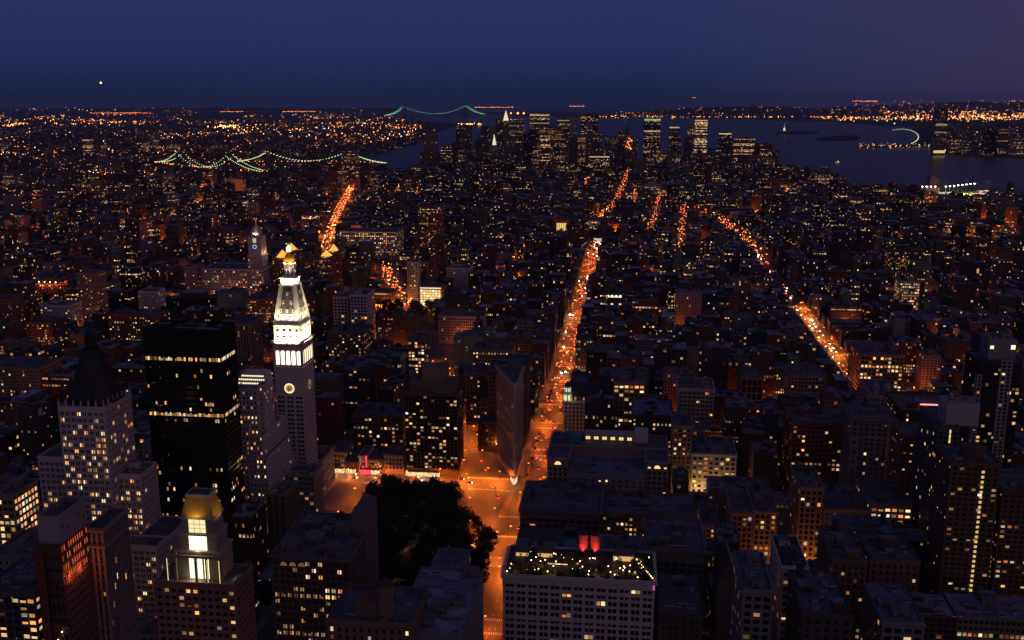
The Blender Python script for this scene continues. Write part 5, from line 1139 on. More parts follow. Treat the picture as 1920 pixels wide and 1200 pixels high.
for (px, top, Y, lab) in (((510, 541, 486), 468, 1585, 'dark brick tower with lit pyramid cap, nearest to the marble lantern'), ((528, 556, 472), 455, 1660, 'brick tower whose lit pyramid cap peeps from behind the marble lantern'), ((594, 622, 484), 467, 1600, 'brick tower with lit pyramid cap at the foot of the burning bright street'), ((610, 634, 474), 455, 1650, 'rear brick tower with lit pyramid cap touching the burning bright street')):
    B = hero('pyramid_capped_tower', lab, px, Y, 24, S('brick', 3, 3.0, .5, .5, .17), nb=0, na=0, tank=0, fin=False, group='towers with lit pyramid caps', cornice=0)
    cx, cyy = (B.x0 + B.x1) / 2, (B.y0 + B.y1) / 2; zt = onY(525, top, cyy)[2]; hw = (B.x1 - B.x0) * .30
    b = MB(); b.box(cx - hw * .9, cx + hw * .9, cyy - hw * .9, cyy + hw * .9, B.zr, B.zr + 3.4, 'wall', TINT['tan']); b.build('drum', B.root)
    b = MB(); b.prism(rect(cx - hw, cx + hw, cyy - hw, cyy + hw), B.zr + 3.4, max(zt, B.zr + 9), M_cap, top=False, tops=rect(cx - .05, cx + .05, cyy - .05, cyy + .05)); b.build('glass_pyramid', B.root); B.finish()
    point((cx, cyy - hw - 1.5, B.zr + 2.2), 700, (1, .5, .14), .4)
def arch():
    x, y, _ = gp(1120, 468); r = thing('triumphal_arch', 'small floodlit white marble arch closing the orange central avenue', 'arch', (x, y, 0)); w, h, d = 17.5, 24, 8
    FOOT.append((x - 12, x + 12, y - 3, y + 14))
    b = MB(); k = 4.6; ti = TINT['white']
    for s in (-1, 1): b.box(min(x + s * k, x + s * w / 2), max(x + s * k, x + s * w / 2), y, y + d, 0, 15, 'wall', ti)
    n = 10; pts = [(k * math.cos(math.pi * q / n), 11 + k * math.sin(math.pi * q / n)) for q in range(n + 1)]
    for (u0, v0), (u1, v1) in zip(pts, pts[1:]):
        for yy in (y, y + d): b.face([(x + u0, yy, v0), (x + u1, yy, v1), (x + u1, yy, 17.5), (x + u0, yy, 17.5)], 'wall', ti)
        b.face([(x + u0, y, v0), (x + u1, y, v1), (x + u1, y + d, v1), (x + u0, y + d, v0)], 'wall', ti)
    b.box(x - w / 2, x + w / 2, y, y + d, 17.5, h, 'wall', ti); b.build('arch_body', r)
    b = MB(); b.box(x - w / 2 - .8, x + w / 2 + .8, y - .8, y + d + .8, 18.2, 19.2, 'trim', ti); b.box(x - w / 2 - .7, x + w / 2 + .7, y - .7, y + d + .7, h - .1, h + 1, 'trim', ti); b.build('cornice', r)
    for s in (-1, 0, 1): spot('floodlight', (x + s * 8, y - 13, 2), (x + s * 4, y, 16), 16000, (1, .86, .6), math.radians(90))
arch()
B = HB('small brick palace')
for k in range(5): point((B.x0 + (B.x1 - B.x0) * (k + .5) / 5, B.y0 - 3, B.z - 3), 900, (1, .30, .07), .4)
for k in range(3): point((B.x1 + 3, B.y0 + 4 + 9 * k, B.z - 3), 900, (1, .30, .07), .4)
b = MB(); o = rect(B.x0 + 1, B.x1 - 1, B.y0 + 1, B.y1 - 1); b.prism(o, B.z, B.z + 6, 'roof', TINT['brick'], True, False, inset(o, 5)); b.build('hipped_roof', B.root)
for k in range(4): b = MB(); xx = B.x0 + 4 + k * (B.x1 - B.x0 - 8) / 3; b.cyl(xx, B.y0 + 1.2, .6, B.z + .2, B.z + 1.4, M['warm_lamp'], n=6); b.build('roof_lamp', B.root)

# ------------------------------------------------------------------ ordinary city: individual houses near, one mass beyond
STREETS = []       # polylines of glowing streets (ground)
def street(px, w, name=None): 
    p = [gp(*q)[:2] for q in px]; STREETS.append((p, w)); return p
S_BOW = street([(606, 478), (618, 445), (634, 400), (660, 352)], 34)
S_4TH = street([(768, 576), (748, 560), (735, 535), (722, 500)], 24)
S_WBW = street([(1124, 408), (1150, 388), (1168, 350), (1180, 318)], 22)
S_6TH = street([(1432, 490), (1388, 440), (1345, 412), (1300, 392), (1270, 380)], 30)
S_A = street([(1272, 474), (1278, 440), (1282, 405), (1284, 385)], 18); S_B = street([(1212, 440), (1224, 415), (1230, 398), (1240, 360)], 18)
S_C = street([(738, 385), (742, 366), (748, 352)], 18); S_D = street([(783, 374), (789, 352)], 16); S_E = street([(1098, 356), (1101, 336)], 16); S_F = street([(1184, 384), (1192, 358)], 14)
S_G = street([(540, 296), (562, 290), (578, 282)], 24)
BWP = [Vector(p) for p in BW]
def seg_d(p, a, c):
    a, c = Vector(a), Vector(c); u = c - a; t = max(0, min(1, (Vector(p) - a).dot(u) / u.length_squared)); return (Vector(p) - a - u * t).length
def near_street(x0, x1, y0, y1):
    c = ((x0 + x1) / 2, (y0 + y1) / 2); r = min(x1 - x0, y1 - y0) / 2
    for k, (a, d) in enumerate(zip(BW, BW[1:])):
        m = 15 if k < 2 else 5
        if seg_d(c, a, d) < r + m or any(seg_d(q, a, d) < m + 2 for q in rect(x0, x1, y0, y1)): return True
    for p, w in STREETS:
        for a, d in zip(p, p[1:]):
            if seg_d(c, a, d) < r + w / 2 or any(seg_d(q, a, d) < w / 2 + 1 for q in rect(x0, x1, y0, y1)): return True
    return False
def taken(x0, x1, y0, y1, m=1.0): return any(a < x1 + m and x0 - m < b and c < y1 + m and y0 - m < d for a, b, c, d in FOOT) or any(a < x1 + 2 and x0 - 2 < b and c < y1 + 2 and y0 - 2 < d for a, b, c, d in PARKS)
for n in range(34): KEEP.append((-68 + (n % 3) * 3 if n < 9 else -82, 830 + n * 44, 1))
for n in range(16): KEEP += [(262, 1120 + n * 30, 1), (274, 1120 + n * 30, 1)]
for n in range(10): KEEP += [(266, 1650 + n * 50, 2)]
for p, w in STREETS[:4]:
    for a, d in zip(p, p[1:]):
        for k in range(6): KEEP.append((a[0] + (d[0] - a[0]) * k / 6, a[1] + (d[1] - a[1]) * k / 6, 2))
for n in range(8): KEEP += [(-112 - n * 7, 800 + n * 22, 1), (-245 + n * 22, 800, 1)]
for x in range(-420, -300, 15): KEEP.append((x, 1470, 12)); KEEP.append((x, 1540, 4))
for px, py in ((1730, 368), (1760, 362), (1790, 360), (1820, 366), (1850, 368), (1800, 372), (1830, 362), (1770, 366)): KEEP.append((*gp(px, py, 6)[:2], 6))
for px, py, Y in ((630, 600, 1260), (660, 600, 1250), (680, 585, 1250), (860, 620, 1310), (1090, 590, 1560), (1140, 570, 1560), (430, 540, 1560), (470, 530, 1560), (400, 545, 1560), (100, 600, 1290), (160, 600, 1330), (275, 580, 1400), (230, 640, 1210), (90, 548, 1480), (640, 655, 1130), (670, 655, 1130), (780, 680, 1060), (1650, 700, 1120), (1680, 720, 1120), (1052, 430, 2420), (806, 440, 2060), (860, 540, 1660), (525, 520, 1585), (608, 520, 1600), (480, 470, 1568), (700, 450, 2010), (1180, 750, 940), (1300, 790, 930), (1410, 750, 1000), (1520, 740, 1000), (1705, 545, 1560), (1690, 490, 1900), (1370, 620, 1380), (355, 540, 1560), (30, 740, 960), (920, 690, 1064), (490, 600, 1330), (1112, 440, 2520), (1090, 790, 905), (1340, 890, 790), (1370, 890, 790), (1305, 870, 790), (1640, 850, 760), (806, 565, 1550)): KEEP.append(onY(px, py, Y))
def limit_height(x0, x1, y0, y1, h):
    """how tall a house here may be so that it hides none of the streets and fronts seen in the photograph"""
    for kx, ky, kz in KEEP:
        if ky <= y0 + .5 or kz >= h and kz > H: continue
        t0, t1 = y0 / ky, min(1.0, y1 / ky); xa, xb = kx * t0, kx * t1
        lo, hi = min(xa, xb), max(xa, xb)
        if hi < x0 or lo > x1: continue
        z = H + (kz - H) * t1
        if kx:
            te = [t for t in (x0 / kx, x1 / kx) if t0 < t < t1]; ts = [t for t in [t0, t1] if x0 <= kx * t <= x1] + te
            if ts: z = H + (kz - H) * max(ts)
        h = min(h, z - 1.0)
    return h
LOTS = []
def zone_h(x, y, r):
    if y < 1540:
        if x > 330: return r.choice((13, 15, 18, 18, 22, 30, 42))
        if -560 < x < 260: return r.choice((18, 22, 28, 34, 38, 44, 50, 56, 62)) if x > -300 else r.choice((16, 18, 22, 28, 34, 44, 56))
        return r.choice((13, 15, 16, 18, 20, 24, 30, 48))
    return r.choice((12, 13, 14, 15, 16, 18, 18, 21, 24, 30, 42)) if r.random() < .93 else r.uniform(46, 62)
rl = random.Random(21)
for i in range(len(AVE) - 1):
    xa, xb = AVE[i][0] + AVE[i][1] / 2, AVE[i + 1][0] - AVE[i + 1][1] / 2
    for n in range(30, 3, -1):
        ya, yb = YS(n) + 9, YS(n - 1) - 9; mid = (ya + yb) / 2
        for row, (y0, y1) in enumerate(((ya, mid - 2), (mid + 2, yb))):
            x = xa
            while x < xb - 7:
                wd = rl.choice((8, 8, 12, 15, 15, 20, 24, 30)) if mid > 1500 or x > 330 else rl.choice((8, 12, 15, 15, 20, 24, 30, 36, 45))
                wd = min(wd, xb - x); 
                if xb - x - wd < 7: wd = xb - x
                x0, x1 = x + .15, x + wd - .15; x += wd
                dep = (y1 - y0) * rl.uniform(.72, 1.0); a, b_ = (y0, y0 + dep) if row == 0 else (y1 - dep, y1)
                LOTS.append((x0, x1, a, b_, zone_h((x0 + x1) / 2, a, rl)))
CAND = []
for (x0, x1, y0, y1, h) in LOTS:
    if taken(x0, x1, y0, y1) or near_street(x0, x1, y0, y1): continue
    c = proj((x0 + x1) / 2, y0, h)
    if c[2] < 0 or not -60 < c[0] < 1980 or c[1] > 1290 or y0 < 498: continue
    h = limit_height(x0, x1, y0, y1, h)
    if h < 2: continue
    h = max(h, 6)
    c = proj((x0 + x1) / 2, y0, h); s = F_PX / c[2]; area = (x1 - x0) * s * ((h * .6 + 6) * s + (y1 - y0) * s * .35)
    CAND.append((area, x0, x1, y0, y1, h))
CAND.sort(reverse=True)
NEAR, REST = CAND[:290], CAND[290:]
def wall_uv(L, h, rng, bay=3.3, fh=3.7):
    return max(1, round(L / bay)), max(1, round(h / fh)), 64 * rng.randrange(1, 400)
def plain_walls(b, x0, x1, y0, y1, z0, z1, tint, lit, rng, m='facade', rot=None, bay=None, blank=.35):
    p = rect(x0, x1, y0, y1)
    if rot:
        cx, cy_ = (x0 + x1) / 2, (y0 + y1) / 2; c, s = math.cos(rot), math.sin(rot); p = [(cx + (x - cx) * c - (y - cy_) * s, cy_ + (x - cx) * s + (y - cy_) * c) for x, y in p]
    bay = bay or rng.choice((2.6, 3.2, 3.6, 4.4)); fh = rng.choice((3.2, 3.6, 4.0)); off = 64 * rng.randrange(1, 400)
    for i in range(4):
        a, c = Vector(p[i]), Vector(p[(i + 1) % 4]); n = max(1, round((c - a).length / bay)); nf = max(1, round((z1 - z0) / fh)); o = off + (n + 2) * i if (n + 2) * 4 < 60 else off + 64 * i
        uv = [(o, 0), (o + n, 0), (o + n, nf + .25), (o, nf + .25)]
        if i in (1, 3) and rng.random() < blank: uv = None
        b.face([(a.x, a.y, z0), (c.x, c.y, z0), (c.x, c.y, z1), (a.x, a.y, z1)], m, (*tint, lit * (1 if i == 0 else .6)), uv)
    return p
KINDS = [('brick', 3), ('dark', 3), ('brown', 3), ('tan', 3), ('grey', 2), ('cream', 1.5), ('lime', 1.5), ('redbrick', 2), ('white', .7), ('slate', 1)]
def pick(r):
    t = r.uniform(0, sum(k[1] for k in KINDS))
    for k, w in KINDS:
        t -= w
        if t <= 0: return k
    return 'brick'
ORD = 'first second third fourth fifth sixth seventh eighth ninth tenth eleventh twelfth thirteenth fourteenth fifteenth sixteenth seventeenth eighteenth nineteenth twentieth'.split()
def ordw(n): return ORD[n - 1] if n <= 20 else 'twenty-' + ORD[n - 21] if n < 30 else 'thirty-' + ORD[min(n - 31, 8)] if n > 30 else 'thirtieth'
rows = {}
for c in NEAR: rows.setdefault(int((c[3] - 815 + 4000) // 40.25), []).append(c)
def build_near():
    keys = sorted(rows); flat = int((4000 + 5) // 40.25)
    for rk in keys:
        for side in (0, 1):
            L = sorted([c for c in rows[rk] if ((c[1] + c[2]) / 2 > -75) == bool(side)], key=lambda c: abs((c[1] + c[2]) / 2 + 75))
            for k, (area, x0, x1, y0, y1, h) in enumerate(L):
                r = random.Random(int(x0 * 31 + y0 * 17)); kind = pick(r); ti = tuple(c * r.uniform(.4, .8) for c in TINT[kind]); lit = r.choice((.05, .08, .1, .14, .2, .34))
                rise = 'low' if h < 17 else 'mid-height' if h < 34 else 'tall'
                dn = rk - flat; where = f'{ordw(abs(dn) + 1)} row {"beyond" if dn >= 0 else "before"} wedge building'
                lab = f'{rise} {TWORD[kind]} building, {ordw(k + 1)} {"right" if side else "left"} of central avenue, {where}'
                t = thing('city_building', lab, 'building', ((x0 + x1) / 2, (y0 + y1) / 2, 0), 'ordinary buildings of the near city')
                b = MB(); plain_walls(b, x0, x1, y0, y1, 0, h, ti, lit, r)
                p, q = rect(x0, x1, y0, y1), rect(x0 + .4, x1 - .4, y0 + .4, y1 - .4); ph = r.choice((.6, .9, 1.2)); zr = h - ph; tr = tuple(min(.6, c * 1.15) for c in ti)
                for i in range(4):
                    j = (i + 1) % 4; b.face([(*p[i], h), (*p[j], h), (*q[j], h), (*q[i], h)], 'trim', tr); b.face([(*q[j], zr), (*q[i], zr), (*q[i], h), (*q[j], h)], 'wall', ti)
                b.build('wall', t)
                rt = r.choice(((.10, .10, .12), (.16, .16, .19), (.21, .21, .26), (.28, .28, .34), (.38, .38, .44)))
                b = MB(); b.face([(*u, zr) for u in q], 'roof', rt); b.build('roof', t)
                if r.random() < .55 and x1 - x0 > 9:
                    o = .7; b = MB(); b.box(x0 - .05, x1 + .05, y0 - o, y0 - .01, h - 1.3, h - .35, 'trim', tr, True); b.build('cornice', t)
                clutter(t, x0 + .5, x1 - .5, y0 + .5, y1 - .5, zr, r, tuple(c * .8 for c in ti), 1 if area < 900 else 2, r.choice((0, 1, 2)) if area < 1500 else 4, .35 if h > 16 else .05)
build_near()
# everything smaller in the picture: one mass of far houses
far = MB()
def far_house(x0, x1, y0, y1, h, r, lit=None, m='far', rot=None, kind=None, bump=True):
    kind = kind or pick(r); ti = tuple(c * r.uniform(.25, .62) for c in TINT[kind]); lit = r.choice((.03, .06, .09, .14, .22)) if lit is None else lit
    p = plain_walls(far, x0, x1, y0, y1, 0, h, ti, lit, r, m, rot, blank=.2)
    rt = r.choice((.09, .13, .18, .24, .34)); far.face([(*q, h) for q in p], 'roof', (rt, rt, rt * 1.15))
    if bump and r.random() < .5:
        w, d = (x1 - x0) * r.uniform(.2, .4), (y1 - y0) * r.uniform(.2, .4); cx, cy_ = (x0 + x1) / 2 + r.uniform(-.2, .2) * (x1 - x0), (y0 + y1) / 2
        far.box(cx - w / 2, cx + w / 2, cy_ - d / 2, cy_ + d / 2, h, h + r.uniform(2.5, 5), 'wall', tuple(c * .8 for c in ti))
for (area, x0, x1, y0, y1, h) in REST: far_house(x0, x1, y0, y1, h, rl)
def clipx(Y, m=1.0):
    d0, d1 = ray(0 - 30, 400), ray(1950, 400); return d0[0] / d0[1] * Y, d1[0] / d1[1] * Y
WATER_R = [gp(*p)[:2] for p in ((1440, 322), (1480, 338), (1560, 340), (1600, 352), (1700, 358), (1960, 372))]
def west_limit(y):
    for (xa, ya), (xb, yb) in zip(WATER_R, WATER_R[1:]):
        if yb <= y <= ya: return xa + (xb - xa) * (ya - y) / max(1, ya - yb) - 25
    return 1e9 if y < WATER_R[-1][1] else WATER_R[0][0]
ISL = [gp(*p)[:2] for p in ((-200, 346), (150, 345), (420, 337), (560, 323), (640, 313), (700, 319), (1000, 331), (1400, 319), (1440, 323))]
def south_limit(x):
    for (xa, ya), (xb, yb) in zip(ISL, ISL[1:]):
        if xa <= x <= xb: return ya + (yb - ya) * (x - xa) / (xb - xa)
    return ISL[-1][1]
y = 2440
while y < 6300:
    x0, x1 = clipx(y); x = x0
    while x < x1:
        w = rl.choice((14, 18, 22, 28, 36, 44)) * (1 + (y - 2400) / 6000); d = rl.uniform(20, 30) * (1 + (y - 2400) / 5000)
        if rl.random() < .86 and x + w < west_limit(y) and y + d < south_limit(x + w / 2) and not near_street(x, x + w, y, y + d) and not taken(x, x + w, y, y + d):
            u = rl.random(); east = x < -500
            h = rl.choice((12, 15, 16, 18, 20, 22, 24))
            if u > .93: h = rl.uniform(36, 62)
            if y > 3900 and not east and rl.random() < .5: h = rl.uniform(25, 70)
            if east and y > 3200 and u > .80: h = rl.uniform(40, 58)
            h = limit_height(x, x + w, y, y + d, h)
            if h > 5: far_house(x, x + w - 1.5, y, y + d, h, rl, rot=rl.choice((0, 0, .5 if east else -.35)) if u > .5 else (.42 if east else None))
        x += w + (13 if rl.random() < .2 else 0)
    y += 42 * (1 + (y - 2400) / 5000)
# across the rivers
def in_poly(x, y, P):
    c = False
    for (xa, ya), (xb, yb) in zip(P, P[1:] + P[:1]):
        if (ya > y) != (yb > y) and x < (xb - xa) * (y - ya) / (yb - ya) + xa: c = not c
    return c
BAY = gpoly([(585, 312), (650, 303), (700, 291), (780, 270), (800, 262), (812, 252), (845, 240), (862, 233), (800, 228), (742, 220), (722, 216), (735, 212), (800, 211), (900, 211), (935, 215), (1010, 219), (1130, 221), (1290, 221), (1450, 226), (1560, 228), (1640, 236), (1700, 238), (1760, 244), (1760, 285), (1830, 296), (1960, 299), (1960, 372), (1700, 358), (1600, 352), (1560, 340), (1480, 338), (1440, 322), (1400, 318), (1000, 330), (700, 318)])
for k in range(5200):
    px = rl.uniform(-30, 800) if k % 5 else rl.uniform(1745, 1950); t = rl.random() ** .8; py = 332 - 108 * t if px < 800 else 292 - 58 * t
    X, Y, _ = gp(px, py)
    if in_poly(X, Y, BAY) or near_street(X - 20, X + 20, Y - 20, Y + 20): continue
    w, d = rl.uniform(18, 50), rl.uniform(15, 40); h = rl.choice((9, 10, 12, 12, 15, 18)) if rl.random() < .93 else rl.uniform(25, 55)
    far_house(X, X + w, Y, Y + d, h, rl, lit=rl.choice((.02, .05, .1)), rot=rl.uniform(-.6, .6), bump=False)
far.build('distant_buildings', None, 'stuff')
M['sky'] = facade('skyline tower front', 3.0, True); M_vz = glow('green bridge lamp', (.35, 1, .5), 2.6)
M_o1 = glow('dim orange district lamp', (1, .20, .03), 4.2); M_o2 = glow('orange district lamp', (1, .25, .036), 8.0); M_o3 = glow('golden district lamp', (1, .38, .075), 11.0); M_w1 = glow('pale district lamp', (1, .76, .40), 7.0); M_g1 = glow('greenish pier lamp', (.8, 1, .6), 2.2)
# ------------------------------------------------------------------ skyline of the southern tip and across the water: each tower on its own
rs = random.Random(3)
def sky_tower(lab, xl, xr, yt, Y, lit, kind='grey', dep=40, rows=(), roofx=None, name='skyscraper', bay=3.2, crown=None, group='towers of the far skyline', yt2=None):
    x0, x1 = onY(xl, yt, Y)[0], onY(xr, yt, Y)[0]; z = onY((xl + xr) / 2, yt, Y)[2]
    t = thing(name, lab, 'skyscraper', ((x0 + x1) / 2, Y + dep / 2, 0), group); r = random.Random(lab); ti = tuple(c * .85 for c in TINT[kind])
    b = MB(); plain_walls(b, x0, x1, Y, Y + dep, 0, z, ti, lit * .40, r, 'sky', None, bay, 0); b.build('wall', t)
    b = MB(); b.face([(*p, z - .02) for p in rect(x0 + .1, x1 - .1, Y + .1, Y + dep - .1)], 'roof', (.1, .1, .12)); b.build('roof', t)
    b = MB(); w = (x1 - x0); b.box(x0 + w * .25, x1 - w * .3, Y + 8, Y + dep - 8, z, z + 6, 'wall', ti); b.build('plant_room', t)
    for (ya, yb, m) in rows:
        za, zb = onY(xl, yb, Y)[2], onY(xl, ya, Y)[2]; g = MB(); g.box(x0 + .5, x1 - .5, Y - .6, Y - .1, za, zb, m); g.build('lit_band', t)
    return t, x0, x1, Y, z, dep
MS = glow('lit office floors', (1, .76, .40), .55); MSd = glow('dim office floors', (1, .70, .34), .28); MGr = glow('greenish crown light', (.6, 1, .7), .5); MYb = glow('yellow base light', (1, .78, .30), .8)
for a in [
 ('plain tan slab tower beside the inner harbour, leftmost of the skyline', 794, 818, 253, 4700, .03, 'tan'),
 ('low lit office tower with bright bands right of the plain slab', 826, 848, 274, 4900, .5, 'grey'),
 ('dark square-topped tower with tiny red lamp against the bay', 855, 877, 238, 5600, .05, 'dark'),
 ('speckled grey tower between dark square top and spired tower', 901, 919, 238, 5500, .25, 'slate'),
 ('broad brown tower under the thin dark spire', 890, 911, 262, 4900, .05, 'brown'),
 ('wide dull office tower left of the lit pyramid peak', 928, 941, 225, 5700, .2, 'slate'),
 ('lit office tower right of the pyramid peak', 957, 980, 223, 5700, .42, 'grey'),
 ('broadest lit slab with golden top band', 993, 1030, 212, 5600, .55, 'slate', 40, ((215, 217, MS), (230, 232, MSd))),
 ('dark slab with one lit vertical edge before the broadest slab', 982, 1008, 251, 5100, .06, 'black'),
 ('banded lit tower right of the dark slab edge', 1013, 1031, 254, 5150, .75, 'slate'),
 ('dark tower with red-lit top row', 1045, 1068, 224, 5500, .4, 'dark', 40, ((225, 227, MSd),)),
 ('pale unlit tower behind the red-topped tower', 1070, 1083, 221, 5650, .04, 'lime'),
 ('black tower edged with rows of lit windows', 1090, 1120, 217, 5500, .35, 'black'),
 ('pale narrow tower standing before the black edged tower', 1096, 1111, 231, 5300, .12, 'pink'),
 ('blank windowless brown slab in the middle of the skyline', 1068, 1097, 257, 4900, .0, 'brown'),
 ('stepped grey tower left of the blank slab', 1036, 1064, 268, 4800, .2, 'grey'),
 ('red-brown tower with bright rows beside the glowing street', 1105, 1143, 287, 4300, .3, 'brick', 40, ((293, 295, MS), (311, 313, MSd))),
 ('grey block with few lights right of the red-brown tower', 1143, 1162, 285, 4700, .15, 'slate'),
 ('glass tower with greenish lit crown and gold lower floors', 1208, 1239, 223, 5000, .3, 'black', 40, ((223, 226, MGr), (245, 247, MS), (283, 285, MSd))),
 ('slim tower with lit roof row right of the greenish crown', 1255, 1274, 238, 5100, .4, 'slate', 40, ((238, 240, MS), (256, 259, MSd))),
 ('bright slatted lower block between the two glass towers', 1237, 1256, 281, 4900, .95, 'cream'),
 ('bright slatted block under the slim lit roof tower', 1256, 1275, 272, 4950, .95, 'cream'),
 ('golden lit stepped tower, taller half', 1304, 1327, 225, 5000, .85, 'cream', 40, ((225, 227, MS),)),
 ('golden lit stepped tower, lower left half', 1290, 1304, 234, 5030, .6, 'tan'),
 ('tower with a white-lit low pyramid cap', 1348, 1372, 249, 4900, .2, 'slate', 40, ((250, 251.6, MYb),)),
 ('broad office tower with copper-lit upper floors', 1377, 1416, 260, 4800, .8, 'brown', 40, ((308, 310, MS),)),
 ('stepped apartment tower at the skyline end by the water', 1427, 1449, 270, 4700, .3, 'brick'),
 ('mid-height block under the golden stepped tower', 1296, 1345, 290, 4500, .25, 'brown'),
 ('mid-height block under the white-capped tower', 1350, 1375, 284, 4550, .2, 'brick'),
 ('wide block with lit rows beyond the avenue end', 1190, 1212, 300, 4300, .3, 'grey'),
 ('white courthouse-like block with lit floors at the glowing street top', 1206, 1242, 345, 3500, .6, 'cream'),
 ('low dark apartment block before the inner harbour', 640, 668, 283, 4300, .35, 'brick'),
 ('brown civic block under the tall lit wedding-cake tower', 912, 945, 286, 4700, .1, 'tan'),
 ('dark block left of the civic block', 876, 910, 288, 4650, .12, 'brown'),
 ('small lit block below the plain tan slab', 770, 792, 310, 4200, .5, 'tan'),
 ('tall glass tower alone on the far western shore', 1757, 1779, 204, 6200, .12, 'slate', 50, ((232, 236, MSd), (247, 249, MSd), (282, 287, MYb))),
 ('dark glass block by the western shore', 1850, 1873, 241, 6300, .05, 'black'),
 ('lit tower right of the dark shore block', 1875, 1893, 232, 6350, .5, 'slate'),
 ('small shore tower left of the dark shore block', 1806, 1820, 244, 6400, .2, 'grey'),
 ('small twin shore tower near the right picture edge', 1900, 1922, 258, 6200, .3, 'grey'),
 ('speckled low shore block beside the tall glass tower', 1784, 1802, 262, 6300, .3, 'brown'),
 ('yellow-lit slab far across the eastern river', 154, 167, 260, 5600, .7, 'tan'),
 ('brick tower beside the yellow-lit slab across the eastern river', 167, 182, 262, 5650, .15, 'brick'),
 ('stepped pale-green lit tower across the eastern river', 280, 292, 255, 6300, .8, 'cream'),
 ('grey block left of the stepped pale-green tower', 265, 280, 262, 6200, .5, 'slate'),
 ('wide lit office block left of the first lit bridge', 312, 334, 270, 6000, .5, 'grey'),
 ('yellow lit narrow block far left across the river', 187, 200, 273, 5900, .4, 'cream'),
 ('dark apartment tower right of the wide lit block', 364, 392, 261, 6200, .1, 'brick'),
 ('speckled apartment tower behind the first lit bridge', 394, 408, 266, 6000, .25, 'brick'),
 ('lit sign-topped block at the left picture edge across the river', 0, 12, 268, 6000, .5, 'cream'),
 ('tall brick apartment slab near the eastern river, darkest of three', 240, 262, 322, 4000, .15, 'brick'),
 ('tall brick apartment slab near the eastern river, middle of three', 290, 312, 328, 3900, .2, 'brick'),
 ('tall brick apartment slab near the eastern river, closest to the bridge', 330, 350, 322, 4000, .2, 'redbrick'),
 ('slab of brown flats below the first lit bridge', 396, 414, 318, 4100, .2, 'brown'),
 ('flats in front of the first lit bridge deck', 216, 232, 340, 3700, .15, 'brown'),
 ('pale slim slab tower on the lower east side', 370, 378, 355, 3400, .1, 'lime'),
 ('brick flats with orange lamps at their foot in the east', 152, 184, 402, 2750, .2, 'brick'),
 ('brick flats behind the orange-lamped flats in the east', 186, 206, 396, 2800, .16, 'brick'),
 ('dark flats at the left of the eastern housing group', 222, 244, 398, 2760, .14, 'redbrick'),
 ('lit-sided flats east of the burning bright street', 566, 586, 404, 2400, 2.5, 'tan'),
 ('stepped dark terrace block by the western piers', 1556, 1606, 348, 3700, .12, 'dark'),
 ('long low lit warehouse block by the western piers', 1478, 1520, 374, 3200, .3, 'brown'),
 ('cream warehouse block with regular windows in the west', 1598, 1630, 376, 3100, .35, 'cream'),
 ('brown warehouse block with one bright end in the west', 1632, 1680, 378, 3100, .3, 'brown'),
 ('dark red warehouse block before the lit sports pier', 1730, 1822, 386, 2950, .16, 'redbrick'),
 ('white-lit office block under the western skyline end', 1428, 1456, 372, 3200, .4, 'grey'),
 ('round-cornered block with lit strip in the west', 1480, 1526, 372, 3150, .3, 'slate'),
 ('ventilation tower with lamps beside the sports pier', 1744, 1762, 333, 3800, .0, 'lime'),
]: sky_tower(*a)
def peak(lab, px, pt, pb, hw_px, Y, base, lit, kind='cream'):
    """tower with a steep lit cap: base = (xl, xr, yt)"""
    t, x0, x1, _, z, dep = sky_tower(lab, base[0], base[1], base[2], Y, lit, kind, 30)
    cx, cyy = onY(px, pb, Y)[0], Y + 14; hw = hw_px / F_PX * math.hypot(Y, H) * 1.0; zb, zt = onY(px, pb, Y)[2], onY(px, pt, Y)[2]
    b = MB(); b.box(cx - hw, cx + hw, cyy - hw, cyy + hw, min(z, zb - 2), zb, 'wall', TINT['cream']); b.build('upper_stage', t)
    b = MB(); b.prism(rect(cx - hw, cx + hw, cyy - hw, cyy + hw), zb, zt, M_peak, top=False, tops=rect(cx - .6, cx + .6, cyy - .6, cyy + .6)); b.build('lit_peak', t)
    b = MB(); b.cyl(cx, cyy, .7, zt - 1, zt + 14, 'metal', n=6, r2=.2); b.build('spire', t); return t
M_peak = glow('self-glowing copper peak', (1, .88, .48), .95); M_dpeak = None  # copper caps glow themselves: their floodlight is put into the material
peak('slim tower with a white-lit steep pyramid peak, highest of the skyline lights', 948, 207, 226, 4.6, 5750, (940, 957, 226), .15)
peak('wedding-cake civic tower with a greenish floodlit lantern', 926, 252, 272, 3.4, 4750, (917, 936, 276), .2)
t_, x0, x1, Y, z, dep = sky_tower('dark gothic tower wrapped in zigzag-lit scaffolding', 1160, 1194, 276, 4750, .06, 'tan', 30)
b = MB(); cx = onY(1176, 250, Y)[0]; b.box(cx - 10, cx + 10, Y + 5, Y + 25, z, onY(1176, 252, Y)[2], 'wall', TINT['tan']); b.build('upper_tower', t_)
b = MB(); zt = onY(1176, 236, Y)[2]; zb = onY(1176, 252, Y)[2]; b.prism(rect(cx - 9, cx + 9, Y + 6, Y + 24), zb, zt, 'copper', top=False, tops=rect(cx - .5, cx + .5, Y + 14, Y + 16)); b.build('pointed_roof', t_)
b = MB(); pz = [onY(px, py, Y - 1) for px, py in ((1173, 274), (1184, 280), (1176, 266), (1186, 264), (1178, 258))]
for a, c in zip(pz, pz[1:]): b.bar(a, c, .8, M_o2)
b.build('stair_lights', t_)
t_, x0, x1, Y, z, dep = sky_tower('brown tower carrying a thin dark pointed spire', 893, 905, 275, 4850, .05, 'brown', 30)
b = MB(); cx = (x0 + x1) / 2; b.prism(rect(x0, x1, Y, Y + 26), z, onY(899, 252, Y)[2], 'copper', top=False, tops=rect(cx - .4, cx + .4, Y + 12, Y + 13)); b.build('pointed_roof', t_)
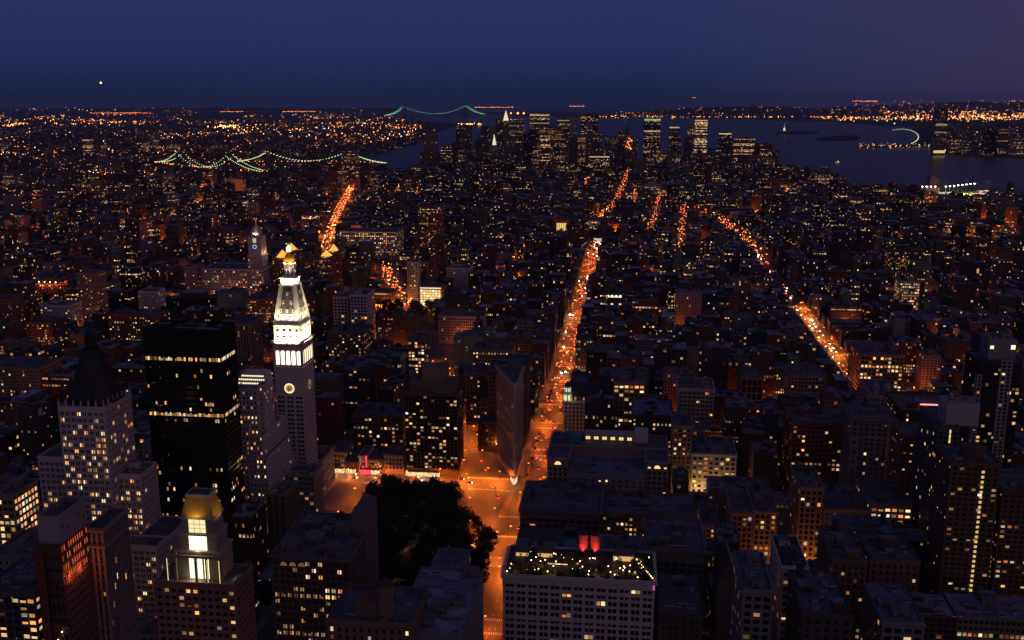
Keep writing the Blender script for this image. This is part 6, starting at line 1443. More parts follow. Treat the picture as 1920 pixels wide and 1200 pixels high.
# beacons and harbour lamps
def lampball(name, lab, cat, loc, r, m, group=None):
    b = MB(); b.cyl(loc[0], loc[1], r, loc[2] - r, loc[2], m, n=8, r2=r); b.cyl(loc[0], loc[1], r, loc[2], loc[2] + r, m, n=8, r2=.1 * r); o = b.build(name, None, None, off=loc); o.location = loc; return tag(o, lab, cat, group)
for px, py, r in ((958, 212, 5), (971, 212, 7), (982, 212, 6)): lampball('flare_lamp', 'strong orange lamp on the far shore right of the lit peak, one of a row', 'lamp', onY(px, py, 13000), r * 1.6, 'sodium', 'orange shore lamps')
# ------------------------------------------------------------------ bridges
def bridge(lab, T, towers_h, sag_z, ends, deck_z, w, m, dm, lampm, nb=26, r=2.2, road=None, name='suspension_bridge', tw=7):
    """T = two tower points (x, y); ends = two anchor points; lamps along both cables"""
    a, c = Vector(T[0]), Vector(T[1]); t = thing(name, lab, 'bridge', (*((a + c) / 2), 0)); u = (c - a).normalized(); n = Vector((-u.y, u.x))
    for p in (a, c):
        b = MB()
        for s in (-1, 1): q = p + n * s * w / 2; b.box(q.x - tw / 2, q.x + tw / 2, q.y - tw / 2, q.y + tw / 2, 0, towers_h, m, TINT['slate'])
        for zz in (deck_z + 3, towers_h - 5): b.bar((*(p - n * w / 2), zz), (*(p + n * w / 2), zz), tw * .7, m, TINT['slate'])
        b.build('tower', t)
    E0, E1 = Vector(ends[0]), Vector(ends[1])
    b = MB(); path = [E0, a, c, E1]
    for p, q in zip(path, path[1:]):
        d = (q - p).normalized(); nn = Vector((-d.y, d.x)) * (w / 2 + 1)
        for (z0, z1) in ((deck_z - 3, deck_z),): b.prism([tuple(p - nn), tuple(q - nn), tuple(q + nn), tuple(p + nn)], z0, z1, 'steel', TINT['slate'], True, True)
    b.build('deck', t)
    for s in (-1, 1):
        b = MB(); L = []
        for (p, q, zp, zq, mid) in ((E0, a, deck_z + 2, towers_h, None), (a, c, towers_h, towers_h, sag_z), (c, E1, towers_h, deck_z + 2, None)):
            pts = []
            for k in range(nb + 1):
                f = k / nb; z = zp + (zq - zp) * f
                if mid is not None: z = mid + (towers_h - mid) * (2 * f - 1) ** 2
                else: z -= (towers_h - deck_z) * .20 * math.sin(math.pi * f)
                pts.append((*(p + (q - p) * f + n * s * w / 2), z))
            for e, g in zip(pts, pts[1:]): b.bar(e, g, r * .28, 'steel')
            L += pts
        cb = b.build('cable', t)
        lm = MB()
        for p in L: lm.cyl(p[0], p[1], r * .5, p[2] - r * .5, p[2] + r * .5, lampm, n=6)
        lo = lm.build('cable_lamp', t); lo['kind'] = 'stuff'
    if road:
        lm = MB()
        for p, q in zip(path, path[1:]):
            k, L = 0, (q - p).length
            while k < L: e = p + (q - p) * k / L + n * RNG.choice((-.3, .3)) * w; lm.cyl(e.x, e.y, r * .5, deck_z + 1, deck_z + 1 + r * .8, road, n=6); k += RNG.uniform(14, 34)
        lo = lm.build('road_lamp', t); lo['kind'] = 'stuff'
    return t
g2 = lambda px, py, z: gp(px, py, z)[:2]
bridge('nearer suspension bridge with steel towers and yellow-green lit cables', (g2(338, 286, 98), g2(430, 292.5, 98)), 98, 46, (g2(296, 304, 42), g2(497, 326, 34)), 42, 34, 'steel', 'steel', 'green_lamp', 22, 2.3, M_o2)
bridge('stone-towered suspension bridge with yellow-green lit cables right of the other', (g2(502, 284.5, 86), g2(651, 284, 86)), 86, 44, (g2(446, 303, 40), g2(724, 309, 34)), 40, 26, 'wall', 'steel', 'green_lamp', 26, 2.3, M_o2, tw=10)
bridge('very distant long suspension bridge with green-lit cables on the horizon', (g2(757, 199.5, 208), g2(873, 197.5, 208)), 208, 84, (g2(724, 217, 70), g2(907, 215, 66)), 74, 40, 'steel', 'steel', M_vz, 30, 4.6, None, tw=16)

rk = random.Random(9)
for k in range(78):
    xl = rk.uniform(775, 1440); w = rk.uniform(9, 24); c = abs(xl - 1080) / 380
    sky_tower('plain speckled office tower packed into the southern skyline, one of many alike', xl, xl + w, rk.uniform(248, 308) + 26 * c * rk.random() + 10 * c, rk.uniform(4400, 5300), rk.choice((.05, .1, .2, .3, .5)), rk.choice(('grey', 'slate', 'brown', 'tan', 'brick', 'dark')), 30, (), group='plain towers packed into the far skyline')

for k in range(30):
    xl = rk.uniform(860, 1190); w = rk.uniform(10, 20)
    sky_tower('plain speckled office tower packed into the southern skyline, one of many alike', xl, xl + w, rk.uniform(236, 282), rk.uniform(4900, 5900), rk.choice((.1, .2, .3, .5)), rk.choice(('slate', 'brown', 'tan', 'brick', 'dark', 'grey')), 34, (), group='plain towers packed into the far skyline')
# ------------------------------------------------------------------ statue, boats, sports pier
def statue():
    x, y, _ = gp(1470, 249); t = thing('statue', 'tiny floodlit statue with raised torch on its island pedestal', 'statue', (x, y, 6))
    b = MB(); b.box(x - 22, x + 22, y - 22, y + 22, 6, 16, 'wall', TINT['cream']); b.prism(rect(x - 10, x + 10, y - 10, y + 10), 16, 46, 'wall', TINT['cream'], True, False, rect(x - 6, x + 6, y - 6, y + 6)); b.build('pedestal', t)
    b = MB(); b.cyl(x, y, 5, 46, 60, M_stat, n=10, r2=4); b.cyl(x, y, 4, 60, 74, M_stat, n=10, r2=3.2); b.cyl(x, y, 3.2, 74, 77, M_stat, n=10, r2=1.2); b.cyl(x, y, 1.9, 77, 82, M_stat, n=10, r2=1.6); b.bar((x + 2.5, y, 74), (x + 6, y, 90), 2.2, M_stat); b.build('figure', t)
    b = MB(); b.cyl(x + 6.2, y, 1.2, 90, 93, 'warm_lamp', n=8, r2=.2); b.build('torch', t)
    for dx in (-30, 30): spot('floodlight', (x + dx, y - 50, 8), (x, y, 55), 300000, (1, .75, .5), math.radians(60))
M_stat = plain('verdigris copper', (.20, .28, .24), .6)
statue()
for px, py, s, lab in ((1571, 306, 1.0, 'lit ferry crossing the dark harbour alone'), (1531, 289, .6, 'small unlit launch leaving a faint wake nearer the islands'), (1826, 375, .5, 'small moored boat beside the sports pier')):
    x, y, _ = gp(px, py); x, y = x, y; t = thing('ferry' if s == 1 else 'boat', lab, 'boat', (x, y, .5)); L, w = 34 * s, 9 * s
    b = MB(); h = [(x - L / 2, y - w / 2), (x + L * .3, y - w / 2), (x + L / 2, y), (x + L * .3, y + w / 2), (x - L / 2, y + w / 2)]; b.prism([(q[0], y + (q[1] - y) * .7) for q in h], .4, 3.2, 'car4', tops=h); b.build('hull', t)
    b = MB(); b.box(x - L * .4, x + L * .22, y - w * .38, y + w * .38, 3.2, 6.4, 'car4'); b.box(x - L * .1, x + L * .15, y - w * .3, y + w * .3, 6.4, 9, 'car4'); b.build('cabin', t)
    if s == 1:
        g = MB(); g.box(x - L * .38, x + L * .2, y - w * .38 - .1, y - w * .38 - .02, 4.2, 5.8, M['shop']); g.build('cabin_windows', t).name = 'cabin_window'
        g = MB(); g.cyl(x, y, .9, 9, 11, M['warm_lamp'], n=6); g.build('mast_lamp', t)
    else: g = MB(); g.bar((x, y, 9), (x, y, 11.5), .3, 'metal'); g.build('mast', t)
def pier_field():
    px = [(1722, 371), (1800, 353), (1882, 364), (1820, 383)]; P = gpoly(px)
    t = thing('sports_pier', 'floodlit green sports field on the pier at the western shore', 'sports field', (*P[0], 0)); b = MB(); b.prism(P, 4, 6, M_turf, (.1,) * 3); b.build('field', t)
    for k, (a, c) in enumerate((((1728, 361), (1752, 361)), ((1772, 361), (1826, 355)))):
        for q in range(4 + 4 * k):
            f = q / (3 + 4 * k); x, y, _ = gp(a[0] + (c[0] - a[0]) * f, a[1] + (c[1] - a[1]) * f + 6); h = 30
            m = thing('light_mast', 'tall white floodlight mast, one of the rows beside the sports pier', 'light mast', (x, y, 4), 'floodlight masts of the sports pier')
            b = MB(); b.bar((x, y, 4), (x, y, h), .6, 'metal'); b.build('pole', m); b = MB(); b.box(x - 2.4, x + 2.4, y - 1, y + 1, h, h + 2.4, 'white_lamp'); b.build('floodlight_head', m)
    cx, cy_ = sum(p[0] for p in P) / 4, sum(p[1] for p in P) / 4
    for dx in (-70, 0, 70): spot('floodlight', (cx + dx, cy_ - 20, 60), (cx + dx, cy_, 0), 800000, (.95, 1, .62), math.radians(110))
M_turf = plain('artificial turf', (.10, .16, .05), .9)
pier_field()
# ------------------------------------------------------------------ trees
def leaf_crown(seed, n, mat):
    r = random.Random(seed); b = MB(); bl = [(Vector((r.uniform(-2.6, 2.6), r.uniform(-2.6, 2.6), r.uniform(6, 12))), r.uniform(1.5, 2.9)) for _ in range(9)] + [(Vector((0, 0, 9.5)), 3.2)]
    for _ in range(n):
        c, rad = r.choice(bl); d = Vector((r.gauss(0, 1), r.gauss(0, 1), r.gauss(0, .8))).normalized(); p = c + d * rad * r.uniform(.62, 1.05)
        a = Vector((r.uniform(-1, 1), r.uniform(-1, 1), r.uniform(-.6, 1))).normalized(); e = a.orthogonal().normalized(); f = a.cross(e); s = r.uniform(.35, .75)
        b.face([p - e * s, p - f * s * .6, p + e * s, p + f * s * .6], mat)
    return b
def trunk_mesh(seed):
    r = random.Random(seed); b = MB(); b.cyl(0, 0, .42, 0, 4.4, 'bark', n=8, r2=.28)
    for k in range(5):
        a = k * 1.26 + r.uniform(-.3, .3); m = Vector((math.cos(a) * 1.3, math.sin(a) * 1.3, 6.2)); b.bar((0, 0, 4.0), m, .26, 'bark'); b.bar(m, m + Vector((math.cos(a) * 1.2, math.sin(a) * 1.2, 2.6)), .16, 'bark')
    b.bar((0, 0, 4.2), (.2, .1, 9.5), .22, 'bark'); return b
def tmp(b): o = b.build('tmp'); me = o.data; bpy.data.objects.remove(o); return me
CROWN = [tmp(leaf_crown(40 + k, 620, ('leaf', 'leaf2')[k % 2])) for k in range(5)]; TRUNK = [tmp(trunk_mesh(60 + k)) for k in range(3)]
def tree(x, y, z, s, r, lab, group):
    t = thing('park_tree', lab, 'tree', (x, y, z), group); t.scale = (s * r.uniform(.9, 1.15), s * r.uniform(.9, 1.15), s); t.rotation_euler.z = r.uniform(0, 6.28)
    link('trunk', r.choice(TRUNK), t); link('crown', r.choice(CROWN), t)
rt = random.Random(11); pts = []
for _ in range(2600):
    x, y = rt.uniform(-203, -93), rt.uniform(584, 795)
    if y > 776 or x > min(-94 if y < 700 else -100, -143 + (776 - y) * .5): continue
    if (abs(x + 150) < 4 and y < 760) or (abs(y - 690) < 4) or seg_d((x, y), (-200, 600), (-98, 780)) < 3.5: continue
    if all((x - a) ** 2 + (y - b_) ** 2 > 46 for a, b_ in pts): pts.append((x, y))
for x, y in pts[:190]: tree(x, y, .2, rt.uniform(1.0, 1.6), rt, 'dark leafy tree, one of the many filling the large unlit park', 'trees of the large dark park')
def grove(p, n, smin, smax, lab, group, seed):
    r = random.Random(seed); q = []
    for _ in range(900):
        x, y = r.uniform(p[0] + 5, p[1] - 5), r.uniform(p[2] + 5, p[3] - 5)
        if len(q) < n and all((x - a) ** 2 + (y - b_) ** 2 > 70 for a, b_ in q): q.append((x, y)); tree(x, y, .2, r.uniform(smin, smax), r, lab, group)
grove(PARKS[1], 70, 1.1, 1.6, 'dark tree of the square in front of the glowing store, one of many alike', 'trees of the square by the glowing store', 1)
grove(PARKS[2], 50, 1.1, 1.6, 'dark tree around the white arch, one of many alike', 'trees round the white arch', 2)
grove(PARKS[3], 60, 1.2, 1.7, 'dark tree of the square by the orange-lit palace, one of many alike', 'trees of the square by the palace', 3)
for k in range(7): tree(-166 + k * 1.5 - 0.3 * k * k, 830 + k * 15, .17, .75, rt, 'small street tree along the condominium side of the diagonal avenue', 'street trees of the diagonal avenue')
# ------------------------------------------------------------------ street lamps
def lamp_meshes():
    p = MB(); p.cyl(0, 0, .16, 0, 8.6, 'steel', n=8, r2=.09); p.bar((0, 0, 8.5), (0, -2.2, 9.1), .12); h = MB(); h.box(-.32, .32, -2.9, -1.9, 8.95, 9.2, 'steel', bottom=False); h.box(-.42, .42, -2.95, -1.85, 8.55, 8.95, 'sodium', bottom=True); return tmp(p), tmp(h)
LP, LH = lamp_meshes()
NL = [0]
def lamp(x, y, z, rz, lab, group, s=1.0):
    t = thing('street_lamp', lab, 'street lamp', (x, y, z), group); t.rotation_euler.z = rz; t.scale = (s, s, s); link('pole', LP, t); link('lamp_head', LH, t); NL[0] += 1
def lampline(path, w, step, power, lab, group, z=.2, light_every=1, s=1.0, jit=1.5, col=(1, .19, .014)):
    k = 0
    for a, c in zip(path, path[1:]):
        a, c = Vector(a), Vector(c); L = (c - a).length; u = (c - a) / L; n = Vector((-u.y, u.x)); d = RNG.uniform(0, step * .5)
        while d < L:
            sd = 1 if k % 2 else -1; p = a + u * (d + RNG.uniform(-jit, jit)) + n * sd * (w / 2)
            lamp(p.x, p.y, z, math.atan2(u.y, u.x) + (0 if sd > 0 else math.pi), lab, group, s)
            if k % light_every == 0: q = p - n * sd * 4; spot('lamp_light', (q.x, q.y, z + 9.2 * s), (q.x, q.y, 0), power * RNG.choice((.45, .8, 1.2, 1.7, 2.2)), col, math.radians(168), .35, .4)
            k += 1; d += step
AV = 'street lamp with orange head along the '
lampline([(-75, 520), (-75, 2290)], 21, 34, 16740, AV + 'straight central avenue', 'lamps of the central avenue')
lampline([(270, 1000), (270, 1640)], 20, 30, 20250, AV + 'right-hand avenue that bends', 'lamps of the right-hand avenue')
lampline([(-92, 640), (-120, 800), (-150, 915), (-240, 1223)], 24, 22, 14500, AV + 'diagonal avenue left of the wedge building', 'lamps of the diagonal avenue')
lampline([(-250, 815), (-105, 815)], 14, 26, 17550, AV + 'wide cross street in front of the condominium', 'lamps of the wide cross street')
lampline([(-215, 690), (-215, 810)], 16, 24, 17550, AV + 'side of the large park by the marble tower', 'lamps beside the marble tower')
lampline([(10, 655), (235, 655)], 10, 26, 14000, AV + 'side street among the tan lofts', 'lamps of the side street among the tan lofts')
lampline([(20, 780), (150, 780)], 9, 26, 10000, AV + 'side street by the golden-lit front', 'lamps of the side street by the golden front')
lampline([(60, 575), (170, 575)], 9, 28, 8000, AV + 'side street between the chapel and the lofts', 'lamps of the side street by the chapel')
lampline([(-420, 1545), (-290, 1548)], 16, 24, 18000, AV + 'square before the glowing store', 'lamps of the bright square')
def farline(path, w, step, power, lab, group, s=1.6, le=2, col=(1, .18, .012)): lampline(path, w, step, power * 2.2, lab, group, .2, le, min(s, 1.5), 5, col)
farline(S_4TH, 16, 26, 15000, AV + 'short glowing street left of the slim stone tower', 'lamps of the street behind the square')
farline(S_BOW, 22, 42, 52000, AV + 'burning bright street behind the pyramid caps', 'lamps of the burning bright street', 2.2, 1)
farline(S_WBW, 14, 60, 36000, AV + 'glowing street that continues beyond the arch', 'lamps of the street beyond the arch', 2.2, 2)
farline(S_6TH[:4], 20, 44, 36000, AV + 'far curved part of the right-hand avenue', 'lamps of the far curved avenue', 2.0, 2)
farline(S_A, 10, 60, 30000, AV + 'short glowing street right of the avenue end', 'lamps of the western short street', 1.8); farline(S_B, 10, 60, 30000, AV + 'short glowing street nearer the avenue end', 'lamps of the middle short street', 1.8)
for p, nm in ((S_C, 'first'), (S_D, 'second')): farline(p, 10, 70, 50000, AV + f'{nm} tiny glowing street right of the burning street', f'lamps of the {nm} tiny street', 2.2)
for p, nm in ((S_E, 'blank slab'), (S_F, 'lit courthouse')): farline(p, 10, 70, 50000, AV + f'tiny glowing street below the {nm}', f'lamps below the {nm}', 2.2)
for p in (S_BOW, S_4TH, S_WBW, S_6TH, S_A, S_B, S_C, S_D, S_E, S_F): strip('road', p, 20, .03, 'asphalt')
# lamps of the side streets: their light warms the house fronts
sl = MB(); rz = random.Random(17)
for n in range(22, 5, -1):
    y = YS(n); x0, x1 = clipx(y); x = x0 + rz.uniform(0, 60)
    while x < x1:
        if abs(x + 75) > 30 and abs(x - 270) > 25 and not any(p[0] - 10 < x < p[1] + 10 and p[2] < y < p[3] for p in PARKS):
            yy = y + rz.choice((-5, 5)); sl.cyl(x, yy, .12, .17, 8, 'steel', n=5); sl.cyl(x, yy, .5, 8, 8.9, 'sodium', n=6); point((x, yy, 9.6), rz.choice((2500, 4500, 8000, 14000)), (1, .21, .022), .5)
        x += rz.uniform(50, 120) * (1 + max(0, y - 1500) / 1200)
for k in range(120):
    px, py = (rz.uniform(-10, 700), rz.uniform(325, 470)) if k % 3 else (rz.uniform(700, 1920), rz.uniform(335, 470)); x, y, _ = gp(px, py)
    if y < south_limit(x) and x < west_limit(y): sl.cyl(x, y, .2, 0, 9, 'steel', n=5); sl.cyl(x, y, 1.2, 9, 10.6, 'sodium', n=6); point((x, y, 13), rz.choice((30000, 60000, 120000)), (1, .20, .018), 1.0)
sl.build('distant_street_lamps', None, 'stuff')
# pools of light in the side streets
for px, py, P in ((1185, 634, 3000), (1240, 626, 2500), (1465, 555, 16000), (1520, 590, 9000), (1615, 448, 30000), (730, 368 + 190, 6000), (183, 780, 0), (100, 800, 9000), (1330, 1098, 5000), (1520, 1078, 7000), (1455, 1085, 3500), (1525, 1105, 7000), (1755, 1060, 1500), (240, 410, 30000), (160, 372, 40000), (480, 405, 9000), (95, 405, 20000), (1600, 390, 20000), (1760, 402, 30000), (1510, 395, 25000), (1365, 628, 5000), (885, 530, 9000), (1382, 585, 5000), (1020, 440, 12000), (1915, 600, 16000), (1840, 405, 16000), (60, 480, 12000), (345, 440, 12000), (200, 560, 6000), (1700, 545, 6000), (320, 470, 9000), (930, 560, 5000), (640, 330, 50000), (700, 332, 60000), (1480, 320, 30000)):
    x, y, _ = gp(px, py, 6)
    if P: point((x, y, 9), P, (1, .33, .06), 1.0)
for px, py in ((1515, 1090), (1530, 1080), (1335, 1085), (1320, 1090)): 
    x, y, _ = gp(px, py, 5); lamp(x, y, .2, 0, 'street lamp at the foot of the bright alley between lofts, one of a few', 'lamps of the bright alleys')
for k in range(12):
    x, y = rt.uniform(-195, -105), rt.uniform(600, 780); lamp(x, y, .2, rt.uniform(0, 6), 'park lamp glowing among the dark trees of the large park', 'lamps of the large park', .6); point((x, y, 5.4), 1500, (1, .32, .07), .3)
# shop fronts along the cross street and the foot of the condominium
for (x0, x1, m, lab) in ((-258, -246, 'shop', 'bright awning shop front at the tower street corner'), (-244, -236, 'shop', 'bright shop front under the lowest row building'), (-231, -222, 'redsign', 'red-lit shop front below the red sign'), (-221, -214, 'shop', 'white-lit shop front beside the red-lit one'), (-190, -160, 'shop', 'long lit shop front at the condominium foot')):
    b = MB(); b.box(x0, x1, 822, 825.4, .2, 4.2, m); b.box(x0 - .3, x1 + .3, 821, 825.6, 4.2, 4.6, 'steel', bottom=True); o = b.build('lit_shop', off=((x0 + x1) / 2, 823, .2)); o.location = ((x0 + x1) / 2, 823, .2); tag(o, lab, 'shop front'); 
    point(((x0 + x1) / 2, 819, 3), 1200, (1, .6, .25) if m == 'shop' else (1, .12, .08), .4)
b = MB(); b.box(-226, -225.4, 823.5, 825, 6, 16, M['redsign']); o = b.build('shop_sign', off=(-226, 824, 6)); o.location = (-226, 824, 6); tag(o, 'tall narrow red light sign on the tan row building', 'sign')
b = MB(); x, y, _ = gp(1335, 1085, 4); b.box(x - 5, x + 5, y, y + .5, 1, 6, M_bright); b.box(x - 6, x + 6, y - 2.2, y + .5, 6.2, 6.8, 'redsign', bottom=True); o = b.build('lit_shop', off=(x, y, 1)); o.location = (x, y, 1); tag(o, 'white-lit shop front with red awning deep in the alley', 'shop front')
# ------------------------------------------------------------------ cars
def car_meshes(paint):
    b = MB(); pr = [(-2.25, .35), (2.25, .35), (2.3, .75), (2.05, .95), (1.0, 1.0), (-2.1, 1.0), (-2.3, .7)]
    for s in (-1, 1): b.face([(x, s * .9, z) for x, z in (pr if s < 0 else pr[::-1])], paint)
    for i in range(len(pr)): (xa, za), (xb, zb) = pr[i], pr[(i + 1) % len(pr)]; b.face([(xa, .9, za), (xb, .9, zb), (xb, -.9, zb), (xa, -.9, za)], paint)
    b.prism(rect(-.75, .35, -.68, .68), 1.4, 1.47, paint)
    g = MB(); g.prism(rect(-1.6, 1.0, -.84, .84), 1.0, 1.42, 'glass', (.1,) * 3, True, False, rect(-.85, .45, -.7, .7))
    w = MB()
    for k in range(12):
        a, e = k * math.pi / 6, (k + 1) * math.pi / 6
        w.face([(0, 0, 0), (.33 * math.cos(a), 0, .33 * math.sin(a)), (.33 * math.cos(e), 0, .33 * math.sin(e))], 'tyre'); w.face([(.33 * math.cos(a), 0, .33 * math.sin(a)), (.33 * math.cos(a), .2, .33 * math.sin(a)), (.33 * math.cos(e), .2, .33 * math.sin(e)), (.33 * math.cos(e), 0, .33 * math.sin(e))], 'tyre'); w.face([(0, .2, 0), (.33 * math.cos(e), .2, .33 * math.sin(e)), (.33 * math.cos(a), .2, .33 * math.sin(a))], 'tyre')
    return tmp(b), tmp(g), tmp(w)
CM = {k: car_meshes(k) for k in ('car1', 'car2', 'car3', 'car4')}
hl = MB(); hl.box(-.05, .08, -.22, .22, -.14, .14, 'head', bottom=True); hl = tmp(hl); tl = MB(); tl.box(-.08, .05, -.22, .22, -.12, .12, 'tail', bottom=True); tl = tmp(tl)
PW = dict(car1='yellow taxi', car2='black car', car3='silver car', car4='white car')
def car(x, y, z, rz, k, where, group, lights=True):
    t = thing('car', f'{PW[k]} {where}', 'taxi' if k == 'car1' else 'car', (x, y, z), group + ', ' + PW[k] + 's'); t.rotation_euler.z = rz; b, g, w = CM[k]; link('body', b, t); link('cabin_glass', g, t)
    for sx in (-1.4, 1.4):
        for sy in (-.92, .72): o = link('wheel', w, t); o.location = (sx, sy, .33)
    if lights:
        for sy in (-.62, .62): o = link('headlight', hl, t); o.location = (2.3, sy, .68); o = link('tail_light', tl, t); o.location = (-2.3, sy, .8)
rc = random.Random(31)
def traffic(path, lanes, gap, heading, where, group, z, parked=False, p=.8):
    for lane in lanes:
        for a, c in zip(path, path[1:]):
            a, c = Vector(a), Vector(c); L = (c - a).length; u = (c - a) / L; n = Vector((-u.y, u.x)); d = rc.uniform(0, gap)
            while d < L:
                if rc.random() < p:
                    q = a + u * d + n * lane; car(q.x, q.y, z, math.atan2(u.y, u.x) + (math.pi if heading < 0 else 0), rc.choice(('car1', 'car1', 'car2', 'car3', 'car4')), where, group, not parked)
                d += gap if parked else rc.uniform(gap * .7, gap * 2.2)
Zr = .035
traffic([(-75, 640), (-75, 1000)], (-4, 0, 4), 16, 1, 'driving away down the central avenue near the wedge building', 'moving cars near the wedge building', Zr)
traffic([(-75, 1000), (-75, 2250)], (-4, 0, 4), 34, 1, 'in traffic on the long straight part of the central avenue', 'moving cars far down the avenue', Zr)
traffic([(-75, 830), (-75, 1120)], (8.2,), 7, 1, 'parked at the kerb beside the wedge building', 'parked cars beside the wedge building', .05, True, .85)
traffic([(-75, 830), (-75, 1120)], (-8.2,), 8, 1, 'parked across the avenue from the wedge building', 'parked cars across from the wedge building', .05, True, .6)
traffic([(-104, 770), (-150, 915), (-240, 1223)], (-5, 5), 30, 1, 'driving on the diagonal avenue', 'moving cars of the diagonal avenue', .2)
traffic([(270, 1000), (270, 1600)], (-4, 4), 26, -1, 'coming up the right-hand avenue with headlights', 'moving cars of the right-hand avenue', Zr)
traffic([(-250, 815), (-110, 815)], (-4, 4), 20, 1, 'crossing along the wide cross street', 'moving cars of the cross street', Zr)
# headlights and tail lights too far off to show their cars
fl = MB()
def dots(path, w, n, sizes, mats, zz=(1, 4)):
    for a, c in zip(path, path[1:]):
        for _ in range(max(1, int(n * (Vector(c) - Vector(a)).length / 100))):
            f = rc.random(); u = (Vector(c) - Vector(a)).normalized(); nn = Vector((-u.y, u.x)); q = Vector(a) + (Vector(c) - Vector(a)) * f + nn * rc.uniform(-w / 2, w / 2); s = rc.choice(sizes); z = rc.uniform(*zz); fl.cyl(q.x, q.y, s, z, z + s, rc.choice(mats), n=5)
dots([(-75, 1050), (-75, 2280)], 22, 7, (.5, .6, .8), ('tail', 'head', 'sodium', 'sodium'), (.6, 6))
dots([(270, 1100), (270, 2300)], 20, 4, (.5, .7), ('tail', 'head', 'sodium'), (.6, 6))
for p, k in ((S_BOW, 16), (S_4TH, 16), (S_WBW, 5), (S_6TH[:3], 10), (S_6TH[2:], 2), (S_A, 4), (S_B, 4), (S_C, 4), (S_D, 4), (S_E, 5), (S_F, 4), (S_G, 8)): dots(p, 24, k, (.4, .6, .8), ('sodium', 'sodium', 'tail', M_o2, M_o3), (1, 9))
dots([(-420, 1548), (-290, 1550)], 16, 24, (.5, .8), ('tail', 'sodium', 'warm_lamp'), (1, 6))
fl.build('distant_traffic_lights', None, 'stuff')
# the lamps of the districts across the water: nobody could count them
dl = MB(); rd = random.Random(77)
def scatter(n, fx, fy, mats, smin, smax, z=(4, 22), avoid=True):
    for _ in range(n):
        px, py = fx(rd), fy(rd); x, y, _z = gp(px, py, 0)
        if y < 0 or (avoid and in_poly(x, y, BAY)): continue
        d = math.hypot(x, y); s = d / 1008 * rd.uniform(smin, smax); zz = rd.uniform(*z); dl.cyl(x, y, s, zz, zz + s * 1.5, rd.choice(mats), n=5)
U = lambda a, b_: (lambda r: r.uniform(a, b_))
OR = (M_o1, M_o1, M_o1, M_o2, M_o2, M_o3, M_w1)
def clusters(n, fx, fy, sx, sy, k0, k1, mats, smin, smax, **kw):
    for _ in range(n):
        mx, my = fx(rd), fy(rd); t = rd.random(); q = (sx * rd.uniform(.4, 1.6), sy * rd.uniform(.3, 1.5)); tilt = rd.uniform(-.12, .12)
        st_ = [0]
        def gx(r): st_[0] = r.gauss(0, q[0]); return mx + st_[0]
        def gy(r): return my + r.gauss(0, q[1]) + st_[0] * tilt
        scatter(rd.randint(k0, k1), gx, gy, mats, smin, smax, **kw)
clusters(46, U(-20, 740), U(213, 240), 26, 1.6, 5, 18, OR, .09, .26)
clusters(90, U(-20, 720), U(238, 330), 22, 4, 4, 14, OR, .10, .28, z=(6, 30))
clusters(10, U(380, 720), U(240, 260), 30, 3, 8, 24, (M_o3, M_w1, M_o2), .12, .34)
scatter(40, lambda r: r.gauss(425, 14), lambda r: r.gauss(240, 1.6), (M_o3, M_o3, M_w1), .25, .42); scatter(50, lambda r: r.gauss(180, 50), lambda r: r.gauss(231, 2.4), (M_o3, M_o2), .16, .36)
scatter(40, lambda r: r.gauss(25, 10), lambda r: r.gauss(235, 2), (M_o2, M_o3), .15, .3)
clusters(14, U(640, 795), U(222, 268), 22, 2.5, 6, 18, OR, .12, .34); scatter(34, U(858, 902), lambda r: r.gauss(235, .8), (M_o3, M_o2), .16, .4, avoid=False)
clusters(46, U(1560, 1930), U(204, 226), 30, 2.2, 8, 20, (M_o1, M_o2, M_o3, M_w1), .12, .32); clusters(16, U(1640, 1940), U(190, 206), 26, 1.6, 5, 16, (M_o1, M_o2, M_o3), .10, .24)
scatter(220, U(1540, 1940), lambda r: r.gauss(222, 3), (M_o3, M_o3, M_o2), .14, .36)
scatter(150, U(1120, 1600), lambda r: r.gauss(220.4, .7), (M_o1, M_o2, M_o3), .12, .34, avoid=False)
for x, y, z in HILL_LAMPS: s_ = math.hypot(x, y) / 1008 * rd.uniform(.08, .22); dl.cyl(x, y, s_, z, z + s_ * 1.5, rd.choice((M_o1, M_o2, M_o3)), n=5)
scatter(130, U(1780, 1940), U(240, 292), OR, .10, .26); scatter(70, U(1610, 1760), U(273, 279), (M_o3, M_g1), .10, .24, avoid=False); scatter(24, U(1750, 1800), lambda r: r.gauss(284, 2), (M_w1, M_o3), .14, .34, avoid=False)
clusters(130, U(-20, 600), U(325, 470), 16, 5, 3, 9, (M_o1, M_o2, M_o3), .08, .22, z=(5, 24)); scatter(420, U(560, 1400), U(325, 450), (M_o1, M_o2, M_w1), .07, .18, (5, 24)); clusters(34, U(1400, 1930), U(345, 480), 16, 5, 3, 8, (M_o1, M_o2, M_w1), .07, .18, z=(5, 24))
scatter(50, lambda r: r.gauss(250, 50), lambda r: r.gauss(333, 4), (M_o2, M_o3), .16, .32); scatter(50, lambda r: r.gauss(150, 30), lambda r: r.gauss(369, 2), (M_o2, M_o3), .16, .34)
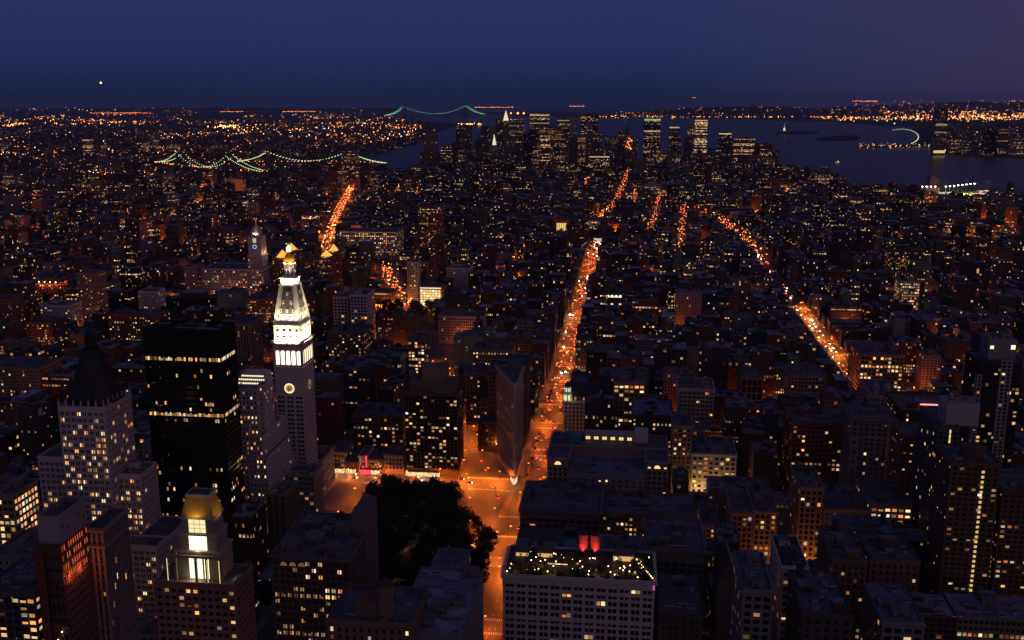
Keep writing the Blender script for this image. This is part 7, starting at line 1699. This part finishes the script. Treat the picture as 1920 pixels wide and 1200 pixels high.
for k in range(30):
    f = k / 29; a = -.5 + f * 3.0; px, py = 1690 + 32 * math.sin(a), 258 - 15 * math.cos(a); x, y, _z = gp(px, py); dl.cyl(x, y, 2.6, 4, 8, M_g1, n=5)
for k in range(30): x, y, _z = gp(1500 - 45 + k * 1.8, 319 + k * .12); dl.cyl(x, y, 1.0, 5, 7, M_g1, n=5)
for (a, c, y0) in ((168, 285, 212), (413, 458, 209.5), (530, 594, 209.5), (890, 965, 201.5), (1068, 1100, 199.5), (1600, 1650, 190)):
    for k in range(int((c - a) / 3)): x, y, z = onY(a + k * 3 + rd.uniform(-1, 1), y0 + rd.uniform(-.4, .4), 20000); dl.cyl(x, y, rd.uniform(3.5, 6), max(1, z), max(1, z) + 8, M_o2, n=5)
dl.build('distant_city_lights', None, 'stuff')
# bright planet, blinking plane
lampball('planet', 'bright planet low in the blue dusk sky', 'planet', tuple(v * 60000 + (H if i == 2 else 0) for i, v in enumerate(ray(189, 155))), 50, M_o3)
x, y, z = (v * 20000 + (H if i == 2 else 0) for i, v in enumerate(ray(1301, 183)))
t = thing('airliner', 'tiny distant airliner with lit cabin over the horizon', 'plane', (x, y, z)); b = MB(); b.bar((x - 34, y, z), (x + 34, y, z), 5, M_o1); b.build('fuselage', t); b = MB(); b.box(x - 6, x + 4, y - 28, y + 28, z - .6, z + .2, 'metal'); b.build('wing', t); b = MB(); b.box(x - 33, x - 27, y - .4, y + .4, z + 2, z + 11, 'metal'); b.build('tail', t)
# ------------------------------------------------------------------ evening air
def haze():
    m = bpy.data.materials.new('evening haze'); m.use_nodes = True; t = m.node_tree; t.nodes.clear(); o = t.nodes.new('ShaderNodeOutputMaterial'); v = t.nodes.new('ShaderNodeVolumePrincipled')
    v.inputs['Color'].default_value = (.55, .68, 1.0, 1); v.inputs['Density'].default_value = HAZE; t.links.new(v.outputs[0], o.inputs['Volume'])
    b = MB(); b.box(-62000, 62000, -3500, 34000, -1.5, 420, m, bottom=True); b.build('haze', None, 'stuff')
HAZE = 2.2e-5
haze()
